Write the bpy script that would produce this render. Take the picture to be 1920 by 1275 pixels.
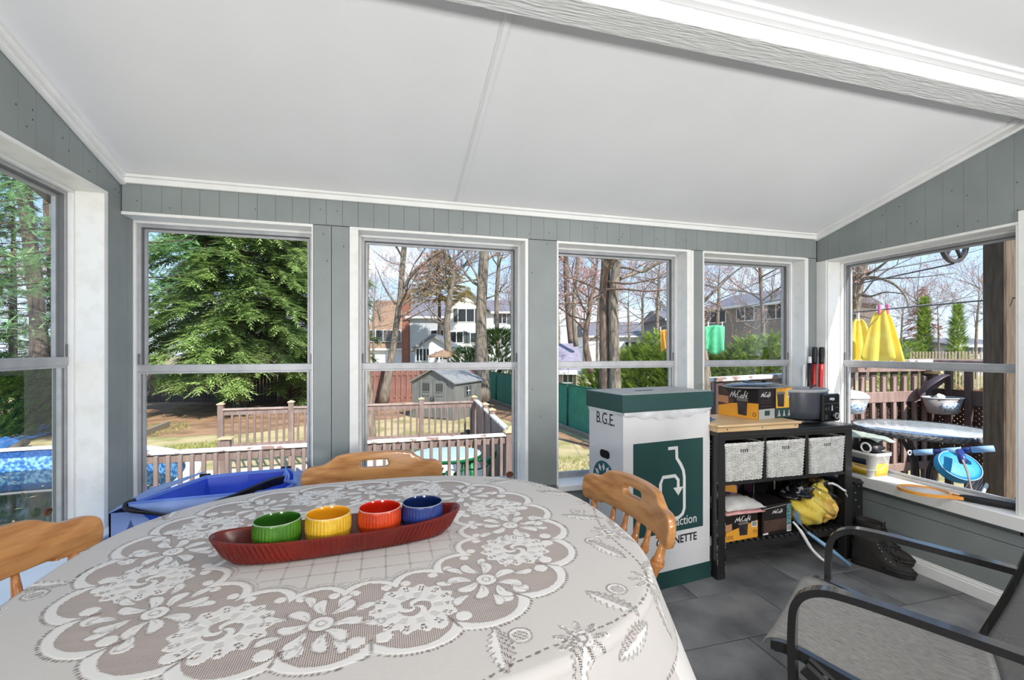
import bpy, bmesh, math, random
import numpy as np
from mathutils import Vector, Matrix

for o in list(bpy.data.objects):
    bpy.data.objects.remove(o)
scene = bpy.context.scene
COL = scene.collection
R = math.radians
rng = random.Random(11)

# ------------------------------------------------------------------ camera
F, YAW, HY, EYE = 860.0, R(15.716), 654.0, 1.3
cd = bpy.data.cameras.new('camera')
cd.sensor_width = 36.0
cd.lens = 36.0 * F / 1920
cd.shift_y = (HY - 637.5) / 1920
cd.clip_start, cd.clip_end = 0.05, 600
cam = bpy.data.objects.new('camera', cd)
cam.location = (0, 0, EYE)
cam.rotation_euler = (R(90), 0, -YAW)
COL.objects.link(cam)
scene.camera = cam

# ------------------------------------------------------------------ sky, sun, exposure
scene.view_settings.view_transform = 'Standard'
scene.view_settings.look = 'None'
scene.view_settings.exposure = 0.60
scene.view_settings.gamma = 1.0
scene.view_settings.use_curve_mapping = False
scene.cycles.max_bounces = 10
scene.cycles.diffuse_bounces = 6
scene.cycles.transparent_max_bounces = 24
scene.cycles.sample_clamp_indirect = 8.0
scene.cycles.use_denoising = True

SKY, SUN = 1.0, 4.9
world = bpy.data.worlds.new('sky')
scene.world = world
world.use_nodes = True
nt = world.node_tree
nt.nodes.clear()
N = nt.nodes.new
L = nt.links.new
out = N('ShaderNodeOutputWorld'); bg = N('ShaderNodeBackground')
tc = N('ShaderNodeTexCoord'); sep = N('ShaderNodeSeparateXYZ')
ramp = N('ShaderNodeValToRGB')
ramp.color_ramp.elements[0].position = 0.0
ramp.color_ramp.elements[0].color = (0.74, 0.85, 0.97, 1)
ramp.color_ramp.elements[1].position = 0.75
ramp.color_ramp.elements[1].color = (0.18, 0.42, 0.86, 1)
e = ramp.color_ramp.elements.new(0.22); e.color = (0.36, 0.60, 0.93, 1)
noise = N('ShaderNodeTexNoise'); noise.inputs['Scale'].default_value = 3.2
noise.inputs['Detail'].default_value = 7
mp = N('ShaderNodeMapping'); mp.inputs['Scale'].default_value = (1, 1, 2.6)
cr = N('ShaderNodeValToRGB')
cr.color_ramp.elements[0].position = 0.52
cr.color_ramp.elements[1].position = 0.76
mix = N('ShaderNodeMixRGB'); mix.inputs['Color2'].default_value = (0.95, 0.97, 1.0, 1)
L(tc.outputs['Generated'], sep.inputs[0]); L(sep.outputs['Z'], ramp.inputs['Fac'])
L(tc.outputs['Generated'], mp.inputs['Vector']); L(mp.outputs[0], noise.inputs['Vector'])
L(noise.outputs['Fac'], cr.inputs['Fac']); L(cr.outputs['Color'], mix.inputs['Fac'])
L(ramp.outputs['Color'], mix.inputs['Color1']); L(mix.outputs[0], bg.inputs['Color'])
bg.inputs['Strength'].default_value = SKY
L(bg.outputs[0], out.inputs[0])

sd = bpy.data.lights.new('sun', 'SUN')
sd.energy = SUN; sd.angle = R(0.6); sd.color = (1.0, 0.955, 0.89)
so = bpy.data.objects.new('sun', sd); COL.objects.link(so)
SUNDIR = Vector((0.25, -0.75, 0.75)).normalized()
so.rotation_euler = SUNDIR.to_track_quat('Z', 'Y').to_euler()

def area_light(name, loc, rot, size, size_y, energy, color=(1, 1, 1), spread=180):
    a = bpy.data.lights.new(name, 'AREA'); a.shape = 'RECTANGLE'
    a.size, a.size_y, a.energy, a.color = size, size_y, energy, color
    a.spread = R(spread)
    o = bpy.data.objects.new(name, a); o.location = loc; o.rotation_euler = rot
    COL.objects.link(o); return o
# added fill lights: two behind the camera aimed at the ceiling, one overhead
area_light('bounce_fill', (-0.70, -1.5, 1.12), (R(132), 0, R(-12)), 0.42, 0.42, 32, (1, 0.985, 0.965), 150)
area_light('bounce_fill', (2.44, -1.5, 1.12), (R(132), 0, R(14)), 0.36, 0.36, 33, (1, 0.985, 0.965), 150)
area_light('overhead_fill', (1.45, 0.50, 2.415), (R(10), 0, 0), 1.0, 0.6, 15, (1, 0.97, 0.93))

# ------------------------------------------------------------------ helpers
def S(r, g, b):
    f = lambda c: (c / 255 / 12.92) if c <= 10 else ((c / 255 + 0.055) / 1.055) ** 2.4
    return (f(r), f(g), f(b))

_c, _s = math.cos(YAW), math.sin(YAW)
def gx(px, d):                       # photograph column + distance along the view axis -> X, Y
    t = (px - 960) / F
    return d * (t * _c + _s), d * (_c - t * _s)
def zz(py, d):
    return EYE - (py - HY) / F * d
def at(px, py, d):
    x, y = gx(px, d); return Vector((x, y, zz(py, d)))

def mat(name, c, r=0.5, metal=0.0, c2=None, sc=8.0, detail=4.0, st=(1, 1, 1), lo=0.35, hi=0.65,
        bump=0.0, bsc=None, bst=None, spec=0.5, coat=0.0, trans=0.0, alpha=1.0, voronoi=False):
    m = bpy.data.materials.new(name); m.use_nodes = True
    nt = m.node_tree; N = nt.nodes.new; L = nt.links.new
    b = nt.nodes['Principled BSDF']
    b.inputs['Roughness'].default_value = r
    b.inputs['Metallic'].default_value = metal
    b.inputs['Specular IOR Level'].default_value = spec
    b.inputs['Coat Weight'].default_value = coat
    b.inputs['Coat Roughness'].default_value = 0.08
    b.inputs['Base Color'].default_value = (*c, 1)
    b.inputs['Alpha'].default_value = alpha
    tc = N('ShaderNodeTexCoord'); mp = N('ShaderNodeMapping')
    mp.inputs['Scale'].default_value = st
    L(tc.outputs['Object'], mp.inputs['Vector'])
    if c2 is None:
        c2 = tuple(min(1, x * 0.93) for x in c)
    if voronoi:
        tx = N('ShaderNodeTexVoronoi'); fac = tx.outputs['Distance']
    else:
        tx = N('ShaderNodeTexNoise'); tx.inputs['Detail'].default_value = detail; fac = tx.outputs['Fac']
    tx.inputs['Scale'].default_value = sc
    L(mp.outputs[0], tx.inputs['Vector'])
    ra = N('ShaderNodeValToRGB')
    ra.color_ramp.elements[0].position = lo; ra.color_ramp.elements[0].color = (*c, 1)
    ra.color_ramp.elements[1].position = hi; ra.color_ramp.elements[1].color = (*c2, 1)
    L(fac, ra.inputs['Fac']); L(ra.outputs['Color'], b.inputs['Base Color'])
    if bump:
        mp2 = N('ShaderNodeMapping'); mp2.inputs['Scale'].default_value = bst or st
        L(tc.outputs['Object'], mp2.inputs['Vector'])
        n2 = N('ShaderNodeTexNoise'); n2.inputs['Scale'].default_value = bsc or sc * 3
        n2.inputs['Detail'].default_value = 5
        L(mp2.outputs[0], n2.inputs['Vector'])
        bp = N('ShaderNodeBump'); bp.inputs['Strength'].default_value = bump; bp.inputs['Distance'].default_value = 0.01
        L(n2.outputs['Fac'], bp.inputs['Height']); L(bp.outputs[0], b.inputs['Normal'])
    if trans:
        t = N('ShaderNodeBsdfTranslucent'); L(ra.outputs['Color'], t.inputs['Color'])
        ms = N('ShaderNodeMixShader'); ms.inputs['Fac'].default_value = trans
        L(b.outputs[0], ms.inputs[1]); L(t.outputs[0], ms.inputs[2])
        L(ms.outputs[0], nt.nodes['Material Output'].inputs['Surface'])
    return m

def wood(name, c, c2, axis='X', sc=6.0, r=0.35, coat=0.3, bump=0.05, k=9.0):
    st = {'X': (1, k, k), 'Y': (k, 1, k), 'Z': (k, k, 1)}[axis]
    return mat(name, c, r, c2=c2, sc=sc, detail=6, st=st, lo=0.38, hi=0.66, bump=bump, bsc=sc * 2.5, coat=coat)

def tinted(name, lo, hi, r=0.7, trans=0.35, spec=0.2):       # foliage: a colour of its own per spray (attribute tint)
    m = bpy.data.materials.new(name); m.use_nodes = True
    nt = m.node_tree; N = nt.nodes.new; L = nt.links.new
    b = nt.nodes['Principled BSDF']; b.inputs['Roughness'].default_value = r
    b.inputs['Specular IOR Level'].default_value = spec
    a = N('ShaderNodeAttribute'); a.attribute_name = 'tint'
    ra = N('ShaderNodeValToRGB')
    ra.color_ramp.elements[0].color = (*lo, 1); ra.color_ramp.elements[1].color = (*hi, 1)
    L(a.outputs['Fac'], ra.inputs['Fac']); L(ra.outputs['Color'], b.inputs['Base Color'])
    t = N('ShaderNodeBsdfTranslucent'); L(ra.outputs['Color'], t.inputs['Color'])
    ms = N('ShaderNodeMixShader'); ms.inputs['Fac'].default_value = trans
    L(b.outputs[0], ms.inputs[1]); L(t.outputs[0], ms.inputs[2])
    L(ms.outputs[0], nt.nodes['Material Output'].inputs['Surface'])
    return m

def thin_glass(name, tint=(1, 1, 1), refl=0.9, rough=0.0):
    m = bpy.data.materials.new(name); m.use_nodes = True
    nt = m.node_tree; N = nt.nodes.new; L = nt.links.new
    nt.nodes.remove(nt.nodes['Principled BSDF'])
    t = N('ShaderNodeBsdfTransparent'); t.inputs['Color'].default_value = (*tint, 1)
    g = N('ShaderNodeBsdfGlossy'); g.inputs['Roughness'].default_value = rough
    fr = N('ShaderNodeFresnel'); fr.inputs['IOR'].default_value = 1.45
    mu = N('ShaderNodeMath'); mu.operation = 'MULTIPLY'; mu.inputs[1].default_value = refl
    ms = N('ShaderNodeMixShader')
    L(fr.outputs[0], mu.inputs[0]); L(mu.outputs[0], ms.inputs['Fac'])
    L(t.outputs[0], ms.inputs[1]); L(g.outputs[0], ms.inputs[2])
    L(ms.outputs[0], nt.nodes['Material Output'].inputs['Surface'])
    return m

class MB:
    """collects shapes; build() links them as ONE mesh object"""
    def __init__(s):
        s.v, s.f, s.sm = [], [], []
    def add(s, vs, fs, smooth=False, M=None):
        o = len(s.v)
        if M is not None:
            vs = [M @ Vector(v) for v in vs]
        s.v += [tuple(v) for v in vs]
        s.f += [tuple(i + o for i in f) for f in fs]
        s.sm += [smooth] * len(fs)
        return s
    def box(s, x0, x1, y0, y1, z0, z1, b=0.0, M=None):
        lo, hi = (min(x0, x1), min(y0, y1), min(z0, z1)), (max(x0, x1), max(y0, y1), max(z0, z1))
        if b <= 0:
            vs = [(x, y, z) for x in (lo[0], hi[0]) for y in (lo[1], hi[1]) for z in (lo[2], hi[2])]
            fs = [(0, 1, 3, 2), (4, 6, 7, 5), (0, 4, 5, 1), (2, 3, 7, 6), (0, 2, 6, 4), (1, 5, 7, 3)]
            return s.add(vs, fs, False, M)
        b = min(b, *[(hi[i] - lo[i]) * 0.45 for i in range(3)])
        vs, idx = [], {}
        for c in range(8):
            sg = (c >> 2 & 1, c >> 1 & 1, c & 1)
            for a in range(3):
                p = [(hi[i] if sg[i] else lo[i]) for i in range(3)]
                for i in range(3):
                    if i != a:
                        p[i] += -b if sg[i] else b
                idx[(sg, a)] = len(vs); vs.append(p)
        fs = []
        for a in range(3):
            u, w = [i for i in range(3) if i != a]
            for sa in (0, 1):
                q = []
                for su, sw in ((0, 0), (1, 0), (1, 1), (0, 1)):
                    k = [0, 0, 0]; k[a], k[u], k[w] = sa, su, sw
                    q.append(idx[(tuple(k), a)])
                fs.append(tuple(q))
            for su in (0, 1):
                for sw in (0, 1):
                    k0, k1 = [0, 0, 0], [0, 0, 0]
                    k0[u], k0[w], k0[a] = su, sw, 0; k1[u], k1[w], k1[a] = su, sw, 1
                    k0, k1 = tuple(k0), tuple(k1)
                    fs.append((idx[(k0, u)], idx[(k0, w)], idx[(k1, w)], idx[(k1, u)]))
        for c in range(8):
            sg = (c >> 2 & 1, c >> 1 & 1, c & 1)
            fs.append((idx[(sg, 0)], idx[(sg, 1)], idx[(sg, 2)]))
        return s.add(vs, fs, False, M)
    def beam(s, p, q, w, h, b=0.0, up=(0, 0, 1)):          # a board from p to q, w wide, h high
        p, q = Vector(p), Vector(q); d = q - p; l = d.length; x = d / l
        y = Vector(up).cross(x); y = y.normalized() if y.length > 1e-6 else Vector((0, 1, 0)); z = x.cross(y)
        M = Matrix(((x.x, y.x, z.x, p.x), (x.y, y.y, z.y, p.y), (x.z, y.z, z.z, p.z), (0, 0, 0, 1)))
        return s.box(0, l, -w / 2, w / 2, -h / 2, h / 2, b, M)
    def tube(s, pts, r, n=8, cap=True, smooth=True, rect=None, closed=False, up=None, rsm=False):
        pts = [Vector(p) for p in pts]; m = len(pts)
        rs = r if hasattr(r, '__len__') else [r] * m
        T = []
        for i in range(m):
            a = pts[(i - 1) % m] if (closed or i > 0) else pts[0]
            c = pts[(i + 1) % m] if (closed or i < m - 1) else pts[-1]
            t = (c - a); T.append(t.normalized() if t.length > 1e-9 else Vector((0, 0, 1)))
        if up is not None:
            u = Vector(up)
        else:
            u = Vector((0, 0, 1)) if abs(T[0].z) < 0.9 else Vector((1, 0, 0))
        vs = []
        for i in range(m):
            t = T[i]; u = u - t * u.dot(t)
            u = u.normalized() if u.length > 1e-6 else t.orthogonal().normalized()
            w = t.cross(u)
            if rect:
                a, b = rect[0] / 2, rect[1] / 2
                for (p, q) in ((-a, -b), (a, -b), (a, b), (-a, b)):
                    vs.append(pts[i] + w * p * (rs[i] if hasattr(r, '__len__') else 1) + u * q)
            else:
                for k in range(n):
                    g = 2 * math.pi * k / n
                    vs.append(pts[i] + (w * math.cos(g) + u * math.sin(g)) * rs[i])
        n = 4 if rect else n
        fs = []
        for i in range(m if closed else m - 1):
            j = (i + 1) % m
            for k in range(n):
                fs.append((i * n + k, i * n + (k + 1) % n, j * n + (k + 1) % n, j * n + k))
        if cap and not closed:
            fs.append(tuple(range(n))[::-1]); fs.append(tuple((m - 1) * n + k for k in range(n)))
        return s.add(vs, fs, smooth and (rsm or not rect))
    def lathe(s, prof, n=32, M=None, ribs=0, amp=0.0, sx=1.0, sy=1.0, smooth=True, caps=True):
        vs, fs = [], []
        m = len(prof)
        for (r, z, *fl) in prof:
            for k in range(n):
                g = 2 * math.pi * k / n
                rr = r
                if ribs and fl and fl[0]:
                    rr = r * (1 - amp * (0.5 + 0.5 * math.cos(g * ribs)))
                vs.append((rr * math.cos(g) * sx, rr * math.sin(g) * sy, z))
        for i in range(m - 1):
            for k in range(n):
                fs.append((i * n + k, i * n + (k + 1) % n, (i + 1) * n + (k + 1) % n, (i + 1) * n + k))
        if caps and prof[0][0] > 1e-5:
            fs.append(tuple(range(n))[::-1])
        if caps and prof[-1][0] > 1e-5:
            fs.append(tuple((m - 1) * n + k for k in range(n)))
        return s.add(vs, fs, smooth, M)
    def prism(s, poly, h0, h1, M=None, smooth=False):        # polygon in local XY, extruded h0..h1 along Z
        n = len(poly)
        vs = [(x, y, h0) for x, y in poly] + [(x, y, h1) for x, y in poly]
        fs = [tuple(range(n))[::-1], tuple(range(n, 2 * n))]
        fs += [(i, (i + 1) % n, n + (i + 1) % n, n + i) for i in range(n)]
        return s.add(vs, fs, smooth, M)
    def grid(s, P, smooth=True, closed_u=False):            # P[i][j] points
        a, b = len(P), len(P[0])
        vs = [p for row in P for p in row]
        fs = []
        for i in range(a if closed_u else a - 1):
            for j in range(b - 1):
                i2 = (i + 1) % a
                fs.append((i * b + j, i2 * b + j, i2 * b + j + 1, i * b + j + 1))
        return s.add(vs, fs, smooth)
    def build(s, name, m, parent=None, W=False, recalc=True, solid=0.0, bevel=0.0, sharp=0):
        me = bpy.data.meshes.new(name)
        v = s.v
        if W and parent is not None:
            o = Vector(parent.location)
            p2 = parent.parent
            while p2 is not None:
                o = o + Vector(p2.location); p2 = p2.parent
            v = [(x - o.x, y - o.y, z - o.z) for x, y, z in v]
        me.from_pydata(v, [], s.f)
        me.polygons.foreach_set('use_smooth', s.sm)
        if recalc and len(s.f) < 30000:
            bm = bmesh.new(); bm.from_mesh(me)
            bmesh.ops.recalc_face_normals(bm, faces=bm.faces); bm.to_mesh(me); bm.free()
        if sharp: me.set_sharp_from_angle(angle=R(sharp))
        me.update()
        if m is not None:
            me.materials.append(m)
        ob = bpy.data.objects.new(name, me); COL.objects.link(ob)
        if parent is not None:
            ob.parent = parent
        if solid:
            md = ob.modifiers.new('thickness', 'SOLIDIFY'); md.thickness = solid; md.offset = 0
        if bevel:
            md = ob.modifiers.new('edge', 'BEVEL'); md.width = bevel; md.segments = 2; md.limit_method = 'ANGLE'
        return ob

def thing(name, label, cat, loc=(0, 0, 0), rz=0.0, group=None):
    o = bpy.data.objects.new(name, None); COL.objects.link(o)
    o.empty_display_size = 0.05
    o.location = loc; o.rotation_euler = (0, 0, rz)
    o['label'] = label; o['category'] = cat
    if group: o['group'] = group
    return o
def tag(o, label, cat, group=None, kind=None):
    o['label'] = label; o['category'] = cat
    if group: o['group'] = group
    if kind: o['kind'] = kind
    return o
def struct(o):
    o['kind'] = 'structure'; return o
def stuff(o):
    o['kind'] = 'stuff'; return o
def lab(o, l):
    o['label'] = l; return o
def copy_of(o, parent, loc=None):
    c = o.copy(); COL.objects.link(c); c.parent = parent
    if loc is not None: c.location = loc
    return c
def dup(root, loc, rz=None, label=None, group=None, scale=None):
    r = root.copy(); COL.objects.link(r); r.location = loc
    if rz is not None: r.rotation_euler = (0, 0, rz)
    if label: r['label'] = label
    if group: r['group'] = group
    if scale: r.scale = scale
    for ch in list(root.children):
        c = ch.copy(); COL.objects.link(c); c.parent = r
        for g in list(ch.children):
            d = g.copy(); COL.objects.link(d); d.parent = c
    return r

def text(body, m, M, size, parent, W=True, ext=0.0004, align='LEFT', shear=0.0, name='lettering', bold=0.0, sx=1.0):
    cu = bpy.data.curves.new(name, 'FONT'); cu.body = body; cu.size = size; cu.extrude = ext
    cu.align_x = align; cu.shear = shear; cu.offset = bold; cu.resolution_u = 3
    tmp = bpy.data.objects.new(name, cu)
    me = bpy.data.meshes.new_from_object(tmp); bpy.data.objects.remove(tmp); bpy.data.curves.remove(cu)
    me.materials.clear(); me.materials.append(m)
    me.transform(M @ Matrix.Scale(sx, 4, (1, 0, 0)))
    ob = bpy.data.objects.new(name, me); COL.objects.link(ob); ob.parent = parent
    return ob
def frame(o, x, y):                                         # matrix with local X along x, local Y along y
    x = Vector(x).normalized(); y = Vector(y); y = (y - x * y.dot(x)).normalized(); z = x.cross(y); o = Vector(o)
    return Matrix(((x.x, y.x, z.x, o.x), (x.y, y.y, z.y, o.y), (x.z, y.z, z.z, o.z), (0, 0, 0, 1)))
FRONT = lambda x, y, z: frame((x, y, z), (1, 0, 0), (0, 0, 1))      # a face looking towards -Y
def rrect(x0, x1, y0, y1, r, n=5):
    p = []
    for cx, cy, a in ((x1 - r, y1 - r, 0), (x0 + r, y1 - r, 90), (x0 + r, y0 + r, 180), (x1 - r, y0 + r, 270)):
        for k in range(n + 1):
            g = R(a + 90 * k / n); p.append((cx + r * math.cos(g), cy + r * math.sin(g)))
    return p
def spline(P, n=8):                                         # Catmull-Rom through P
    P = [Vector(p) for p in P]; Q = [P[0] * 2 - P[1]] + P + [P[-1] * 2 - P[-2]]; o = []
    for i in range(1, len(Q) - 2):
        for k in range(n):
            t = k / n
            a, b, c, d = Q[i - 1], Q[i], Q[i + 1], Q[i + 2]
            o.append(0.5 * (2 * b + (c - a) * t + (2 * a - 5 * b + 4 * c - d) * t * t + (3 * b - a - 3 * c + d) * t ** 3))
    o.append(P[-1]); return o
# ================================================================== the room
XL, XR, YB, YN = -1.185, 2.99, 2.571, -1.75
CEIL = lambda y: 2.12 + 0.2724 * (YB - y)
M_grey = mat('grey_green_paint', S(140, 147, 146), 0.42, c2=S(133, 140, 139), sc=5, bump=0.06, bsc=60, bst=(1, 1, 0.15))
M_groove = mat('grey_green_paint_shaded_joints', S(120, 126, 126), 0.6)  # same wall paint, darkened to put shade into the board joints
M_white = mat('white_gloss_paint', S(240, 240, 239), 0.38, c2=S(233, 233, 231), sc=6, bump=0.08, bsc=40)
M_worn = mat('worn_white_paint', S(238, 238, 236), 0.4, c2=S(228, 227, 222), sc=14, lo=0.5, hi=0.75, bump=0.25, bsc=22)
M_ceil = mat('white_ceiling_paint', S(238, 238, 239), 0.55, c2=S(235, 235, 236), sc=3)
M_embossed = mat('white_wood_grain_board', S(238, 238, 237), 0.42, c2=S(233, 233, 232), sc=9, st=(1, 7, 7), bump=0.9, bsc=14, bst=(1, 9, 9))
M_alu = mat('mill_aluminium', S(186, 187, 189), 0.45, metal=0.35, c2=S(172, 173, 176), sc=20)
M_seal = mat('dark_window_seal', S(112, 114, 116), 0.7)
M_pane = thin_glass('window_glass', (0.98, 0.99, 0.985), 0.10)
M_nail = mat('nail_hole_filler', S(60, 62, 62), 0.7)
M_brassy = mat('brown_plastic_latch', S(125, 72, 30), 0.4, c2=S(90, 48, 20), sc=60)

# ---- floor: slate-look tiles, 0.655 x 0.345, half bond
M_tile = mat('slate_look_tile', S(140, 140, 141), 0.5, c2=S(92, 93, 96), sc=4.2, detail=12, lo=0.36, hi=0.66, bump=0.3, bsc=14)
M_tile2 = mat('slate_look_tile_darker', S(130, 130, 131), 0.52, c2=S(86, 87, 90), sc=3.6, detail=12, lo=0.36, hi=0.66, bump=0.3, bsc=12)
M_grout = mat('dark_grout', S(48, 48, 49), 0.85)
floor = struct(MB().box(XL - 0.17, XR + 0.17, YN - 0.1, YB + 0.2, -0.06, -0.004).build('floor', M_grout))
tile_mesh = MB().box(-0.3255, 0.3255, -0.1705, 0.1705, -0.004, 0.0, 0.0015)
tproto = [tile_mesh.build('tile', M_tile, floor), tile_mesh.build('tile', M_tile2, floor)]
used = [False, False]
for row in range(-9, 8):
    yc = 1.8725 + 0.345 * row - 0.0
    if yc > YB + 0.1 or yc < YN: continue
    x0 = 1.5825 + (0.3275 if row % 2 else 0)
    for k in range(-6, 5):
        xc = x0 + 0.655 * k
        if xc < XL - 0.15 or xc > XR + 0.3 or yc < 0.2: continue
        i = rng.randrange(2)
        if xc + 0.3255 > XR or xc - 0.3255 < XL or yc + 0.17 > YB:      # cut tile at a wall
            a, b = max(xc - 0.3255, XL), min(xc + 0.3255, XR)
            if b - a > 0.02:
                MB().box(a, b, yc - 0.1705, min(yc + 0.1705, YB), -0.004, 0, 0.0015).build('tile', M_tile2, floor)
            continue
        o = tproto[i] if not used[i] else copy_of(tproto[i], floor)
        used[i] = True; o.location = (xc, yc, 0)
MB().box(XL, XR, YN, 0.31, -0.004, -0.0005).build('tile', M_tile, floor)

# ---- walls
HB, HR, HLf = 1.947, 1.922, 2.003       # heads of the openings
SB = 0.485                              # sill height
PT = 0.012
OP = [(-1.185, -0.349), (-0.171, 0.824), (1.002, 1.941), (2.032, 2.897)]
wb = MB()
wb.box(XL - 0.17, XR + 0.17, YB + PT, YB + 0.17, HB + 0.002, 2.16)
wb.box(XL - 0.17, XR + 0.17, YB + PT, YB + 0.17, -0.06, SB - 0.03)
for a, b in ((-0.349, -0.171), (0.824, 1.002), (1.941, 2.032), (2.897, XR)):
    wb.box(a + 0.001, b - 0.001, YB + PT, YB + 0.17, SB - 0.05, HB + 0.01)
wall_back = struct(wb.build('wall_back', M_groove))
x = XL + 0.004
while x < XR - 0.01:                      # boards over the windows
    w = rng.choice((0.078, 0.082, 0.08, 0.084)); w = min(w, XR - 0.002 - x)
    MB().box(x, x + w - 0.0009, YB, YB + PT, HB + 0.001, 2.115, 0.0007).build('plank', M_grey, wall_back)
    x += w
for a, b, n in ((-0.349, -0.171, 2), (0.824, 1.002, 1), (1.962, 2.032, 1), (2.915, XR, 1)):
    for k in range(n):
        w = (b - a) / n
        MB().box(a + k * w + 0.0012, a + (k + 1) * w - 0.0012, YB - 0.0, YB + PT, SB, HB - 0.003, 0.0015).build('plank', M_grey, wall_back)
MB().box(XL, XR, YB, YB + PT, 0.0, SB - 0.04).build('plank', M_grey, wall_back)
nb = MB()
for _ in range(15):
    nx, nz = rng.uniform(XL, XR), rng.uniform(HB + 0.02, 2.06)
    nb.box(nx - 0.002, nx + 0.002, YB - 0.0006, YB + 0.001, nz - 0.003, nz + 0.003)
for nx, nz in ((0.94, 1.925), (0.845, 1.75), (-0.30, 1.9), (-0.2, 1.84), (-0.28, 1.76), (0.85, 1.06), (0.9, 0.9)):
    nb.box(nx - 0.002, nx + 0.002, YB - 0.0006, YB + 0.001, nz - 0.004, nz + 0.004)
stuff(nb.build('nail_holes', M_nail, wall_back))

def side_wall(name, X, sgn, y_open0, y_open1, head, z0, yend):
    """sgn +1: the wall's outside is towards +X"""
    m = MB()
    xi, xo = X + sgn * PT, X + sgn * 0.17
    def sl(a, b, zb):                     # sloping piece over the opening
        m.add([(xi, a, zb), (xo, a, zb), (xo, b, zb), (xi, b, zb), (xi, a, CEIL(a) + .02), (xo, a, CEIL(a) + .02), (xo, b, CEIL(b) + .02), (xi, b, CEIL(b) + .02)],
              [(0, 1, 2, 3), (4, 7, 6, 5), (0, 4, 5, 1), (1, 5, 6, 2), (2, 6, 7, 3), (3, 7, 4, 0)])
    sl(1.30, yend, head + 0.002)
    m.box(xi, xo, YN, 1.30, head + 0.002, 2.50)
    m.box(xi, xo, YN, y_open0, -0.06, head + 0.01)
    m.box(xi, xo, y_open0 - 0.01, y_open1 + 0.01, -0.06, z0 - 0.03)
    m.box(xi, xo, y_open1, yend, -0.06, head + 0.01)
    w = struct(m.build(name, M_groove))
    xa, xb = sorted((X, X + sgn * PT))
    y = YB - 0.004 if sgn > 0 else yend - 0.004
    while y > 1.0:
        wd = rng.choice((0.095, 0.105, 0.1, 0.085))
        if sgn < 0 and y > y_open1 + .01: wd = (yend - 0.004 - y_open1) / 3
        a, b = y - wd + 0.0010, y
        m = MB(); zb = head + 0.001
        if sgn < 0 and b > y_open1 + .02: zb = 0.0
        m.add([(xa, a, zb), (xb, a, zb), (xb, b, zb), (xa, b, zb), (xa, a, min(CEIL(a), 2.44)), (xb, a, min(CEIL(a), 2.44)), (xb, b, min(CEIL(b), 2.44)), (xa, b, min(CEIL(b), 2.44))],
              [(0, 1, 2, 3), (4, 7, 6, 5), (0, 4, 5, 1), (1, 5, 6, 2), (2, 6, 7, 3), (3, 7, 4, 0)])
        m.build('plank', M_grey, w)
        y -= wd
    MB().box(xa, xb, YN, 1.0, head, 2.44).build('plank', M_grey, w)
    nbm = MB()
    for _ in range(16):
        ny = rng.uniform(1.3, yend - 0.05); nz = rng.uniform(head + 0.03, CEIL(ny) - 0.1)
        nbm.box(xa - 0.0006 if sgn > 0 else xb - 0.001, xa + 0.001 if sgn > 0 else xb + 0.0006, ny - 0.0025, ny + 0.0025, nz - 0.003, nz + 0.003)
    stuff(nbm.build('nail_holes', M_nail, w))
    return w, xa, xb
wall_right, xa, xb = side_wall('wall_right', XR, 1, 1.487, 2.494, HR, SB, YB + 0.17)
for z0, z1 in ((0.0, 0.185), (0.188, 0.329), (0.332, 0.388)):
    MB().box(xa, xb, YN, YB, z0, z1, 0.002).build('plank', M_grey, wall_right)
MB().box(xa, xb, YN, 1.40, 0.386, HR).build('plank', M_grey, wall_right)
wall_left, xa, xb = side_wall('wall_left', XL, -1, 1.28, 2.469, HLf, SB + 0.02, 2.715)
MB().box(xa, xb, YN, 2.46, 0, 0.36).build('plank', M_grey, wall_left)
MB().box(xa, xb, YN, 1.28, 0.36, HLf).build('plank', M_grey, wall_left)
wall_near = struct(MB().box(XL - 0.17, XR + 0.17, YN - 0.12, YN, -0.06, 2.5).build('wall_near', M_ceil))

# ---- ceiling, beam, mouldings
def slope_slab(y0, y1, dz, th, x0, x1):
    m = MB()
    z = lambda y: CEIL(y) + dz
    return m.add([(x0, y0, z(y0)), (x1, y0, z(y0)), (x1, y1, z(y1)), (x0, y1, z(y1)), (x0, y0, z(y0) + th), (x1, y0, z(y0) + th), (x1, y1, z(y1) + th), (x0, y1, z(y1) + th)],
                 [(0, 3, 2, 1), (4, 5, 6, 7), (0, 1, 5, 4), (1, 2, 6, 5), (2, 3, 7, 6), (3, 0, 4, 7)])
cm = slope_slab(1.30, YB + 0.17, 0, 0.04, XL - 0.17, XR + 0.17)
cm.box(XL - 0.17, XR + 0.17, YN - 0.1, 1.31, 2.43, 2.49)
ceiling = struct(cm.build('ceiling', M_ceil))
bt = MB()
dirv = Vector((0, -1, 0.2724))
for w, h in ((0.034, 0.006), (0.02, 0.011)):
    bt.beam(Vector((0.405, YB, CEIL(YB) - h / 2)), Vector((0.405, 1.30, CEIL(1.30) - h / 2)), w, h, 0.002)
bt.build('seam_batten', M_ceil, ceiling)
roof = MB()
roof = slope_slab(1.3, YB + 0.42, 0.05, 0.14, XL - 0.5, XR + 0.33)
roof.box(XL - 0.5, XR + 0.33, YN - 0.4, 1.32, 2.5, 2.64)
M_roofing = mat('grey_roof_shingle', S(110, 108, 105), 0.9, c2=S(90, 88, 86), sc=30)
struct(roof.build('roof', M_roofing))
M_cream = mat('cream_fascia_paint', S(238, 226, 200), 0.5)
struct(MB().box(XL - 0.5, XR + 0.33, YB + 0.40, YB + 0.425, 1.985, 2.14).build('trim_1', M_cream))
beam = struct(MB().box(XL + 0.001, XR - 0.001, 1.275, 1.39, 2.352, 2.47, 0.003).build('trim_2', M_embossed))
tag(beam, 'white wood-grain beam across the ceiling where the slope ends', 'beam') if False else None
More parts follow.
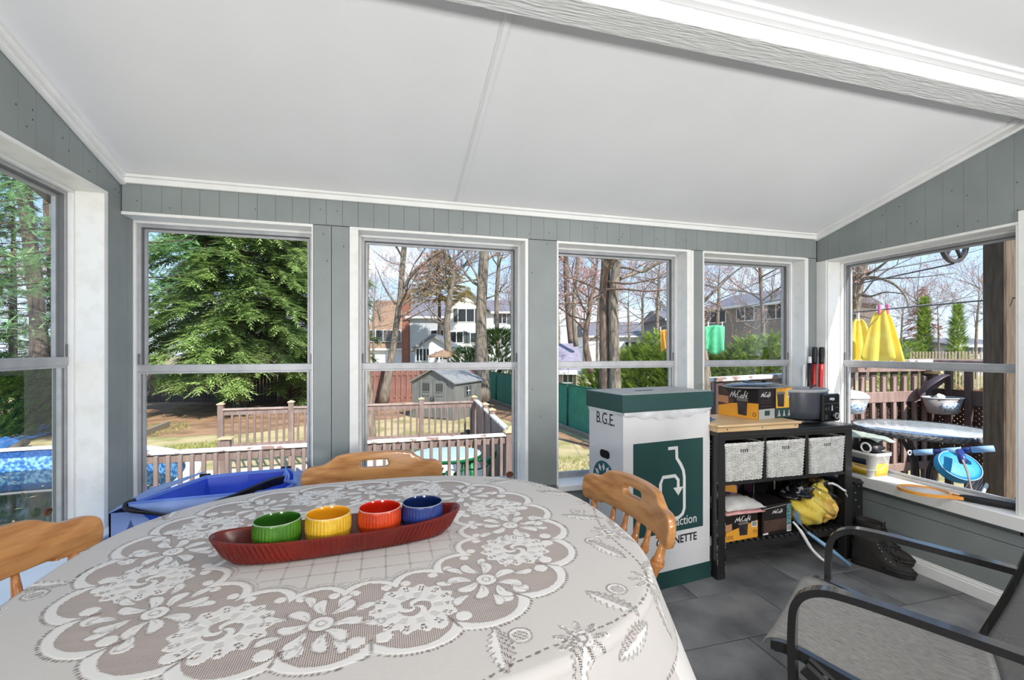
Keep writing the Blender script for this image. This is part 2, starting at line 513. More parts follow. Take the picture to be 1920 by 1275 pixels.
cr = MB()
cr.box(XL, XR, 1.240, 1.276, 2.405, 2.43, 0.004)
cr.box(XL, XR, 1.222, 1.276, 2.418, 2.43, 0.004)
struct(cr.build('trim_3', M_ceil))
cb = MB()
cb.box(XL, XR, YB - 0.016, YB, 2.078, 2.116, 0.003)
cb.box(XL, XR, YB - 0.03, YB, 2.104, 2.119, 0.003)
struct(cb.build('trim_4', M_white))
for nm, X, sg in (('trim_5', XR, -1), ('trim_6', XL, 1)):
    c5 = MB()
    for off, t, hh in ((0.026, 0.018, 0.052), (0.010, 0.034, 0.02), (0.045, 0.024, 0.012)):
        xx = X + sg * t / 2
        c5.beam((xx, YB - 0.002, CEIL(YB) - off), (xx, 1.392, CEIL(1.392) - off), t, hh, 0.003)
    struct(c5.build(nm, M_white))
bs = MB()
bs.box(XR - 0.013, XR, YN, YB, 0, 0.062, 0.002).box(XR - 0.009, XR, YN, YB, 0.06, 0.078, 0.003).box(XR - 0.006, XR, YN, YB, 0.076, 0.088, 0.002)
struct(bs.build('baseboard_right', M_white))
struct(MB().box(XL, XL + 0.013, YN, YB, 0, 0.085, 0.002).build('baseboard_left', M_white))
struct(MB().box(XL, XR, YB - 0.013, YB, 0, 0.085, 0.002).build('baseboard_back', M_white))

# ---- windows: local x along the wall, local y outwards
def make_window(n, loc, rot, w, z0, z1, zr, dep=0.128, lj=0.012, rj=0.012, latch=None, ljm=True, nose=0.03, sill_h=0.036, ends=(0.0, 0.0), reveal_front=0.0):
    e = bpy.data.objects.new('window_%d' % n, None); COL.objects.link(e); struct(e)
    e.location = loc; e.rotation_euler = (0, 0, rot)
    W1 = dep + 0.05
    MB().box(0, w, reveal_front, W1, z1 - 0.014, z1 + 0.001, 0.002).build('head_lining', M_worn, e)
    if ljm:
        MB().box(0, lj, reveal_front, W1, z0, z1 - 0.014, 0.002).build('jamb', M_worn, e)
    MB().box(w - rj, w, reveal_front, W1, z0, z1 - 0.014, 0.002).build('jamb', M_worn, e)
    MB().box(-ends[0], w + ends[1], -nose, W1, z0 - sill_h, z0, 0.004).build('sill', M_white, e)
    a, b = (lj if ljm else 0), w - rj
    t = z1 - 0.014
    st = MB()                                # wooden stops in front of the metal
    st.box(a, a + 0.012, dep - 0.022, dep, z0, t - 0.012, 0.002).box(b - 0.012, b, dep - 0.022, dep, z0, t - 0.012, 0.002).box(a, b, dep - 0.022, dep, t - 0.012, t, 0.002)
    st.build('stop', M_white, e)
    f = MB(); fw = 0.026                      # outer aluminium track
    for (p, q) in ((a, a + fw), (b - fw, b)):
        f.box(p, q, dep, dep + 0.045, z0 + 0.02, t - fw)
    f.box(a, b, dep, dep + 0.045, t - fw, t).box(a, b, dep, dep + 0.045, z0, z0 + 0.02)
    f.build('frame', M_alu, e)
    a += fw; b -= fw
    sl = MB()                                # dark line between track and sash
    for (p, q) in ((a, a + 0.004), (b - 0.004, b)):
        sl.box(p, q, dep + 0.004, dep + 0.04, z0 + 0.02, t - fw - 0.004)
    sl.box(a, b, dep + 0.004, dep + 0.04, t - fw - 0.004, t - fw)
    sl.build('seal', M_seal, e)
    for k, (za, zb2, y0) in enumerate(((zr, t - fw - 0.003, dep + 0.024), (z0 + 0.02, zr + 0.012, dep + 0.006))):
        s = MB()
        sw = 0.012
        s.box(a + 0.003, a + 0.003 + sw, y0, y0 + 0.016, za + (0.016 if k else sw), zb2 - sw).box(b - 0.003 - sw, b - 0.003, y0, y0 + 0.016, za + (0.016 if k else sw), zb2 - sw)
        s.box(a + 0.003, b - 0.003, y0, y0 + 0.016, zb2 - sw, zb2).box(a + 0.003, b - 0.003, y0, y0 + 0.016, za, za + (0.016 if k else sw))
        so_ = s.build('sash', M_alu, e)
        MB().box(a + 0.01, b - 0.01, y0 + 0.0075, y0 + 0.0085, za + 0.008, zb2 - 0.008).build('pane', M_pane, so_)
    m = MB()
    m.box(a - 0.018, b + 0.018, dep - 0.006, dep + 0.026, zr - 0.016, zr + 0.02, 0.002).box(a, b, dep - 0.002, dep + 0.02, zr - 0.026, zr - 0.014, 0.001)
    m.build('meeting_rail', M_alu, e)
    tk = MB()
    for xx in (a - 0.012, b + 0.004):
        tk.box(xx, xx + 0.008, dep - 0.004, dep + 0.004, zr + 0.02, zr + 0.075)
    tk.build('sash_clip', M_seal, e)
    if latch is not None:
        l = MB(); l.lathe([(0, 0), (0.018, 0), (0.018, 0.006), (0.012, 0.010), (0.011, 0.008), (0.0, 0.008)], 20,
                          Matrix.Translation((latch[0], dep - 0.002, latch[1])) @ Matrix.Rotation(R(90), 4, 'X'), sx=1.25)
        l.box(latch[0] - 0.012, latch[0] + 0.012, dep - 0.014, dep - 0.006, latch[1] - 0.003, latch[1] + 0.003)
        l.build('latch', M_brassy, e)
    return e
w1 = make_window(1, (OP[0][0], YB, 0), 0, OP[0][1] - OP[0][0], SB, HB, 1.20, ljm=False, rj=0.008)
w2 = make_window(2, (OP[1][0], YB, 0), 0, OP[1][1] - OP[1][0], SB, HB, 1.20, lj=0.045, rj=0.02, latch=(0.915, 0.535))
w3 = make_window(3, (OP[2][0], YB, 0), 0, OP[2][1] - OP[2][0], SB, HB, 1.20, rj=0.03)
w4 = make_window(4, (OP[3][0], YB, 0), 0, OP[3][1] - OP[3][0], SB, HB, 1.20)
w5 = make_window(5, (XR, 2.494, 0), R(-90), 1.007, SB, HR, 1.20, nose=0.035, sill_h=0.070, ends=(0.077, 1.2), latch=(0.955, 0.535))
w6 = make_window(6, (XL, 1.28, 0), R(90), 1.189, SB + 0.02, HLf, 1.245, nose=0.05, sill_h=0.11, ends=(0.3, 0.09), latch=(1.02, 0.64), rj=0.03)
# white boards that cover the corner and the right-hand jamb of the side windows
struct(MB().box(XR - 0.006, XR + PT, 2.494, YB - 0.001, SB, HR - 0.002, 0.002).build('trim_7', M_white))
struct(MB().box(XR - 0.006, XR + PT, 1.30, 1.487, SB, HR + 0.05, 0.002).build('trim_8', M_white))
struct(MB().box(1.941, 1.961, YB - 0.002, YB + PT, SB, HB - 0.002, 0.002).build('trim_9', M_white))
struct(MB().box(2.897, 2.914, YB - 0.002, YB + PT, SB, HB - 0.002, 0.002).build('trim_10', M_white))
struct(MB().box(XL - PT, XL + 0.004, 2.42, 2.469, 0.49, HLf, 0.002).build('trim_11', M_white)) if False else None
# ================================================================== table, cloth, tray, cups
W_honey = wood('honey_maple', S(196, 142, 86), S(164, 108, 58), 'X', sc=5, r=0.3, coat=0.5)
W_honeyZ = wood('honey_maple_turned', S(196, 132, 72), S(168, 102, 50), 'Z', sc=6, r=0.3, coat=0.5)
W_table = wood('brown_table_top', S(172, 138, 122), S(146, 112, 98), 'X', sc=4, r=0.4)

TC = (-0.040, 1.332); TA, TB, TN = 0.718, 0.622, 2.6
def sup(th, a, b, n):
    c, s = math.cos(th), math.sin(th)
    return (a * math.copysign(abs(c) ** (2 / n), c), b * math.copysign(abs(s) ** (2 / n), s))
tb = thing('dining_table', 'oval dining table standing hidden under the white lace cloth', 'table', (TC[0], TC[1], 0))
poly = [sup(2 * math.pi * k / 120, TA - 0.004, TB - 0.004, TN) for k in range(120)]
MB().prism(poly, 0.732, 0.7625).build('tabletop', W_table, tb)
pd = MB().lathe([(0.0, 0.10), (0.12, 0.10), (0.11, 0.16), (0.06, 0.22), (0.075, 0.36), (0.05, 0.50), (0.08, 0.60), (0.20, 0.73), (0, 0.732)], 28)
pd.build('pedestal', W_honeyZ, tb)
for k in range(4):
    g = R(45 + 90 * k)
    MB().tube([(0.08 * math.cos(g), 0.08 * math.sin(g), 0.17), (0.26 * math.cos(g), 0.26 * math.sin(g), 0.10), (0.42 * math.cos(g), 0.42 * math.sin(g), 0.022)], [0.05, 0.042, 0.022], 10).build('foot', W_honeyZ, tb)

# lace: how dense the cloth is at every point (1 woven, 0 open net), where the dark picot lines run, how thick the thread is
def lace(u, v):
    x, y = u + 0.08, v - 1.37
    p, q = x / 0.605, y / 0.555
    rho = (np.abs(p) ** 2.4 + np.abs(q) ** 2.4) ** (1 / 2.4)
    phi = np.arctan2(q, p)
    # equal steps along the rim
    ko = np.abs(np.sin(11 * phi + 0.4)); ki = np.abs(np.sin(10 * phi))
    ro = 0.945 + 0.055 * ko ** 0.62
    ri = 0.535 - 0.050 * ki ** 0.6
    solid = np.ones_like(u); line = np.zeros_like(u); rais = np.zeros_like(u)
    net = (rho < ro) & (rho > ri)
    solid[net] = 0.0
    # scrolls: a band thin at the crown of each scallop, ending in two curled knobs at the cusp
    band = (rho < ro) & (rho > ro - 0.026 - 0.03 * (1 - ko) ** 1.2)
    solid[band] = 1; rais[band] = 1
    def knobs(rho0, kk, off, rad, sg, asym):
        for i in range(kk):
            for sd in (-1, 1):
                g = (i * math.pi - off) / (kk / 2) + sd * asym
                e = (abs(math.cos(g)) ** 2.4 + abs(math.sin(g)) ** 2.4) ** (-1 / 2.4) * rho0
                # angle in scaled space
                cx, cy = e * math.cos(g) * 0.605, e * math.sin(g) * 0.555
                m = np.hypot(x - cx, y - cy) < rad
                solid[m] = 1; rais[m] = 1
    knobs(0.885, 22, 0.4, 0.0165, 1, 0.045)
    knobs(0.565, 20, 0.0, 0.0115, 1, 0.062)
    bi = (rho > ri) & (rho < ri + 0.022 + 0.03 * (1 - ki) ** 1.2)
    solid[bi] = 1; rais[bi] = 1
    dash = (np.sin((phi * 0.58) * 2 * np.pi / 0.0085) > -0.1)
    line[(np.abs(rho - ro - 0.008) < 0.0052) & dash] = 1
    line[(np.abs(rho - ri + 0.009) < 0.0050) & dash] = 0.9
    line[(np.abs(rho - ri + 0.026) < 0.0038) & dash] = 0.6
    line[(ko < 0.045) & (rho > ro - 0.10) & (rho < ro)] = 0.9
    # centre: drawn-thread squares
    cen = rho < ri - 0.035
    for a, pt in ((x, 0.058), (y, 0.058)):
        d = np.abs((a / pt) % 1 - 0.5) * pt
        line[cen & (d < 0.0019)] = 0.42
    dd = np.hypot((x / 0.058) % 1 - 0.5, (y / 0.058) % 1 - 0.5) * 0.058
    line[cen & (dd < 0.005)] = 0.6
    def spot(g, r0):
        e = (abs(math.cos(g)) ** 2.4 + abs(math.sin(g)) ** 2.4) ** (-1 / 2.4) * r0
        return e * math.cos(g) * 0.605, e * math.sin(g) * 0.555
    # doilies and blossoms alternate round the net
    for i in range(8):
        cx, cy = spot(R(18 + 45 * i), 0.745)
        dx, dy = x - cx, y - cy
        r = np.hypot(dx, dy); a = np.arctan2(dy, dx)
        edge = 0.086 + 0.006 * np.cos(14 * a)
        m = r < edge
        solid[m] = 1; rais[m] = 0.9
        for rr in (0.068, 0.079):
            h = m & (np.abs(r - rr) < 0.0036) & (np.abs(np.sin(7 * a + .3)) < 0.45) & (np.abs(np.sin(7 * a + .3)) > 0.15)
            solid[h] = 0; line[h] = 0.85; rais[h] = 0
        gz = m & (np.abs(r - 0.049) < 0.010) & (np.cos(9 * a) > 0.15)
        rais[gz] = 0.1
        c0 = r < 0.034
        lf = c0 & (np.sin(3 * a + r * 160) > 0.1)
        solid[c0] = 0; rais[c0] = 0; solid[lf] = 1; rais[lf] = 1
        line[c0 & (np.abs(np.sin(3 * a + r * 160) - 0.1) < 0.16)] = 0.5
        # blossom: many separate petals, each outlined, with leaves between
        cx, cy = spot(R(-4.5 + 45 * i), 0.745)
        dx, dy = x - cx, y - cy
        r = np.hypot(dx, dy)
        near = r < 0.15
        for k in range(16):
            an = 2 * math.pi * k / 16 + 0.4 * i + 0.12 * math.sin(3.7 * k + i)
            big = k % 2 == 0
            c_, l_, w_ = (0.056, 0.030, 0.0125) if big else (0.090, 0.024, 0.0095)
            c_ += 0.008 * math.sin(2.3 * k + i)
            lx = dx * math.cos(an) + dy * math.sin(an) - c_; ly = -dx * math.sin(an) + dy * math.cos(an) + 10 * (lx * lx) * (1 if k % 3 else -1)
            f = (lx / l_) ** 2 + (ly / (w_ * (1 + 0.5 * lx / l_))) ** 2
            m = near & (f < 1)
            solid[m] = 1; rais[m] = 1
            line[near & (np.abs(f - 1.0) < 0.20)] = 0.55
            line[m & (np.abs(ly) < 0.0013) & (lx < 0)] = 0.45
        m = r < 0.024
        solid[m] = 1; rais[m] = 1
        line[(np.abs(r - 0.025) < 0.0018)] = 0.6; line[(np.abs(r - 0.009) < 0.0016)] = 0.7
    # the vine outside the medallion
    out = rho > ro + 0.04
    rv = 1.235 + 0.055 * np.sin(7 * phi)
    sd = rho - rv
    ln = (np.abs(sd) < 0.0042) & (np.sin(phi * 240) > -0.4) & out
    line[ln] = 1
    hatch = (np.sin(u * 1250 + v * 420) > -0.1)
    nv = 17
    for i in range(nv):
        g = 2 * math.pi * (i + 0.35) / nv
        for (off, kind, rad, rot) in ((0.0, 'flower', 0.052, 0), (0.10, 'leaf', 0.066, 0.9), (0.16, 'leaf', 0.066, -0.8), (0.22, 'curl', 0.022, 0), (0.255, 'leaf', 0.058, 2.2)):
            gg = g + off * 1.25
            base = 1.235 + 0.055 * math.sin(7 * gg)
            dr = {'flower': 0.015, 'leaf': (0.085 if rot > 0 else -0.08), 'curl': -0.10}[kind]
            e = (abs(math.cos(gg)) ** 2.4 + abs(math.sin(gg)) ** 2.4) ** (-1 / 2.4) * (base + dr)
            # phi is measured in the scaled ellipse
            cx, cy = e * math.cos(gg) * 0.605, e * math.sin(gg) * 0.555
            dx, dy = x - cx, y - cy
            r = np.hypot(dx, dy)
            near = r < rad * 1.3
            a = np.arctan2(dy, dx)
            if kind == 'flower':
                pe = rad * (0.62 + 0.38 * np.cos(9 * a))
                m = near & (r < pe) & (r > rad * 0.42)
                solid[m & hatch] = 0.1; line[m & ~hatch] = 0.25
                rais[near & (np.abs(r - pe) < 0.005)] = 1
                rais[near & (r < rad * 0.42)] = 1
                line[near & (np.abs(r - pe) < 0.002)] = 0.9
                line[near & (np.abs(r - rad * 0.2) < 0.0025)] = 0.8
            elif kind == 'leaf':
                an = gg + rot + (i % 3) * 0.3
                lx = dx * math.cos(an) + dy * math.sin(an); ly = -dx * math.sin(an) + dy * math.cos(an)
                w = 0.30 * rad * np.clip(1 - (lx / rad) ** 2, 0, 1) * (1 + 0.25 * np.sin(lx * 420))
                m = near & (np.abs(ly) < w) & (np.abs(lx) < rad)
                half = m & (ly > -0.002)
                solid[half & hatch] = 0.1; line[half & ~hatch] = 0.2
                rais[m & ~half] = 1
                line[near & (np.abs(np.abs(ly) - w) < 0.002) & (np.abs(lx) < rad)] = 0.7
            else:
                m = near & (r < rad)
                solid[m & hatch & (r < rad * 0.7)] = 0.1
                rais[m & (r >= rad * 0.7)] = 1
                line[near & (np.abs(r - rad) < 0.0025)] = 0.7
    # heart scrolls towards the hem
    kh = np.abs(np.sin(12 * phi))
    hs = (rho > 1.50) & (rho < 1.62 + 0.05 * kh) & (kh > 0.35)
    rais[hs] = 1
    line[(np.abs(rho - 1.50) < 0.006) & dash] = 0.9
    return solid, line, rais

NA, NR, ND = 1150, 235, 96
th = np.linspace(0, 2 * np.pi, NA, endpoint=False)
cs, sn = np.cos(th), np.sin(th)
bx = TA * np.sign(cs) * np.abs(cs) ** (2 / TN); by = TB * np.sign(sn) * np.abs(sn) ** (2 / TN)
nx = np.sign(bx) * np.abs(bx / TA) ** (TN - 1) / TA; ny = np.sign(by) * np.abs(by / TB) ** (TN - 1) / TB
nl = np.hypot(nx, ny); nx, ny = nx / nl, ny / nl
sr = (np.linspace(0.0, 1, NR) ** 0.8)
U, Vv, Pv = [], [], []
for s in sr:
    U.append(TC[0] + bx * s); Vv.append(TC[1] + by * s)
    z = 0.7665 + 0.0012 * np.sin(6.0 * bx * s + 2) * np.sin(5 * by * s)
    Pv.append(np.stack([TC[0] + bx * s, TC[1] + by * s, np.full(NA, 0.7665)], 1))
dmax = 0.30
arc = np.arctan2(by / TB, bx / TA)
fold = 0.55 * np.sin(11 * arc + 0.6) + 0.35 * np.sin(17 * arc + 2.0) + 0.3 * np.sin(5 * arc)
corner = np.exp(-((arc + 0.72) / 0.16) ** 2)
fold2 = fold * 0.5 + 1.5 * corner
Rr = 0.022
for j in range(1, ND + 1):
    t = dmax * (j / ND)
    if t < Rr * math.pi / 2:
        h = Rr * math.sin(t / Rr); dz = Rr * (1 - math.cos(t / Rr)); ex = 0
    else:
        ex = t - Rr * math.pi / 2; h = Rr; dz = Rr + ex
    offs = h + ex * (0.34 + 0.10 * fold2)
    U.append(TC[0] + bx + nx * t); Vv.append(TC[1] + by + ny * t)
    Pv.append(np.stack([TC[0] + bx + nx * offs, TC[1] + by + ny * offs, np.full(NA, 0.7665) - dz * (0.95 - 0.02 * fold2)], 1))
U, Vv, Pv = np.array(U), np.array(Vv), np.array(Pv)
so_, li_, ra_ = lace(U, Vv)
Pv[..., 2] += 0.0007 * ra_ - 0.0004 * li_
nr = NR + ND
idx = np.arange(nr * NA).reshape(nr, NA)
q = np.stack([idx[:-1], np.roll(idx[:-1], -1, 1), np.roll(idx[1:], -1, 1), idx[1:]], -1).reshape(-1, 4)
me = bpy.data.meshes.new('tablecloth')
me.vertices.add(nr * NA); me.vertices.foreach_set('co', Pv.reshape(-1).astype(np.float32))
me.loops.add(q.size); me.loops.foreach_set('vertex_index', q[:, ::-1].reshape(-1).astype(np.int32))
me.polygons.add(len(q)); me.polygons.foreach_set('loop_start', np.arange(0, q.size, 4, dtype=np.int32))
me.polygons.foreach_set('use_smooth', np.ones(len(q), dtype=bool))
me.update(calc_edges=True)
ca = me.attributes.new('lace', 'FLOAT_VECTOR', 'POINT')
ca.data.foreach_set('vector', np.stack([so_, li_, ra_], -1).reshape(-1).astype(np.float32))
cf = me.attributes.new('flat', 'FLOAT_VECTOR', 'POINT')
cf.data.foreach_set('vector', np.stack([U, Vv, U * 0], -1).reshape(-1).astype(np.float32))
M_lace = bpy.data.materials.new('white_lace'); M_lace.use_nodes = True
nt = M_lace.node_tree; N = nt.nodes.new; L = nt.links.new
b = nt.nodes['Principled BSDF']; b.inputs['Roughness'].default_value = 0.85; b.inputs['Specular IOR Level'].default_value = 0.15
a1 = N('ShaderNodeAttribute'); a1.attribute_name = 'lace'
a2 = N('ShaderNodeAttribute'); a2.attribute_name = 'flat'
sp = N('ShaderNodeSeparateXYZ'); L(a1.outputs['Vector'], sp.inputs[0])
r1 = N('ShaderNodeMixRGB'); r1.inputs['Color1'].default_value = (*S(214, 210, 207), 1); r1.inputs['Color2'].default_value = (*S(236, 234, 232), 1)
L(sp.outputs['Z'], r1.inputs['Fac'])
r2 = N('ShaderNodeMixRGB'); r2.inputs['Color2'].default_value = (*S(112, 102, 98), 1)
mu = N('ShaderNodeMath'); mu.operation = 'MULTIPLY'; mu.inputs[1].default_value = 0.85; L(sp.outputs['Y'], mu.inputs[0]); L(mu.outputs[0], r2.inputs['Fac'])
L(r1.outputs[0], r2.inputs['Color1']); L(r2.outputs[0], b.inputs['Base Color'])
sq = N('ShaderNodeSeparateXYZ'); L(a2.outputs['Vector'], sq.inputs[0])
def sine(sock, k):
    m1 = N('ShaderNodeMath'); m1.operation = 'MULTIPLY'; m1.inputs[1].default_value = k; L(sock, m1.inputs[0])
    m2 = N('ShaderNodeMath'); m2.operation = 'SINE'; L(m1.outputs[0], m2.inputs[0]); return m2.outputs[0]
pm = N('ShaderNodeMath'); pm.operation = 'MULTIPLY'
L(sine(sq.outputs['X'], 2 * math.pi / 0.0078), pm.inputs[0]); L(sine(sq.outputs['Y'], 2 * math.pi / 0.0078), pm.inputs[1])
ab = N('ShaderNodeMath'); ab.operation = 'ABSOLUTE'; L(pm.outputs[0], ab.inputs[0])
gt = N('ShaderNodeMath'); gt.operation = 'GREATER_THAN'; gt.inputs[1].default_value = 0.40; L(ab.outputs[0], gt.inputs[0])
inv = N('ShaderNodeMath'); inv.operation = 'LESS_THAN'; inv.inputs[1].default_value = 0.5; L(sp.outputs['X'], inv.inputs[0])
ho = N('ShaderNodeMath'); ho.operation = 'MULTIPLY'; L(gt.outputs[0], ho.inputs[0]); L(inv.outputs[0], ho.inputs[1])
wv = N('ShaderNodeTexNoise'); wv.inputs['Scale'].default_value = 240; wv.inputs['Detail'].default_value = 2
mpw = N('ShaderNodeMapping'); mpw.inputs['Scale'].default_value = (0.25, 1, 1); L(a2.outputs['Vector'], mpw.inputs['Vector']); L(mpw.outputs[0], wv.inputs['Vector'])
ad = N('ShaderNodeMath'); ad.operation = 'MULTIPLY_ADD'; ad.inputs[1].default_value = 0.35; L(wv.outputs['Fac'], ad.inputs[0]); L(sp.outputs['Z'], ad.inputs[2])
bp = N('ShaderNodeBump'); bp.inputs['Strength'].default_value = 0.55; bp.inputs['Distance'].default_value = 0.0015
L(ad.outputs[0], bp.inputs['Height']); L(bp.outputs[0], b.inputs['Normal'])
tr = N('ShaderNodeBsdfTransparent'); ms = N('ShaderNodeMixShader')
tl = N('ShaderNodeBsdfTranslucent'); L(r2.outputs[0], tl.inputs['Color'])
mt = N('ShaderNodeMixShader'); mt.inputs['Fac'].default_value = 0.15
L(b.outputs[0], mt.inputs[1]); L(tl.outputs[0], mt.inputs[2])
L(ho.outputs[0], ms.inputs['Fac']); L(mt.outputs[0], ms.inputs[1]); L(tr.outputs[0], ms.inputs[2])
L(ms.outputs[0], nt.nodes['Material Output'].inputs['Surface'])
me.materials.append(M_lace)
cloth = bpy.data.objects.new('tablecloth', me); COL.objects.link(cloth)
tag(cloth, 'white lace tablecloth with flower medallions draped over the oval table', 'tablecloth')

# ---- tray
M_redglaze = mat('dark_red_glaze', S(118, 28, 16), 0.27, c2=S(96, 20, 12), sc=9, coat=0.08)
ty = thing('serving_tray', 'long narrow dark red ribbed ceramic tray on the lace cloth', 'tray', (-0.097, 1.318, 0.768), R(5.5))
NTh = 1100
def ring(kx, ky, z, rib):
    o = []
    for k in range(NTh):
        g = 2 * math.pi * k / NTh
        x, y = sup(g, 0.316 * kx, 0.079 * ky, 2.5)
        if rib:
            f = 1 - rib * (0.5 + 0.5 * math.cos(x * 2 * math.pi / 0.0125)) if abs(x) < 0.29 else 1 - rib * (0.5 + 0.5 * math.cos(g * 90))
            y *= f
        z2 = z + 0.012 * (abs(x) / 0.316) ** 3 * (z / 0.045)
        o.append((x, y, z2))
    return o
outer = [ring(.82, .68, 0.0, 0), ring(.85, .75, 0.002, .03), ring(.92, .91, 0.018, .085), ring(.985, .99, 0.047, .07), ring(1.0, 1.0, 0.053, 0), ring(1.0, 1.0, 0.056, 0)]
inner = [ring(1.0, 1.0, 0.056, 0), ring(.988, .955, 0.0575, 0), ring(.97, .91, 0.053, 0), ring(.90, .80, 0.018, 0), ring(.83, .66, 0.0085, 0), ring(.5, .3, 0.0065, 0)]
m = MB()
m.grid([list(r) for r in zip(*outer)], closed_u=True)
m.add(outer[0], [tuple(range(NTh))])
m.build('body', M_redglaze, ty, recalc=True)
m = MB(); m.grid([list(r) for r in zip(*inner)], closed_u=True); m.add(inner[-1], [tuple(range(NTh))], True)
m.build('glazed_inside', M_redglaze, ty)

def cup_mb():
    o = MB().lathe([(0.0, 0.0), (0.034, 0.0), (0.040, 0.003, 1), (0.050, 0.014, 1), (0.0565, 0.030, 1), (0.0585, 0.048, 1), (0.0582, 0.066, 1), (0.0572, 0.077, 1), (0.0566, 0.081), (0.0560, 0.0845), (0.0545, 0.0855)], 240, ribs=40, amp=0.035, caps=False)
    i = MB().lathe([(0.0545, 0.0855), (0.0536, 0.0835), (0.0540, 0.066), (0.0545, 0.045), (0.050, 0.022), (0.036, 0.010), (0.0, 0.009)], 64, caps=False)
    return o, i
co, ci = cup_mb()
first = None
for nm, x, y, c, c2, ci2, lb in (
        ('green', -0.262, 1.303, (74, 128, 38), (54, 100, 28), (48, 98, 30), 'green ribbed ceramic cup at the left end of the red tray'),
        ('yellow', -0.140, 1.314, (226, 186, 62), (198, 152, 36), (228, 160, 30), 'yellow ribbed ceramic cup on the red tray beside the green one'),
        ('red', -0.008, 1.327, (206, 74, 34), (178, 52, 24), (196, 36, 18), 'orange-red ribbed ceramic cup on the red tray beside the blue one'),
        ('blue', 0.109, 1.338, (38, 62, 130), (26, 44, 100), (22, 42, 92), 'dark blue ribbed ceramic cup at the right end of the red tray')):
    mo = mat(nm + '_glaze', S(*c), 0.2, c2=S(*c2), sc=18, coat=0.5); mi = mat(nm + '_glaze_inside', S(*ci2), 0.15, sc=10, coat=0.6)
    t = thing('cup', lb, 'cup', (x, y, 0.7765), rng.uniform(0, 1), 'ribbed cups on the red tray'); t.scale = (1.0, 1.0, 1.0)
    co.build('body', mo, t, recalc=False); ci.build('lining', mi, t, recalc=False)
    rim = mat(nm + '_rim', tuple(0.5 * a + 0.35 for a in S(*c)), 0.25)
    MB().tube([(0.0553 * math.cos(2 * math.pi * k / 48), 0.0553 * math.sin(2 * math.pi * k / 48), 0.0853) for k in range(48)], 0.0011, 6, closed=True).build('rim', rim, t)

# ================================================================== windsor chairs
def curve_solid(outer, holes, depth, bevel, res=2):
    cu = bpy.data.curves.new('tmp', 'CURVE'); cu.dimensions = '2D'; cu.fill_mode = 'BOTH'
    for pl in [outer] + holes:
        s = cu.splines.new('POLY'); s.points.add(len(pl) - 1)
        for p, (x, y) in zip(s.points, pl): p.co = (x, y, 0, 1)
        s.use_cyclic_u = True
    cu.extrude = depth / 2 - bevel; cu.bevel_depth = bevel; cu.bevel_resolution = res; cu.offset = -bevel
    ob = bpy.data.objects.new('tmp', cu)
    me = bpy.data.meshes.new_from_object(ob)
    bpy.data.objects.remove(ob); bpy.data.curves.remove(cu)
    return me
def bend_mesh(me, fn, cuts):
    bm = bmesh.new(); bm.from_mesh(me)
    bmesh.ops.remove_doubles(bm, verts=bm.verts, dist=1e-5)
    for x in cuts:
        bmesh.ops.bisect_plane(bm, geom=bm.verts[:] + bm.edges[:] + bm.faces[:], plane_co=(x, 0, 0), plane_no=(1, 0, 0))
    for v in bm.verts: v.co = Vector(fn(*v.co))
    bmesh.ops.recalc_face_normals(bm, faces=bm.faces)
    bm.to_mesh(me); bm.free()
    me.polygons.foreach_set('use_smooth', [True] * len(me.polygons))
    me.set_sharp_from_angle(angle=R(32)); me.update()
top = spline([(-0.292, 0.045, 0), (-0.287, 0.078, 0), (-0.262, 0.096, 0), (-0.215, 0.098, 0), (-0.185, 0.112, 0), (-0.150, 0.132, 0), (-0.08, 0.138, 0), (0.0, 0.139, 0), (0.08, 0.138, 0), (0.150, 0.132, 0), (0.185, 0.112, 0), (0.215, 0.098, 0), (0.262, 0.096, 0), (0.287, 0.078, 0), (0.292, 0.045, 0)], 6)
bot = spline([(0.288, 0.016, 0), (0.272, 0.0, 0), (0.19, 0.0, 0), (0.183, 0.007, 0), (0.10, 0.005, 0), (0, 0.004, 0), (-0.10, 0.005, 0), (-0.183, 0.007, 0), (-0.19, 0.0, 0), (-0.272, 0.0, 0), (-0.288, 0.016, 0)], 4)
outl = [(p.x, p.y) for p in top] + [(p.x, p.y) for p in bot]
slot = rrect(-0.06, 0.06, 0.072, 0.104, 0.0155, 8)
rail = curve_solid(outl[::-1], [slot], 0.030, 0.006)
bend_mesh(rail, lambda x, y, z: (x, -0.245 + 0.62 * x * x - z - 0.10 * (y - 0.0), 0.705 + y), [-.27 + .03 * k for k in range(19)])
rail.materials.append(W_honey)
def spindle(p0, p1, rmax=0.0125, n=14):
    p0, p1 = Vector(p0), Vector(p1)
    prof = [(0, .55), (.1, .62), (.25, .95), (.4, .7), (.55, .6), (.66, .85), (.70, 1.25), (.725, 1.35), (.745, 1.0), (.76, 1.25), (.78, .95), (.88, .8), (1, .62)]
    return MB().tube([p0.lerp(p1, t) for t, _ in prof], [rmax * k for _, k in prof], n)
def turned_leg(p0, p1):
    p0, p1 = Vector(p0), Vector(p1)
    prof = [(0, .7), (.08, .8), (.1, 1.2), (.13, .9), (.3, 1.25), (.45, .85), (.5, 1.2), (.53, .9), (.75, .95), (.9, .7), (1, .6)]
    return MB().tube([p0.lerp(p1, t) for t, _ in prof], [0.02 * k for _, k in prof], 14)
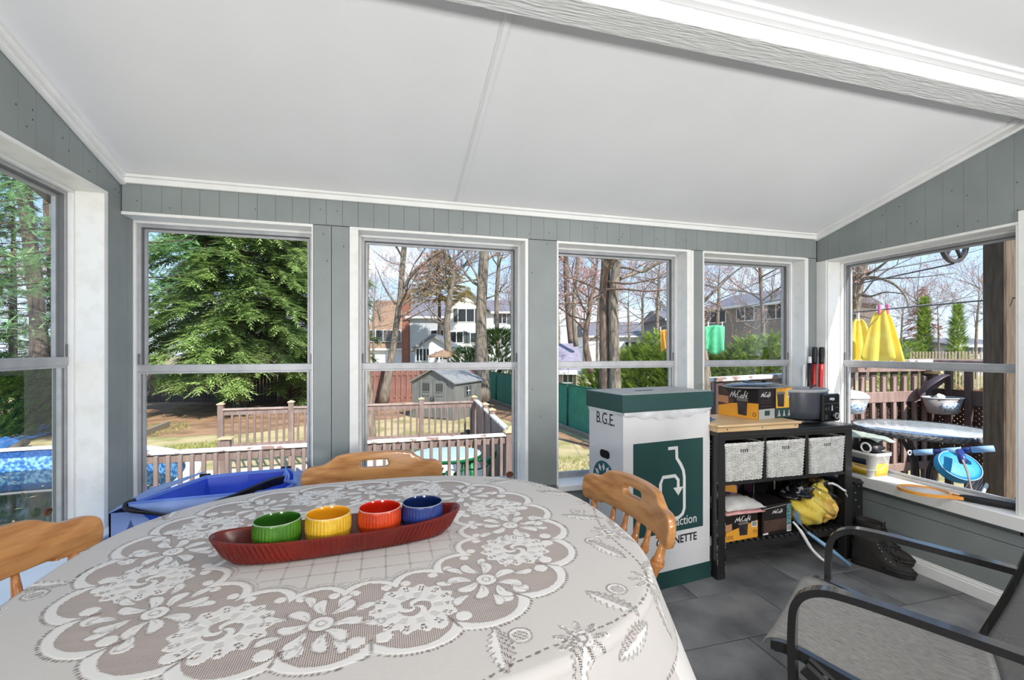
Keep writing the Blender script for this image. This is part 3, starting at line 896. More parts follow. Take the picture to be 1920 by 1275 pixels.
def make_chair(label, loc, rz, sx_=1.0):
    t = thing('dining_chair', label, 'chair', loc, rz, 'wooden dining chairs round the table')
    t.scale = (sx_, 1, 1)
    o = bpy.data.objects.new('top_rail', rail); COL.objects.link(o); o.parent = t
    for x in (-0.232, -0.118, -0.04, 0.04, 0.118, 0.232):
        s = abs(x) > 0.2
        spindle((x * 0.82, -0.175 + 0.5 * x * x, 0.45), (x, -0.245 + 0.62 * x * x, 0.716), 0.0165 if s else 0.0115).build('spindle', W_honeyZ, t)
    st = MB()
    P = []
    for s_, z in ((0, .462), (.5, .455), (.8, .460), (.95, .468), (1, .462), (1, .445), (.95, .434), (.6, .43), (0, .43)):
        P.append([(sup(2 * math.pi * k / 40, 0.22 * s_, 0.21 * s_, 3)[0], sup(2 * math.pi * k / 40, 0.22 * s_, 0.21 * s_, 3)[1], z) for k in range(40)])
    st.grid([list(r) for r in zip(*P)], closed_u=True)
    st.build('seat', W_honey, t)
    for sx in (-1, 1):
        for sy in (-1, 1):
            turned_leg((sx * 0.15, sy * 0.14, 0.435), (sx * 0.215, sy * 0.205, 0.0)).build('leg', W_honeyZ, t)
        spindle((sx * 0.185, -0.172, 0.2), (sx * 0.185, 0.172, 0.2), 0.012).build('stretcher', W_honeyZ, t)
    spindle((-0.185, 0, 0.2), (0.185, 0, 0.2), 0.012).build('stretcher', W_honeyZ, t)
    return t
make_chair('honey maple chair with a slotted top rail on the window side of the table', (-0.035, 1.875, 0), R(180))
make_chair('honey maple chair turned side-on beside the tall white and green carton', (0.607, 1.430, 0), R(93), .93)
make_chair('honey maple chair by the left window, partly cut off by the frame', (-0.745, 1.31, 0), R(-107), 1.17)

# ================================================================== blue box under the left corner
M_peri = mat('periwinkle_corrugated_plastic', S(150, 172, 224), 0.45, c2=S(136, 158, 214), sc=4, bump=0.15, bsc=90, bst=(1, 1, 0.03))
M_royal = mat('royal_blue_plastic', S(40, 84, 214), 0.35, c2=S(32, 70, 196), sc=4)
M_rimblue = mat('pale_blue_folded_rim', S(118, 152, 234), 0.4)
M_blackrub = mat('black_rubber_edging', S(22, 22, 26), 0.5)
M_ink = mat('navy_print', S(70, 94, 150), 0.6)
bx0, bx1, by0, by1, bz = -1.037, -0.355, 2.165, 2.50, 0.652
sb = thing('storage_box', 'open periwinkle blue box printed with trees and a chair under the left corner window', 'box', ((bx0 + bx1) / 2, (by0 + by1) / 2, 0))
m = MB(); tk = 0.006
m.box(bx0, bx1, by0, by0 + tk, 0, bz).box(bx0, bx1, by1 - tk, by1, 0, bz).box(bx0, bx0 + tk, by0, by1, 0, bz).box(bx1 - tk, bx1, by0, by1, 0, bz).box(bx0, bx1, by0, by1, 0, 0.006)
m.build('box_body', M_peri, sb, W=True)
def flap(pts, th=0.004):
    a = [Vector(p) for p in pts]; n = (a[1] - a[0]).cross(a[2] - a[0]).normalized() * th
    return MB().add([*a, *[p - n for p in a]], [(0, 1, 2, 3), (7, 6, 5, 4), (0, 4, 5, 1), (1, 5, 6, 2), (2, 6, 7, 3), (3, 7, 4, 0)])
flap([(bx0, by0, bz), (bx0, by1, bz), (-0.80, 2.47, 0.722), (-0.955, 2.15, 0.690)]).build('flap', M_peri, sb, W=True)
flap([(bx1 + 0.01, by0, bz), (bx1 + 0.01, by1, bz), (-0.41, 2.47, 0.715), (-0.375, 2.16, 0.69)]).build('flap', M_peri, sb, W=True)
def icon(polys, x, z):
    m = MB()
    for pl in polys: m.prism(pl, 0, 0.0008, FRONT(x, by0 - 0.0003, z))
    return m.build('printed_icon', M_ink, sb, W=True)
tree = [[(-.016, 0), (.016, 0), (0, .045)], [(-.003, -.014), (.003, -.014), (.003, 0), (-.003, 0)]]
icon(tree, -0.965, 0.575); icon([[(a * .8, b_ * .8) for a, b_ in p] for p in tree], -0.795, 0.612)
icon([[(-.014, 0), (.0, .05), (.012, .055), (.022, .05), (.012, 0)], [(.0, -.006), (.04, -.004), (.04, .006), (.012, 0)], [(-.004, -.016), (.03, -.016), (.03, -.012), (-.004, -.012)]], -0.875, 0.575)
icon([[(.02 * math.cos(k * .4), .028 * math.sin(k * .4)) for k in range(16)]], -0.70, 0.60)
icon([[(-.03, 0), (.03, 0), (.03, .012), (-.03, .012)]], -0.92, 0.525)
tub = thing('plastic_tub', 'royal blue folding tub with pale rim and black strap on the periwinkle box', 'tub', (-0.64, 2.29, 0.655))
rimp = [(-0.955, 2.142, .690), (-0.80, 2.128, .697), (-0.60, 2.125, .700), (-0.40, 2.135, .702), (-0.372, 2.20, .704), (-0.40, 2.36, .710), (-0.44, 2.445, .712), (-0.62, 2.45, .708), (-0.79, 2.44, .704), (-0.86, 2.31, .700)]
flo = [(-0.80, 2.18, .50), (-0.74, 2.18, .50), (-0.60, 2.18, .50), (-0.46, 2.18, .50), (-0.44, 2.23, .50), (-0.45, 2.33, .50), (-0.47, 2.40, .50), (-0.62, 2.41, .50), (-0.74, 2.40, .50), (-0.78, 2.29, .50)]
outr = [(x + (0.02 if abs(x + .64) < .2 else 0.02 * (1 if x > -.64 else -1)) * 0, y - (0.012 if y < 2.2 else -0.006), z - 0.012) for x, y, z in rimp]
m = MB(); n_ = len(rimp)
for i in range(n_):
    j = (i + 1) % n_
    m.add([rimp[i], rimp[j], flo[j], flo[i]], [(0, 1, 2, 3)])
m.add(flo, [tuple(range(n_))])
m.build('shell', M_royal, tub, W=True, recalc=False, solid=0.004)
m = MB()                                  # bowed outer hull panel at the front
H = []
for i, (x, y, z) in enumerate([(-0.955, 2.136, .690), (-0.88, 2.125, .694), (-0.78, 2.118, .698), (-0.66, 2.116, .700), (-0.5, 2.118, .701), (-0.385, 2.13, .701)]):
    dz = (0.008, 0.045, 0.068, 0.074, 0.06, 0.03)[i]
    H.append([(x, y, z), (x, y - 0.006, z - dz * .5), (x + .004, y + 0.012, z - dz)])
m.grid(H); m.build('hull_panel', M_peri, tub, W=True, solid=0.004)
MB().tube(spline([(-0.945, 2.16, .700), (-0.972, 2.143, .690), (-0.955, 2.126, .672)] + [h[2] for h in H[1:]], 6), 0.0085, 8).build('edging', M_blackrub, tub, W=True)
MB().tube(rimp, 0.006, 6, closed=True, rect=(0.014, 0.012)).build('rim', M_rimblue, tub, W=True)
rr_ = MB()
for k in range(3):
    rr_.tube(spline([(-0.372 - .006 * k, 2.18 + .02 * k, .715), (-0.41 - 0.016 * k, 2.25 + .02 * k, .70), (-0.42 - .012 * k, 2.33 + 0.02 * k, .712), (-0.45, 2.40 + .012 * k, .728)], 5), 0.005, 6)
rr_.build('folded_end', M_rimblue, tub, W=True)
MB().tube(spline([(-0.725, 2.100, .632), (-0.66, 2.096, .668), (-0.585, 2.096, .692), (-0.52, 2.12, .713), (-0.47, 2.18, .722), (-0.43, 2.25, .716)], 7), 1, rect=(0.012, 0.036), up=(0, -.5, 1)).build('strap', M_blackrub, tub, W=True)
for p in ((-0.80, 2.452, .708), (-0.455, 2.455, .718)):
    MB().box(p[0] - .022, p[0] + .022, p[1] - .006, p[1] + .006, p[2] - .01, p[2] + .008, .002).build('clip', M_blackrub, tub, W=True)
# ================================================================== recycling carton
M_card = mat('white_coated_card', S(226, 226, 228), 0.42, c2=S(219, 219, 222), sc=4)
M_dgreen = mat('dark_green_print', S(33, 74, 72), 0.5, c2=S(30, 68, 67), sc=6)
M_lidtop = mat('card_lid_top', S(176, 178, 176), 0.5, c2=S(166, 168, 166), sc=5)
M_bag = mat('clear_plastic_bag', S(232, 233, 236), 0.25, c2=S(205, 207, 210), sc=9, bump=0.5, bsc=25, spec=0.7)
M_black_ink = mat('black_print', S(32, 34, 38), 0.6)
M_white_ink = mat('white_print', S(236, 236, 234), 0.6)
M_teal = mat('teal_print', S(28, 98, 108), 0.5)
M_dark = mat('black_void', S(14, 14, 15), 0.9)
ang = math.atan2(0.045, 0.34)
ct = thing('recycling_carton', 'tall white and dark green recycling carton with a bottle and can symbol', 'carton', (1.200, 2.132, 0), ang)
CW, CDp, CH = 0.600, 0.325, 1.00
MB().box(0, CW, 0, CDp, 0, CH, 0.003).build('body', M_card, ct)
g = MB(); g.box(-0.002, CW + 0.002, -0.002, CDp + 0.002, 0.0, 0.092)
g.build('base_band', M_dgreen, ct)
MB().box(-0.014, CW + 0.014, -0.014, CDp + 0.012, 0.968, 1.060, 0.004).build('lid', M_dgreen, ct)
MB().box(-0.010, CW + 0.010, -0.010, CDp + 0.008, 1.0585, 1.0615).build('lid_top', M_lidtop, ct)
MB().prism(rrect(0.20, 0.33, 0.15, 0.175, 0.012), 1.0612, 1.0622).build('slot', M_dark, ct)
P = []
for i in range(41):
    x = CW * i / 40
    d = 0.022 + 0.030 * math.sin(math.pi * x / CW) + 0.006 * math.sin(x * 60)
    P.append([(x, -0.003, 0.972), (x, -0.009 - 0.004 * math.sin(x * 45), 0.972 - d * .5), (x, -0.003, 0.972 - d)])
MB().grid(P).build('bag_edge', M_bag, ct)
P = []
for i in range(21):
    y = CDp * i / 20
    P.append([(-0.003, y, 0.972), (-0.008 - .003 * math.sin(y * 50), y, 0.962), (-0.003, y, 0.950)])
MB().grid(P).build('bag_edge', M_bag, ct)
CF = lambda x, z, y=-0.0012: frame((x, y, z), (1, 0, 0), (0, 0, 1))
SQ = (0.062, 0.545, 0.300, 0.800)
MB().box(SQ[0], SQ[1], -0.0012, 0.0, SQ[2], SQ[3]).build('printed_square', M_dgreen, ct)
def stroke(pts, w, name, m, par, y=-0.0022):
    mb = MB(); pts = [Vector((p[0], 0, p[1])) for p in pts]
    mb.tube([(p.x, y, p.z) for p in pts], 1, rect=(w, 0.001), up=(0, -1, 0))
    return mb.build(name, m, par)
q = lambda u, v: (SQ[0] + u * (SQ[1] - SQ[0]), SQ[3] - v * (SQ[3] - SQ[2]))
stroke([q(.48, .085), q(.60, .085)], .017, 'printed_symbol', M_white_ink, ct)
stroke([q(.60, .07), q(.605, .20), q(.66, .27), q(.70, .34), q(.715, .42), q(.715, .76), q(.69, .82), q(.63, .855), q(.48, .86), q(.40, .845), q(.37, .80), q(.37, .46), q(.405, .39), q(.58, .39), q(.625, .44), q(.625, .53)], .019, 'printed_symbol', M_white_ink, ct)
MB().prism([(0.555, -.52), (.70, -.52), (.627, -.61)], 0, .0012, CF(SQ[0], SQ[3]) @ Matrix.Diagonal((SQ[1] - SQ[0], SQ[3] - SQ[2], 1, 1))).build('printed_arrow', M_white_ink, ct)
text('Consignaction', M_white_ink, CF(SQ[1] - 0.045, SQ[2] + 0.030, -0.0018), 0.072, ct, W=False, align='RIGHT', sx=0.86)
text('CANNETTE', M_black_ink, CF(SQ[1] - 0.045, SQ[2] - 0.068, -0.001), 0.062, ct, W=False, align='RIGHT', bold=0.0012, sx=0.9)
CL = lambda y, z: frame((-0.0012, y, z), (0, -1, 0), (0, 0, 1))
text('B.G.E.', M_black_ink, CL(0.250, 0.885), 0.092, ct, W=False, sx=0.78)
MB().prism(rrect(-.045, .045, -.022, .022, .02), 0, .001, CL(0.165, 0.72)).build('hand_hole', M_dark, ct)
MB().prism([(.105 * math.cos(k * .1963), .105 * math.sin(k * .1963)) for k in range(32)], 0, .0008, CL(0.175, 0.575)).build('printed_emblem', M_teal, ct)
m = MB()
for k in range(12):
    a = R(30 * k)
    for s in (1,):
        ca, sa = math.cos(a), math.sin(a)
        m.prism([(ca * r_ - sa * w_, sa * r_ + ca * w_) for r_, w_ in ((.05, 0), (.07, .013), (.095, 0), (.07, -.013))], 0.0008, .0014, CL(0.175, 0.575))
m.build('printed_emblem', M_white_ink, ct)

# ================================================================== black sideboard with baskets
M_blk = mat('worn_black_paint', S(30, 29, 29), 0.35, c2=S(40, 38, 37), sc=7, bump=0.1, bsc=40, coat=0.15)
M_scuff = mat('scuffed_wood_edge', S(150, 140, 128), 0.7, c2=S(70, 64, 60), sc=60, lo=0.45, hi=0.55)
SX0, SX1, SY0, SY1, SZ = 1.806, 2.800, 2.165, 2.530, 0.832
sd_ = thing('sideboard', 'black painted sideboard holding three white wicker baskets and a slatted shelf', 'sideboard', ((SX0 + SX1) / 2, (SY0 + SY1) / 2, 0))
MB().box(SX0 - 0.012, SX1 + 0.018, SY0 - 0.018, SY1 + 0.005, SZ - 0.024, SZ, 0.003).build('top', M_blk, sd_, W=True)
for x in (SX0, SX1 - 0.055):
    for y in (SY0, SY1 - 0.05):
        MB().box(x, x + 0.055, y, y + 0.05, 0.0, SZ - 0.024, 0.002).build('leg', M_blk, sd_, W=True)
MB().box(SX0 + 0.055, SX1 - 0.055, SY0 + 0.004, SY0 + 0.024, SZ - 0.05, SZ - 0.024).build('apron', M_blk, sd_, W=True)
MB().box(SX0 + 0.04, SX1 - 0.04, SY0 + 0.004, SY1 - 0.004, 0.525, 0.543, 0.002).build('shelf', M_blk, sd_, W=True)
for x in (2.125, 2.437):
    MB().box(x, x + 0.022, SY0 + 0.002, SY1 - 0.01, 0.543, SZ - 0.024, 0.001).build('divider', M_blk, sd_, W=True)
MB().box(SX0 + 0.05, SX0 + 0.04 + 0.012, SY0 + 0.05, SY1 - 0.05, 0.54, SZ - 0.03).build('side_panel', M_blk, sd_, W=True)
MB().box(SX1 - 0.052, SX1 - 0.04, SY0 + 0.05, SY1 - 0.05, 0.54, SZ - 0.03).build('side_panel', M_blk, sd_, W=True)
MB().box(SX0 + 0.05, SX1 - 0.05, SY1 - 0.016, SY1 - 0.01, 0.54, SZ - 0.03).build('back_panel', M_blk, sd_, W=True)
for y in (SY0 + 0.008, SY1 - 0.03):
    MB().box(SX0 + 0.05, SX1 - 0.05, y, y + 0.022, 0.155, 0.190, 0.002).build('shelf_rail', M_blk, sd_, W=True)
slat = None
for k in range(21):
    x = SX0 + 0.075 + k * 0.042
    if slat is None:
        slat = MB().box(-0.013, 0.013, SY0 + 0.004 - (SY0 + SY1) / 2, SY1 - 0.004 - (SY0 + SY1) / 2, 0.190, 0.203, 0.002).build('slat', M_blk, sd_)
        o = slat
    else:
        o = copy_of(slat, sd_)
    o.location = (x - (SX0 + SX1) / 2, 0, 0)
m = MB()
for _ in range(14):
    z = rng.uniform(0.05, 0.6); m.box(SX0 - .0006, SX0 + .003, SY0 - .0006, SY0 + .0025, z, z + rng.uniform(.02, .08))
for _ in range(10):
    z = rng.uniform(0.03, 0.3); m.box(SX0 + .052, SX0 + .0556, SY0 - .0006, SY0 + .002, z, z + rng.uniform(.01, .05))
stuff(m.build('paint_chips', M_scuff, sd_, W=True))
# baskets: woven strand by strand
M_wick = mat('white_painted_wicker', S(228, 227, 224), 0.6, c2=S(206, 204, 199), sc=30, bump=0.2, bsc=120)
M_wickd = mat('wicker_shadow_core', S(84, 80, 78), 0.9)  # dark inner sheets stand in for the shade behind the weave
def basket_parts():
    wt, wb_, dt, h = 0.135, 0.125, 0.145, 0.218
    parts = []
    weave = MB(); NS = 19
    rows = 23
    for r in range(rows):
        z = 0.006 + (h - 0.02) * r / (rows - 1)
        k = z / h; hw = wb_ + (wt - wb_) * k; hd = dt - 0.008 * (1 - k)
        pts = []
        per = [(-hw + 2 * hw * i / 76, -hd) for i in range(76)] + [(hw, -hd + 2 * hd * i / 40) for i in range(40)] + [(hw - 2 * hw * i / 20, hd) for i in range(20)] + [(-hw, hd - 2 * hd * i / 40) for i in range(40)]
        for i, (x, y) in enumerate(per):
            if i < 76:
                o = 0.0068 * abs(math.sin(math.pi * i / 5.846)) ** .8 + (0.0018 if (int(i / 5.846) + r) % 2 else -0.0012)
                pts.append((x, y - o, z + 0.0012 * math.sin(i * .9 + r)))
            elif i < 116 or i >= 136:
                o = 0.004 * math.cos(math.pi * (i / 4.0 + r)); pts.append((x + (o if i < 116 else -o), y, z))
            else:
                pts.append((x, y, z))
        hole = r in (18, 19)
        if hole:
            weave.tube(pts[:30], 0.0042, 5); weave.tube(pts[46:] + pts[:1], 0.0042, 5)
        else:
            weave.tube(pts, 0.0042, 5, closed=True)
    parts.append(('weave', weave, M_wick, True))
    st = MB()
    for i in range(19):
        x = -0.128 + 0.256 * i / 18
        if abs(x) < 0.036:
            st.tube([(x * .93, -dt + 0.002, 0.004), (x * .985, -dt + 0.001, 0.180)], 0.003, 5)
        else:
            st.tube([(x * .93, -dt + 0.002, 0.004), (x * 1.0, -dt + 0.001, h - 0.008)], 0.003, 5)
    parts.append(('stakes', st, M_wick, True))
    rim = MB()
    for ph in (0, math.pi):
        P = []
        for i in range(64):
            g = i / 64; t = g * 4
            x, y = [(-wt + 2 * wt * (t % 1), -dt), (wt, -dt + 2 * dt * (t % 1)), (wt - 2 * wt * (t % 1), dt), (-wt, dt - 2 * dt * (t % 1))][int(t) % 4]
            P.append((x + 0.003 * math.sin(i * 2 + ph), y + 0.003 * math.cos(i * 2 + ph), h - 0.006 + 0.004 * math.sin(i * 1.9 + ph)))
        rim.tube(P, 0.006, 6, closed=True)
    parts.append(('rim', rim, M_wick, False))
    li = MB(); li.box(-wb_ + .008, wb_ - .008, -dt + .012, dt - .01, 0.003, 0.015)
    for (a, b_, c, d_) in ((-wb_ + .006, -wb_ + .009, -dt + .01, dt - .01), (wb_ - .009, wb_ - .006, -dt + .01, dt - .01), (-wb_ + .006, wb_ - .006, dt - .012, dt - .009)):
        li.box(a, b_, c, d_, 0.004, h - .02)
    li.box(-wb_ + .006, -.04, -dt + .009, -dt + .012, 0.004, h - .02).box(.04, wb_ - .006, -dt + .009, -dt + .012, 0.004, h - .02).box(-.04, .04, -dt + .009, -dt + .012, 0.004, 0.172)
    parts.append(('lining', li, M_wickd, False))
    return parts
bk = None
for x, dz, lb, rz in ((1.992, 0.0, 'white wicker basket in the left bay of the black sideboard', 0.0), (2.292, 0.0, 'white wicker basket in the middle bay of the black sideboard', -0.02), (2.603, 0.0, 'white wicker basket in the right bay of the black sideboard', 0.01)):
    loc = (x, SY0 + 0.148, 0.544)
    if bk is None:
        bk = thing('wicker_basket', lb, 'basket', loc, rz, 'white wicker baskets in the sideboard')
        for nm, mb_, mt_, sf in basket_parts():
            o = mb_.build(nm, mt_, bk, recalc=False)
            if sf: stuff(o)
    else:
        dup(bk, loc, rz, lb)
# ---- pine board on the sideboard
W_pine = wood('pale_pine', S(226, 196, 152), S(206, 170, 122), 'X', sc=5, r=0.5, coat=0.0)
pb = thing('pine_board', 'thick pale pine board with a rounded lip lying on the left of the sideboard', 'board', (2.08, 2.34, SZ))
m = MB(); m.box(1.795, 2.365, 2.150, 2.52, SZ, 0.862, 0.002); m.build('body', W_pine, pb, W=True)
MB().box(1.787, 2.378, 2.134, 2.52, 0.858, 0.874, 0.007).build('lip', W_pine, pb, W=True)
for x, z in ((1.86, .846), (2.10, .848), (2.34, .85)):
    MB().lathe([(0, 0), (.004, 0), (.003, .001), (0, .001)], 10, FRONT(x, 2.1495, z)).build('screw_hole', M_dark, pb, W=True)
cp = thing('blue_plastic_piece', 'small unidentified blue plastic piece on the pine board against the carton', 'clip', (1.855, 2.30, 0.874))  # unidentified blue piece, shaped as a small cap with a tab
MB().lathe([(0, 0), (.022, 0), (.022, .018), (.018, .022), (0, .022)], 24).build('round_body', mat('blue_plastic', S(50, 96, 150), 0.4), cp)
MB().box(.018, .048, -.006, .006, .003, .009, .002).build('tab', bpy.data.materials['blue_plastic'], cp)

# ---- coffee boxes
M_cblk = mat('black_coated_card', S(36, 28, 27), 0.35, c2=S(28, 22, 22), sc=5)
M_corg = mat('orange_print', S(240, 172, 56), 0.4, c2=S(234, 160, 46), sc=6)
M_cgry = mat('grey_print', S(176, 176, 176), 0.4)
M_cgrn = mat('bottle_green_print', S(42, 72, 68), 0.45)
M_cbrn = mat('brown_print', S(92, 66, 56), 0.45, c2=S(70, 50, 44), sc=12)
M_ctan = mat('tan_print', S(196, 142, 106), 0.45)
M_cyel = mat('yellow_print', S(238, 190, 70), 0.4, c2=S(226, 160, 50), sc=14)
M_cup = mat('dark_cup_print', S(44, 40, 42), 0.3, c2=S(64, 58, 60), sc=20)
M_cuplid = mat('grey_cup_lid_print', S(120, 116, 112), 0.35)
def flat(poly, name, m, par, M, h=0.0006, lift=0.0):
    return MB().prism(poly, lift, lift + h, M).build(name, m, par)
def script_word(par, M, w, h, m):
    # the hand-lettered word, stroke by stroke: M c C a f e with its accent
    arc = lambda cx, cy, rx, ry, a0, a1, n=10: [(cx + rx * math.cos(R(a0 + (a1 - a0) * k / n)), cy + ry * math.sin(R(a0 + (a1 - a0) * k / n))) for k in range(n + 1)]
    st = [[(.0, .0), (.06, .55), (.10, .78), (.13, .30), (.15, .12), (.20, .55), (.245, .92), (.25, .40), (.275, .05)],
          arc(.345, .24, .05, .20, 60, 320), arc(.50, .50, .095, .46, 55, 315, 14), arc(.645, .22, .048, .20, 20, 340), [(.69, .42), (.695, .12), (.72, .03)],
          [(.845, .86), (.815, .98), (.79, .80), (.77, .20), (.74, -.22)], [(.74, .42), (.84, .46)], [(.85, .22), (.92, .30), (.925, .42), (.88, .42), (.855, .22), (.89, .02), (.96, .10)], [(.90, .58), (.95, .76)]]
    mb = MB()
    for pl in st:
        mb.tube([M @ Vector((px * w + .16 * py * h, py * h, .0012)) for px, py in pl], 1, rect=(h * .105, .0006), up=M.to_3x3() @ Vector((0, 0, 1)))
    return mb.build('lettering', m, par)
def cup_print(par, M, x, z, s):
    flat([(x - .030 * s, z), (x + .030 * s, z - .004 * s), (x + .036 * s, z + .088 * s), (x - .036 * s, z + .088 * s)], 'printed_cup', M_cup, par, M, lift=.0012)
    flat([(x - .041 * s, z + .088 * s), (x + .041 * s, z + .088 * s), (x + .040 * s, z + .101 * s), (x + .030 * s, z + .106 * s), (x - .030 * s, z + .106 * s), (x - .040 * s, z + .101 * s)], 'printed_cup_lid', M_cuplid, par, M, lift=.0016)
def barcode(par, M, x, z, w, h):
    flat([(x, z), (x + w, z), (x + w, z + h), (x, z + h)], 'printed_barcode', M_white_ink, par, M, lift=.0012)
    m = MB(); t = x + w * .08
    while t < x + w * .9:
        e = rng.choice((.0012, .002, .003)); m.prism([(t, z + h * .18), (t + e, z + h * .18), (t + e, z + h * .92), (t, z + h * .92)], .0018, .0022, M); t += e + rng.choice((.0015, .0025))
    stuff(m.build('printed_bars', M_black_ink, par))
def ringp(par, M, x, z, r, m):
    MB().tube([M @ Vector((x + r * math.cos(k * .393), z + r * math.sin(k * .393), .0014)) for k in range(16)], r * .12, 4, closed=True).build('printed_ring', m, par)
# A: turned so that its long side (facing left) and its end are both seen
ca = thing('coffee_box', 'long black and orange coffee pod box under the black lid on the pine board', 'box', (2.158, 2.236, 0.874), R(12))
MB().box(0, 0.155, 0, 0.278, 0, 0.186, 0.0015).build('carton', M_cblk, ca)
ML = frame((-0.0004, 0.278, 0), (0, -1, 0), (0, 0, 1)); MF = frame((0, -0.0004, 0), (1, 0, 0), (0, 0, 1))
flat([(.001, .001), (.277, .001), (.277, .098), (.19, .095), (.10, .085), (.001, .062)], 'orange_panel', M_corg, ca, ML)
flat([(.001, .062), (.10, .085), (.12, .10), (.06, .17), (.001, .185)], 'brown_panel', M_cbrn, ca, ML)
flat([(.001, .085), (.075, .08), (.075, .125), (.001, .13)], 'tan_panel', M_ctan, ca, ML, lift=.001)
script_word(ca, ML @ Matrix.Translation((.085, .122, 0)), .125, .046, M_white_ink)
cup_print(ca, ML, .172, .020, .95); ringp(ca, ML, .252, .030, .011, M_black_ink)
text('70', M_white_ink, ML @ Matrix.Translation((.02, .035, .0008)), .022, ca, W=False) if False else None
flat([(.001, .001), (.154, .001), (.154, .062), (.001, .062)], 'grey_panel', M_cgry, ca, MF)
script_word(ca, MF @ Matrix.Translation((.020, .135, 0)), .095, .030, M_white_ink)
flat([(.056, .022), (.104, .022), (.104, .052), (.056, .052)], 'printed_badge', M_cgrn, ca, MF, lift=.001)
m = MB()
for z in (.112, .098, .078): m.prism([(.02, z), (.12, z), (.12, z + .003), (.02, z + .003)], .0008, .0012, MF)
m.build('printed_lines', M_cbrn, ca)
cb_ = thing('coffee_box', 'yellow-ended coffee pod box with a green base strip beside the slow cooker', 'box', (2.316, 2.268, 0.874), R(5))
MB().box(0, 0.142, 0, 0.24, 0, 0.186, 0.0015).build('carton', M_cblk, cb_)
flat([(.004, .062), (.141, .062), (.141, .185), (.004, .185)], 'yellow_panel', M_cyel, cb_, MF)
flat([(.001, .001), (.141, .001), (.141, .061), (.001, .061)], 'green_panel', M_cgrn, cb_, MF)
cup_print(cb_, MF, .042, .072, .85); barcode(cb_, MF, .098, .125, .034, .048)
for x in (.028, .07, .112):
    flat([(x - .012, .012), (x + .012, .012), (x + .005, .03), (x + .003, .048), (x - .003, .048), (x - .005, .03)], 'printed_tree', M_cgry, cb_, MF, lift=.001)
# the cooker's lid lies across the boxes
M_lidm = mat('black_glass_lid', S(34, 36, 42), 0.12, c2=S(26, 28, 33), sc=4, coat=0.6)
M_lidr = mat('grey_steel_rim', S(140, 142, 147), 0.3, metal=0.4)
ld = thing('cooker_lid', 'oval black glass cooker lid lying across the coffee boxes', 'lid', (2.25, 2.36, 1.0615), R(6))
MB().lathe([(0.0, 0.0), (0.215, 0.0), (0.222, 0.004), (0.218, 0.009), (0.17, 0.022), (0.10, 0.030), (0.0, 0.032)], 56, sy=0.62).build('dome', M_lidm, ld)
MB().tube([(0.221 * math.cos(k * .1122), 0.62 * 0.221 * math.sin(k * .1122), 0.005) for k in range(56)], 0.0045, 6, closed=True).build('rim', M_lidr, ld)
MB().tube(spline([(-.085, 0, .028), (-.075, 0, .036), (-.04, 0, .041), (.04, 0, .041), (.075, 0, .036), (.085, 0, .028)], 5), 1, rect=(.028, .009), up=(0, 0, 1)).build('handle', M_lidm, ld)
# ---- slow cooker
M_ck = mat('dark_slate_cooker', S(62, 66, 74), 0.35, c2=S(56, 60, 68), sc=6, coat=0.2)
M_ckr = mat('grey_cooker_rim', S(168, 170, 173), 0.35, c2=S(156, 158, 161), sc=8)
M_ckp = mat('black_control_panel', S(24, 25, 27), 0.25, coat=0.3)
ck = thing('slow_cooker', 'dark oval slow cooker with a control panel at the right end of the sideboard', 'cooker', (2.590, 2.345, SZ), R(6))
MB().lathe([(0.0, 0.030), (0.165, 0.030), (0.172, 0.036), (0.180, 0.08), (0.184, 0.19), (0.184, 0.20)], 56, sy=0.72, caps=False).build('body', M_ck, ck)
MB().lathe([(0.184, 0.196), (0.190, 0.199), (0.192, 0.207), (0.188, 0.214), (0.176, 0.215), (0.168, 0.208), (0.160, 0.15), (0.15, 0.06), (0.0, 0.055)], 56, sy=0.72, caps=False).build('pot', M_ckr, ck)
MB().lathe([(0.0, 0.0), (0.145, 0.0), (0.15, 0.006), (0.15, 0.031), (0, 0.031)], 48, sy=0.70).build('base', M_ckp, ck)
MP = frame((0.0, -0.150, 0.0), (1, 0, 0), (0, 0, 1))
MB().box(0.000, 0.158, -0.150, -0.03, 0.016, 0.188, 0.008).build('control_panel', M_ckp, ck)
text('NINJA', M_white_ink, MP @ Matrix.Translation((.058, .150, .001)), .020, ck, W=False, bold=.0006, sx=0.8)
m = MB(); m.lathe([(0, 0), (.024, 0), (.022, .014), (0, .014)], 28, MP @ Matrix.Translation((.098, .052, 0))); m.build('dial', M_ckp, ck)
MB().tube([MP @ Vector((.105 + .016 * math.cos(k * .3142), .052 + .018 * math.sin(k * .3142), .0145)) for k in range(20)], .0016, 5, closed=True).build('dial_ring', M_white_ink, ck)
m = MB()
m.prism([(.076, .085), (.086, .085), (.083, .118), (.079, .118)], 0, .0008, MP)
m.build('printed_figure', M_white_ink, ck)
m = MB()
for x, z, w, h in ((.018, .098, .014, .004), (.018, .09, .014, .003), (.044, .10, .012, .004), (.044, .09, .012, .003), (.12, .10, .014, .004), (.02, .055, .018, .003), (.02, .045, .02, .003), (.02, .035, .014, .003), (.012, .128, .135, .0012)):
    m.prism([(x, z), (x + w, z), (x + w, z + h), (x, z + h)], 0, .0008, MP)
m.build('printed_settings', mat('grey_legend', S(110, 112, 114), 0.5), ck)
cd_ = MB().tube(spline([(.09, .0, .212), (.12, -.02, .232), (.15, .01, .226), (.17, .05, .222), (.19, .07, .24)], 6), .005, 7)
cd_.build('cord', M_ckp, ck)
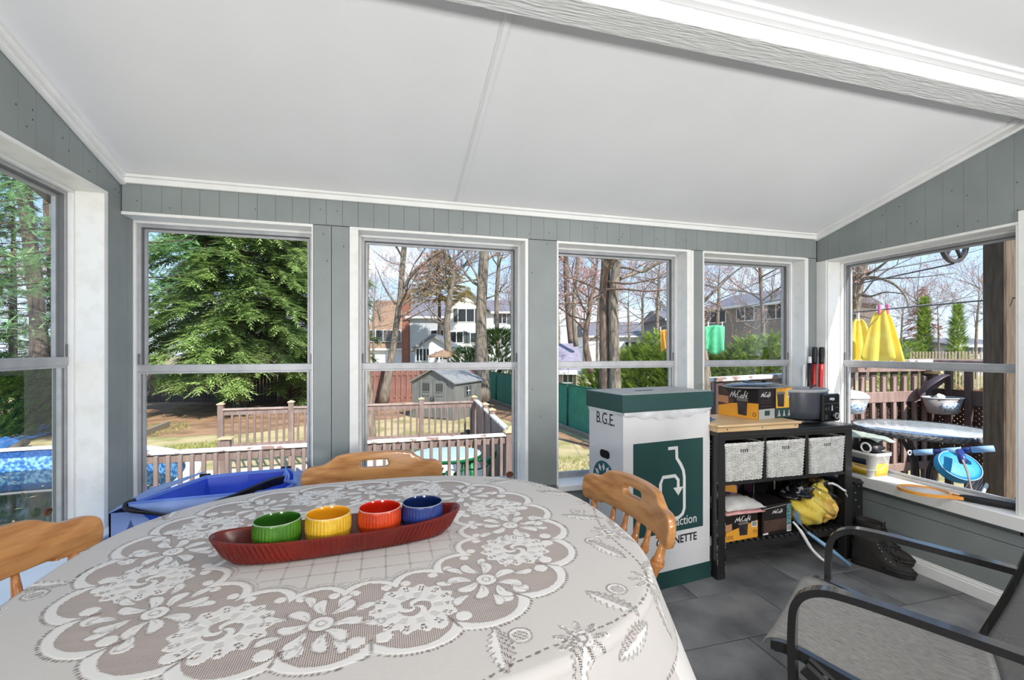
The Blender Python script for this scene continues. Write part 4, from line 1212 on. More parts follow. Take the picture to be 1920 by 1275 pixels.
# ---- loppers standing in the corner
M_red = mat('red_steel_handle', S(172, 24, 20), 0.35, c2=S(140, 18, 16), sc=10)
M_grip = mat('black_rubber_grip', S(20, 21, 23), 0.5)
lp = thing('loppers', 'pair of red-handled garden loppers with black grips standing in the right corner', 'loppers', (2.89, 2.53, 0))
for x0, x1, y in ((2.895, 2.905, 2.515), (2.945, 2.955, 2.505)):
    MB().tube([(2.89, 2.53, 0.62), (x0, y, 1.02), (x0 * .5 + x1 * .5, y, 1.12), (x1, y, 1.205)], [.010, .014, .015, .015], 12).build('handle', M_red, lp, W=True)
    MB().tube(spline([(x1, y, 1.195), (x1 + .002, y, 1.25), (x1 + .003, y, 1.295), (x1 + .003, y, 1.312)], 4), [.016] * 4 + [.018] * 4 + [.017] * 4 + [.009], 12).build('grip', M_grip, lp, W=True)
MB().box(2.87, 2.91, 2.52, 2.54, 0.0, 0.62, .006).build('blade', M_lidr, lp, W=True)
b2 = thing('black_white_handle', 'short black handle with a white end leaning beside the red loppers in the corner', 'shears', (2.845, 2.52, 0))  # a short black and white handle; the blade below is made up
MB().tube([(2.85, 2.53, 0.5), (2.862, 2.52, 1.05), (2.868, 2.52, 1.20)], [.010, .012, .014], 10).build('grip', M_grip, b2, W=True)
MB().tube([(2.868, 2.52, 1.195), (2.870, 2.52, 1.245)], [.013, .010], 10).build('end_cap', M_white, b2, W=True)
MB().box(2.835, 2.865, 2.525, 2.535, 0.0, 0.5, .004).build('blade', M_lidr, b2, W=True)
ws = thing('white_rod', 'thin white plastic rod leaning against the corner left of the black handle', 'rod', (2.815, 2.53, 0))
MB().tube([(2.80, 2.50, 0.0), (2.845, 2.545, 1.19)], .009, 10).build('rod', M_white, ws, W=True)

# ---- things on the slatted shelf
cc = thing('coffee_box', 'black and orange coffee pod box on the slatted shelf, barcode on its front', 'box', (1.862, 2.172, 0.203), R(4))
MB().box(0, 0.245, 0, 0.20, 0, 0.205, 0.0015).build('carton', M_cblk, cc)
flat([(.001, .001), (.244, .001), (.244, .135), (.12, .10), (.001, .070)], 'orange_panel', M_corg, cc, MF)
flat([(.001, .075), (.050, .085), (.050, .135), (.001, .130)], 'tan_panel', M_ctan, cc, MF, lift=.0008)
script_word(cc, MF @ Matrix.Translation((.072, .142, 0)), .120, .042, M_white_ink)
cup_print(cc, MF, .135, .035, .95); barcode(cc, MF, .195, .085, .042, .044); ringp(cc, MF, .222, .05, .012, M_black_ink)
m = MB()
for z in (.04, .032, .024, .016): m.prism([(.008, z), (.06, z), (.06, z + .003), (.008, z + .003)], .0008, .0012, MF)
m.build('printed_lines', M_cbrn, cc)
cdx = thing('coffee_box', 'black coffee pod box with a teal side strip on the slatted shelf', 'box', (2.128, 2.178, 0.203), R(5))
MB().box(0, 0.235, 0, 0.20, 0, 0.235, 0.0015).build('carton', M_cblk, cdx)
flat([(.195, .065), (.234, .065), (.234, .225), (.195, .225)], 'teal_strip', mat('teal_pattern_print', S(58, 104, 112), .5, c2=S(150, 180, 182), sc=110, lo=.5, hi=.58), cdx, MF)
script_word(cdx, MF @ Matrix.Translation((.078, .165, 0)), .085, .030, M_white_ink)
flat([(.012, .03), (.19, .03), (.19, .115), (.012, .12)], 'brown_panel', M_cbrn, cdx, MF)
barcode(cdx, MF, .195, .008, .036, .052)
flat([(.004, .012), (.045, .012), (.045, .026), (.004, .024)], 'white_label', M_white_ink, cdx, MF, lift=.001)
flat([(.006, .205), (.188, .220), (.188, .224), (.006, .21)], 'edge_tape', M_cgry, cdx, MF, lift=.001)
# crumpled white and pink bag on top of the orange box
M_wbag = mat('white_paper_bag', S(214, 212, 208), 0.6, c2=S(196, 194, 190), sc=12, bump=0.5, bsc=18)
M_pink = mat('pink_paper_bag', S(226, 178, 174), 0.6, c2=S(214, 150, 148), sc=10)
bgx = thing('paper_bag', 'crumpled white and pink paper bag lying on the orange coffee box', 'bag', (1.98, 2.25, 0.408))
rb = random.Random(4)
def crumple(x0, x1, y0, y1, z0, z1, nx_, ny_, amp):
    P = []
    for i in range(nx_ + 1):
        row = []
        for j in range(ny_ + 1):
            u, v = i / nx_, j / ny_
            e = (math.sin(math.pi * u) * math.sin(math.pi * v)) ** .4 if 0 < u < 1 and 0 < v < 1 else 0
            row.append((x0 + (x1 - x0) * u, y0 + (y1 - y0) * v, z0 + (z1 - z0) * e + rb.uniform(-amp, amp) * (0.3 + e)))
        P.append(row)
    return P
MB().grid(crumple(1.862, 2.128, 2.155, 2.34, .414, .438, 14, 8, .005)).build('pink_fold', M_pink, bgx, W=True, solid=.004)
MB().grid(crumple(1.862, 2.132, 2.150, 2.36, .440, .480, 14, 8, .006)).build('white_fold', M_wbag, bgx, W=True, solid=.004)
# magazines behind
def slab(name, label, cat, c, ax, w, h, t, m, grp=None):
    e_ = thing(name, label, cat, c, ax)
    MB().box(-w / 2, w / 2, -t / 2, t / 2, 0, h, .001).build('cover', m, e_); return e_
mg1 = slab('magazine', 'royal blue magazine standing at the back left of the slatted shelf', 'magazine', (2.115, 2.455, .203), R(20), .15, .315, .012, mat('blue_magazine', S(44, 66, 168), .4, c2=S(20, 28, 90), sc=9))
mg2 = slab('magazine', 'purple and pink magazine leaning beside the blue one on the shelf', 'magazine', (2.19, 2.475, .203), R(30), .11, .315, .012, mat('pink_magazine', S(206, 140, 186), .4, c2=S(70, 40, 110), sc=8, lo=.45, hi=.55))
ob_ = thing('leaflet', 'orange and black leaflet slanting behind the crumpled bag', 'leaflet', (2.06, 2.385, .45), R(-8))
flap([(-.06, 0, -.03), (.07, 0, -.05), (.07, .012, -.01), (-.06, .012, .055)], .003).build('sheet', M_corg, ob_)
flap([(-.06, .004, .058), (.09, .004, -.01), (.09, .02, .012), (-.06, .02, .085)], .003).build('back_sheet', M_cblk, ob_)
# black kitchen bin / appliance
M_bblk = mat('glossy_black_plastic', S(18, 18, 19), 0.22, c2=S(24, 24, 26), sc=8, coat=0.3)
bn = thing('pod_machine', 'rounded glossy black appliance standing behind the coffee boxes on the shelf', 'appliance', (2.430, 2.44, .203))
MB().prism(rrect(-.165, .165, 0, .325, .05, 6), 0, .10, frame((0, .05, 0), (1, 0, 0), (0, 0, 1))).build('body', M_bblk, bn, bevel=.008)
MB().prism(rrect(.085, .135, .03, .29, .02, 5), 0, .03, frame((0, -.05, 0), (1, 0, 0), (0, 0, 1))).build('side_rib', M_bblk, bn, bevel=.006)
MB().box(-.004, .006, -.0515, -.0495, .19, .255).build('badge', M_cgry, bn)
# yellow cloths in a clear bag
M_yel = mat('yellow_cloth', S(246, 226, 112), 0.8, c2=S(238, 206, 80), sc=16, bump=0.5, bsc=30, trans=0.15)
M_yelo = mat('orange_yellow_cloth', S(250, 216, 120), 0.8, c2=S(244, 190, 88), sc=14, bump=0.5, bsc=30)
M_clear = thin_glass('clear_bag_film', (0.96, 0.97, 0.975), 0.9, 0.15)
M_foil = mat('black_and_silver_packaging', S(26, 26, 30), 0.25, c2=S(190, 190, 196), sc=22, lo=.55, hi=.62)
yb = thing('cloth_bag', 'clear plastic bag of yellow cleaning cloths spilling off the right of the shelf', 'bag', (2.54, 2.25, .203))
def lump(cx, cy, cz, rx, ry, rz_, seed, amp=.12, nu=34, nv=20):
    r2 = random.Random(seed); ph = [(r2.uniform(0, 6.3), r2.uniform(2, 7), r2.uniform(1, 5)) for _ in range(7)]
    P = []
    for i in range(nu):
        a = 2 * math.pi * i / nu; row = []
        for j in range(nv + 1):
            b_ = math.pi * j / nv - math.pi / 2
            k = 1 + amp * sum(math.sin(p + f1 * a + f2 * b_ * 2) for p, f1, f2 in [(p, round(f1), f2) for p, f1, f2 in ph]) / 3
            row.append((cx + rx * k * math.cos(b_) * math.cos(a), cy + ry * k * math.cos(b_) * math.sin(a), cz + rz_ * k * math.sin(b_)))
        P.append(row)
    return P
MB().grid(lump(2.515, 2.235, .318, .120, .10, .098, 3, .09), closed_u=True).build('yellow_cloths', M_yel, yb, W=True)
MB().grid(lump(2.625, 2.225, .318, .085, .085, .085, 5, .12), closed_u=True).build('orange_cloths', M_yelo, yb, W=True)
MB().grid(lump(2.595, 2.22, .395, .055, .05, .07, 8, .16), closed_u=True).build('yellow_cloths', M_yel, yb, W=True)
MB().grid(lump(2.47, 2.25, .415, .10, .075, .04, 9, .2), closed_u=True).build('packaging', M_foil, yb, W=True)
MB().grid(lump(2.60, 2.235, .355, .135, .10, .125, 14, .16), closed_u=True).build('clear_film', M_clear, yb, W=True)
P = [[(2.585 + .018 * i + .006 * math.sin(i * 2), 2.145 + .012 * math.sin(i * 1.7), .480 - .0011 * i * i - .004 * math.sin(i * 2.2) + .014 * j) for j in (0, 1)] for i in range(10)]
MB().grid(P).build('film_edge', M_bag, yb, W=True, solid=.002)
M_lblue = mat('light_blue_plastic', S(138, 178, 208), 0.35, c2=S(126, 166, 198), sc=8)
br1 = thing('brush', 'white-handled brush poking down off the front of the slatted shelf', 'brush', (2.42, 2.16, .203))
MB().tube(spline([(2.375, 2.20, .26), (2.395, 2.165, .215), (2.44, 2.135, .12), (2.485, 2.11, .065), (2.50, 2.10, .055)], 6), [.007] * 6 + [.010] * 6 + [.009] * 6 + [.008] * 6 + [.012], 10).build('handle', M_white, br1, W=True)
br2 = thing('bottle_brush', 'light blue bottle brush with its handle hanging to the floor beside the shelf', 'brush', (2.52, 2.13, 0.05))
MB().tube([(2.44, 2.16, .205), (2.545, 2.115, .12), (2.645, 2.06, .028)], [.008, .013, .011], 10).build('handle', M_lblue, br2, W=True)
MB().tube([(2.38, 2.19, .29), (2.445, 2.16, .20)], .005, 8).build('stem', M_lidr, br2, W=True)
m = MB()
for k in range(60):
    t = k / 60; p = Vector((2.385, 2.185, .315)).lerp(Vector((2.405, 2.178, .26)), t); a = k * 2.4
    m.tube([p, p + Vector((.028 * math.cos(a), .01 * math.sin(a), .022 * math.sin(a)))], .0012, 3)
stuff(m.build('bristles', M_lblue, br2, W=True))
# black quilted case in the corner behind
M_case = mat('black_textured_plastic', S(34, 34, 35), 0.45, c2=S(26, 26, 27), sc=12, bump=0.4, bsc=30)
cs_ = thing('tool_case', 'black riveted tool case standing between the sideboard and the right wall', 'case', (2.90, 2.35, 0))
MB().box(2.832, 2.950, 2.205, 2.48, 0.20, 0.468, .012).build('upper_shell', M_case, cs_, W=True)
MB().box(2.838, 2.962, 2.21, 2.48, 0.0, 0.198, .012).build('lower_shell', M_case, cs_, W=True)
m = MB()
for z in (.30, .345, .39, .43): m.lathe([(0, 0), (.006, 0), (.004, .004), (0, .004)], 10, FRONT(2.885 + .02 * math.sin(z * 90), 2.204, z) )
m.build('rivets', M_lidr, cs_, W=True)
MB().box(2.86, 2.93, 2.19, 2.206, .445, .462, .004).build('handle', M_case, cs_, W=True)
c2_ = thing('document_case', 'flat black ribbed case standing upright behind the riveted tool case', 'case', (2.86, 2.52, .55 - .55))
m = MB().box(2.775, 2.945, 2.515, 2.537, 0.0, .50, .006); m.build('shell', M_case, c2_, W=True)
m = MB()
for k in range(7): m.box(2.79, 2.93, 2.512, 2.516, .30 + .026 * k, .312 + .026 * k, .001)
m.build('ribs', M_case, c2_, W=True)

# ---- bucket on the right sill
M_pail = mat('white_pail_plastic', S(232, 230, 226), 0.35, c2=S(224, 221, 216), sc=8)
M_plab = mat('yellow_label', S(232, 190, 62), 0.45, c2=S(220, 170, 44), sc=16)
M_navy = mat('navy_label', S(40, 48, 66), 0.45)
bu = thing('plaster_pail', 'white plastic pail with yellow labels on the right window sill', 'pail', (3.030, 2.250, SB))
def sq_ring(hw, hd, r_, z, n=6): return [(x, y, z) for x, y in rrect(-hw, hw, -hd, hd, r_, n)]
P = [sq_ring(.070, .090, .035, 0), sq_ring(.074, .095, .038, .004), sq_ring(.083, .108, .04, .138), sq_ring(.088, .114, .042, .139), sq_ring(.088, .114, .042, .158), sq_ring(.084, .109, .04, .159), sq_ring(.079, .103, .038, .10)]
m = MB(); m.grid([list(r) for r in zip(*P)], closed_u=True); m.add(P[0], [tuple(range(len(P[0])))]); m.build('body', M_pail, bu)
def curved_label(a0, a1, z0, z1, m_, nm, off=.0012):
    Q = []
    for k in range(13):
        a = R(a0 + (a1 - a0) * k / 12); row = []
        for z in (z0, z1):
            kz = z / .138; hw = .0745 + .0085 * kz + off; hd = .0955 + .0125 * kz + off
            p = sup(a, hw, hd, 4.2); row.append((p[0], p[1], z))
        Q.append(row)
    return MB().grid(Q).build(nm, m_, bu, solid=.0006)
curved_label(168, 218, .012, .060, M_plab, 'yellow_label'); curved_label(242, 296, .012, .092, M_plab, 'yellow_label')
curved_label(160, 222, .078, .115, M_navy, 'navy_label'); curved_label(168, 218, .066, .074, M_plab, 'yellow_label')
MB().tube(spline([(-.02, -.115, .146), (.0, -.124, .10), (-.05, -.118, .06), (-.10, -.05, .052), (-.10, .03, .08), (-.09, .09, .146)], 6), .0022, 6).build('bail_handle', M_white, bu)
gl = thing('folded_pouch', 'black nylon pouch with a pale green flap stuffed into the white pail', 'pouch', (3.03, 2.25, SB + .105))
M_nylon = mat('black_nylon', S(24, 24, 26), 0.4, c2=S(60, 60, 62), sc=18, lo=.55, hi=.75, bump=.5, bsc=40)
M_pale = mat('pale_green_cloth', S(170, 180, 170), 0.7, c2=S(140, 150, 142), sc=14, bump=.4, bsc=40)
MB().grid(lump(0.0, 0.0, .072, .072, .10, .065, 21, .14), closed_u=True).build('pouch', M_nylon, gl)
P = []
for i in range(15):
    u = i / 14
    P.append([(-.075 + .15 * v / 6 + .004 * math.sin(u * 9), -.125 + .235 * u, .135 + .012 * math.sin(u * 6 + v) + .02 * u - .008 * (v - 3) ** 2 / 9) for v in range(7)])
MB().grid(P).build('flap', M_pale, gl, solid=.005)
MB().tube([(-.085 + .0 * k, -.06 + .03 * math.cos(k * .5), .085 + .028 * math.sin(k * .5)) for k in range(13)], .006, 6, closed=True).build('ring', M_white, gl)

# ---- fly-swatter racket on the sill
M_orange = mat('orange_plastic', S(246, 170, 72), 0.35, c2=S(238, 156, 58), sc=10)
rk = thing('swatter_racket', 'orange electric fly-swatter racket with a black grip lying on the right sill', 'racket', (2.975, 1.90, SB + .001))
p0, p1 = Vector((2.895, 1.965, .4975)), Vector((3.060, 1.545, .503))
ax = (p1 - p0).normalized(); sdv = Vector((0, 0, 1)).cross(ax).normalized()
cen = p0 + ax * .112
MR = Matrix(((ax.x, sdv.x, 0, cen.x), (ax.y, sdv.y, 0, cen.y), (ax.z, sdv.z, 1, cen.z), (0, 0, 0, 1)))
el = [MR @ Vector((  .112 * math.cos(k * .1571), .092 * math.sin(k * .1571), 0)) for k in range(40)]
MB().tube(el, 1, rect=(.011, .016), closed=True, up=(0, 0, 1)).build('hoop', M_orange, rk, W=True)
m = MB()
for k in range(-7, 8):
    y = k * .0115; x = .109 * math.sqrt(max(0, 1 - (y / .090) ** 2)); m.tube([MR @ Vector((-x, y, 0)), MR @ Vector((x, y, 0))], .0008, 4)
for k in range(-9, 10):
    x = k * .0115; y = .089 * math.sqrt(max(0, 1 - (x / .111) ** 2)); m.tube([MR @ Vector((x, -y, 0)), MR @ Vector((x, y, 0))], .0008, 4)
stuff(m.build('wire_grid', M_white, rk, W=True))
m = MB()
m.tube([MR @ Vector((.098, .042, 0)), MR @ Vector((.162, .012, 0))], 1, rect=(.014, .016), up=(0, 0, 1)); m.tube([MR @ Vector((.098, -.042, 0)), MR @ Vector((.162, -.012, 0))], 1, rect=(.014, .016), up=(0, 0, 1))
m.build('throat', M_orange, rk, W=True)
MB().tube([MR @ Vector((x, 0, .002)) for x in (.145, .17, .23, .40, .455, .463)], [.012, .018, .0185, .0175, .019, .012], 14).build('grip', M_grip, rk, W=True)

# ---- black shoes by the right wall
M_shoe = mat('black_canvas', S(42, 39, 37), 0.75, c2=S(32, 30, 29), sc=20, bump=.25, bsc=90)
M_sole = mat('black_rubber_sole', S(30, 29, 29), 0.6, c2=S(24, 23, 23), sc=25)
def make_shoe(label, loc, rz, hs):
    t = thing('ankle_boot', label, 'shoe', loc, rz, 'pair of black ankle boots')
    L_ = 0.30
    def half(u):                       # half width along the sole, heel u=0, toe u=1
        k = np.interp(u, [0, .04, .12, .3, .45, .65, .8, .92, .97, 1.0], [.012, .026, .034, .035, .036, .046, .048, .038, .024, .008])
        return float(k)
    us = [0, .02, .05, .1] + [.15 + .05 * k for k in range(15)] + [.9, .94, .97, .99, 1.0]
    out = [(-.15 + L_ * u, half(u) + .006) for u in us] + [(-.15 + L_ * u, -half(u) - .006) for u in us[::-1]]
    MB().prism(out, 0, .024).build('sole', M_sole, t, bevel=.004)
    # upper: a stack of outlines that shrink towards the instep, then rise as the shaft
    def outline(x0, x1, w, z, lean=0.0, n=36):
        o = []
        for k in range(n):
            a = 2 * math.pi * k / n; u = .5 + .5 * math.cos(a)
            x = x0 + (x1 - x0) * u
            wid = w(u) * abs(math.sin(a)) ** .55 * (1 if math.sin(a) > 0 else -1)
            o.append((x, wid, z + lean * (u - .5)))
        return o
    lo = lambda u: .034 + .014 * math.exp(-((u - .70) / .22) ** 2)
    Pz = [outline(-.148, .146, lo, .022), outline(-.150, .147, lambda u: lo(u) + .002, .040), outline(-.149, .138, lo, .056, -.006), outline(-.147, .105, lambda u: lo(u) * .93, .072, -.016),
          outline(-.144, .062, lambda u: .036, .090, -.020), outline(-.140, .022, lambda u: .036, .108 * hs, -.012), outline(-.138, .002, lambda u: .037, .128 * hs, -.004), outline(-.140, -.006, lambda u: .038, .150 * hs, .004),
          outline(-.137, -.010, lambda u: .034, .151 * hs, .004), outline(-.128, -.020, lambda u: .028, .120 * hs, 0), outline(-.10, -.04, lambda u: .02, .10 * hs, 0)]
    m = MB(); m.grid([list(r_) for r_ in zip(*Pz)], closed_u=True); m.add(Pz[-1], [tuple(range(36))]); m.build('upper', M_shoe, t)
    tc_ = MB(); tc_.tube([(-.15 + L_ * u, half(u) * 1.04 * s_, .030) for s_, seq in ((1, us[12:]), (-1, us[12:][::-1])) for u in seq], .0085, 8); tc_.build('toe_bumper', M_sole, t)
    # tongue and laces up the instep
    ins = [(.075, .076), (.055, .086), (.035, .097), (.016, .109 * hs), (.004, .122 * hs), (-.002, .138 * hs)]
    MB().grid([[(x + .004, y, z + .006 - 4 * y * y) for y in (-.016, 0, .016)] for x, z in ins] + [[(.004, y, .162 * hs) for y in (-.018, 0, .018)]]).build('tongue', M_grip, t, solid=.004)
    for k, (x, z) in enumerate(ins):
        MB().tube(spline([(x - .010, -.032, z - .012), (x + .004, -.014, z + .009), (x + .006, .014, z + .009), (x - .004, .032, z - .012)], 4), .003, 6).build('lace', M_grip, t)
    for s_ in (-1, 1):
        m = MB()
        for x, z in ins: m.lathe([(0, 0), (.0045, 0), (.0035, .002), (0, .002)], 8, Matrix.Translation((x - .012, s_ * .034, z - .013)) @ Matrix.Rotation(-s_ * R(75), 4, 'X'))
        stuff(m.build('eyelets', M_lidr, t))
    MB().tube([(-.145 + .0 * k, 0, .10 + .018 * k) for k in range(3)], .006, 6).build('pull_tab', M_grip, t)
    return t
make_shoe('black canvas ankle boot standing out from the right wall, toe towards the baseboard', (2.825, 2.005, 0), R(-66), 1.22)
bt2 = make_shoe('black canvas ankle boot tucked against the right wall behind its partner', (2.925, 2.075, .045), R(-74), 1.3); bt2.rotation_euler = (R(8), R(4), R(-74))

# ================================================================== sling chair
M_frame = mat('charcoal_powder_coat', S(44, 43, 44), 0.25, c2=S(38, 37, 38), sc=8, coat=0.6)
M_sling = mat('grey_woven_sling', S(154, 152, 148), 0.75, c2=S(112, 111, 110), sc=330, detail=4, st=(1, .05, 1), lo=.34, hi=.70, bump=.35, bsc=420, bst=(1, .5, 1))
u_ = Vector((-.52, .854, 0)).normalized(); v_ = Vector((.854, .52, 0)).normalized()
sc_ = thing('sling_chair', 'grey sling patio chair with black tubular arms at the right front', 'chair', (1.497, 1.004, 0), math.atan2(v_.y, v_.x))
# local x = v (to the right seen from behind), y = u (forwards)
hw = .262
def prof(t):                               # side profile of the sling, y forwards
    return t
seat = spline([(0, .318, .396), (0, .300, .426), (0, .24, .432), (0, .10, .405), (0, -.10, .375), (0, -.20, .385)], 7)
back = spline([(0, -.185, .395), (0, -.245, .56), (0, -.31, .78), (0, -.37, .98)], 7)
m = MB(); m.grid([[(x, p.y, p.z - .012 * (1 - (x / hw) ** 2)) for x in np.linspace(-hw + .01, hw - .01, 13)] for p in seat]); m.build('seat_sling', M_sling, sc_, solid=.004)
m = MB(); m.grid([[(x, p.y - .02 * (1 - (x / hw) ** 2), p.z) for x in np.linspace(-hw + .01, hw - .01, 13)] for p in back]); m.build('back_sling', M_sling, sc_, solid=.004)
for s in (-1, 1):
    x = s * hw
    MB().tube([(x, p.y - .012, p.z - .012) for p in seat[8:]], 1, rect=(.022, .030), up=(0, 0, 1)).build('seat_rail', M_frame, sc_)
    MB().tube([(x, p.y, p.z) for p in back], 1, rect=(.022, .030), up=(0, 1, 0)).build('back_rail', M_frame, sc_)
    xa_ = s * (hw + .028)
    arm = spline([(xa_, .215, .02), (xa_, .225, .30), (xa_, .228, .50), (xa_, .215, .585), (xa_, .165, .628), (xa_, .08, .636), (xa_, -.12, .626), (xa_, -.30, .614)], 16)
    MB().tube(arm, 1, rect=(.036, .020), up=(0, 1, .2), rsm=True).build('arm', M_frame, sc_, sharp=40)
    MB().tube([(xa_, .20, .40), (xa_, -.12, .20), (xa_, -.30, .012)], 1, rect=(.022, .030), up=(0, 0, 1)).build('rear_leg', M_frame, sc_)
    MB().tube([(xa_, .215, .012), (xa_, -.32, .012)], 1, rect=(.026, .022), up=(0, 0, 1)).build('floor_rail', M_frame, sc_)
    m = MB(); m.lathe([(0, 0), (.012, 0), (.010, .008), (0, .008)], 10, Matrix.Translation((xa_ - s * .03, .18, .385)) @ Matrix.Rotation(s * R(90), 4, 'Y')); m.build('bolt', M_grip, sc_)
MB().tube([(-hw + .01, .285, .405), (hw - .01, .285, .405)], 1, rect=(.018, .024), up=(0, 0, 1)).build('front_bar', M_frame, sc_)
MB().tube([(-hw - .02, .19, .30), (hw + .02, .19, .30)], .011, 10).build('cross_bar', M_frame, sc_)
cc.scale = (1, 1, .74); cdx.scale = (1, 1, .76); bgx.location.z -= .054
# ================================================================== the yard
GZ = -1.10
M_lawn = mat('dry_spring_lawn', S(186, 166, 124), 0.95, c2=S(146, 138, 88), sc=1.3, detail=10, lo=.42, hi=.62, bump=.6, bsc=30)
M_needles = mat('brown_needle_litter', S(128, 96, 70), 0.95, c2=S(160, 124, 92), sc=1.6, detail=10, lo=.4, hi=.6, bump=.5, bsc=26)
M_patio = mat('pale_patio_concrete', S(232, 220, 200), 0.8, c2=S(220, 206, 184), sc=2.5, detail=8)
def ground_patch(nm, pts, z, m, seed=1):
    r2 = random.Random(seed); n = len(pts)
    P = spline([(x, y, z) for x, y in pts] + [(pts[0][0], pts[0][1], z)], 6)[:-1]
    mb = MB(); mb.add([(p.x + r2.uniform(-.15, .15), p.y + r2.uniform(-.15, .15), p.z) for p in P], [tuple(range(len(P)))])
    return struct(mb.build(nm, m))
mg = MB(); 
NX = 60
mg.grid([[(-90 + 180 * i / NX, -20 + 190 * j / NX, GZ + (0.03 * math.sin(i * 1.3) * math.cos(j * 1.7)) * (0 if (-16 < -90 + 180 * i / NX < 12 and -20 + 190 * j / NX < 30) else 1)) for j in range(NX + 1)] for i in range(NX + 1)])
ground = struct(mg.build('ground', M_lawn, recalc=False))
ground_patch('ground_litter', [(-16, 17.5), (-9, 15.2), (-4.0, 14.6), (-1.6, 16.0), (0.8, 16.8), (0.5, 23), (-6, 24), (-16, 24)], GZ + .006, M_needles, 3)
ground_patch('ground_litter', [(3.6, 16.5), (4.6, 11), (5.0, 11), (5.0, 22), (3.8, 22)], GZ + .006, M_needles, 5)
struct(MB().box(-2.4, 3.2, 2.78, 10.15, GZ - .05, GZ + .035).box(-3.35, -2.4, 8.7, 10.15, GZ - .05, GZ + .035).build('patio_slab_with_bounce', M_patio))  # near end extended unseen up to the house to bounce light indoors
M_tuft = tinted('fresh_grass_blades', S(128, 142, 78), S(184, 178, 110), .8, .3)
def blades(nm, n, area, h, seed, lb):
    r2 = random.Random(seed); v, f, t = [], [], []
    for _ in range(n):
        cx, cy, rr = r2.choice(area); a = r2.uniform(0, 6.283); d = rr * math.sqrt(r2.random())
        x, y = cx + d * math.cos(a), cy + d * math.sin(a); a = r2.uniform(0, 6.283); hh = h * r2.uniform(.5, 1.2); w = .012
        o = len(v); v += [(x - w * math.cos(a), y - w * math.sin(a), GZ + .01), (x + w * math.cos(a), y + w * math.sin(a), GZ + .01), (x + r2.uniform(-.05, .05), y + r2.uniform(-.05, .05), GZ + hh)]
        f.append((o, o + 1, o + 2)); t += [r2.random()] * 3
    me = bpy.data.meshes.new(nm); me.from_pydata(v, [], f); me.attributes.new('tint', 'FLOAT', 'POINT').data.foreach_set('value', t)
    me.materials.append(M_tuft); ob = bpy.data.objects.new(nm, me); COL.objects.link(ob)
    tag(ob, lb, 'grass', kind='stuff'); return ob
blades('grass', 2600, [(gx(px, d)[0], gx(px, d)[1], rr) for px, d, rr in ((345, 10.3, .5), (330, 11, .35), (380, 10.8, .3), (440, 10.4, .3), (392, 11.4, .4), (285, 13.2, .9), (300, 14, .8), (940, 11, .7), (930, 13, .8), (820, 12.5, .8), (1065, 9.5, .6), (60, 9.5, .9))], .10, 8, 'short fresh grass tufts scattered over the dry lawn')

# ---- pool
PC, PR = Vector((-5.55, 6.6, 0)), 3.02
RZ = -0.40
M_liner = mat('blue_mosaic_liner', S(52, 112, 176), 0.4, c2=S(150, 205, 232), sc=17, detail=3, lo=.44, hi=.62)
M_linerd = mat('dark_blue_liner_border', S(34, 66, 128), 0.4, c2=S(60, 110, 170), sc=30)
M_poolw = mat('white_pool_wall', S(236, 234, 228), 0.45)
M_coping = mat('white_pool_coping', S(240, 240, 238), 0.4)
M_water = bpy.data.materials.new('dark_green_pool_water'); M_water.use_nodes = True
_b = M_water.node_tree.nodes['Principled BSDF']
_b.inputs['Base Color'].default_value = (*S(30, 38, 34), 1); _b.inputs['Roughness'].default_value = 0.04; _b.inputs['IOR'].default_value = 1.33
_n = M_water.node_tree.nodes.new('ShaderNodeTexNoise'); _n.inputs['Scale'].default_value = 2.2
_bp = M_water.node_tree.nodes.new('ShaderNodeBump'); _bp.inputs['Strength'].default_value = .12; _bp.inputs['Distance'].default_value = .05
M_water.node_tree.links.new(_n.outputs['Fac'], _bp.inputs['Height']); M_water.node_tree.links.new(_bp.outputs[0], _b.inputs['Normal'])
pl = thing('swimming_pool', 'round above-ground pool with blue patterned liner and dark water outside the left window', 'pool', (PC.x, PC.y, GZ))
def cyl_wall(r0, z0, r1, z1, n=96): return [[((r) * math.cos(2 * math.pi * k / n), r * math.sin(2 * math.pi * k / n), z - GZ) for r, z in ((r0, z0), (r1, z1))] for k in range(n)]
MB().grid(cyl_wall(PR + .03, GZ, PR + .03, RZ), closed_u=True).build('outer_wall', M_poolw, pl)
MB().grid(cyl_wall(PR, -.95, PR, -.52), closed_u=True).build('liner', M_liner, pl)
MB().grid(cyl_wall(PR, -.52, PR, RZ), closed_u=True).build('liner_border', M_linerd, pl)
MB().lathe([(PR - .02, RZ - GZ), (PR + .16, RZ - GZ), (PR + .16, RZ - GZ + .03), (PR - .02, RZ - GZ + .03), (PR - .02, RZ - GZ)], 96, smooth=False, caps=False).build('coping', M_coping, pl)
MB().add([(PR * math.cos(2 * math.pi * k / 96), PR * math.sin(2 * math.pi * k / 96), -.74 - GZ) for k in range(96)], [tuple(range(96))]).build('water', M_water, pl)
M_leaf = mat('fallen_leaf_brown', S(190, 168, 120), .7, c2=S(150, 120, 80), sc=4)
m = MB(); r2 = random.Random(6)
for _ in range(170):
    a, d = r2.uniform(0, 6.28), PR * math.sqrt(r2.random()) * .97; x, y = d * math.cos(a), d * math.sin(a); g = r2.uniform(0, 6.28); l = r2.uniform(.03, .07)
    m.add([(x + l * math.cos(g), y + l * math.sin(g), -.735 - GZ), (x - .3 * l * math.sin(g), y + .3 * l * math.cos(g), -.733 - GZ), (x - l * math.cos(g), y - l * math.sin(g), -.735 - GZ), (x + .3 * l * math.sin(g), y - .3 * l * math.cos(g), -.733 - GZ)], [(0, 1, 2, 3)])
stuff(m.build('floating_leaves', M_leaf, pl, recalc=False))
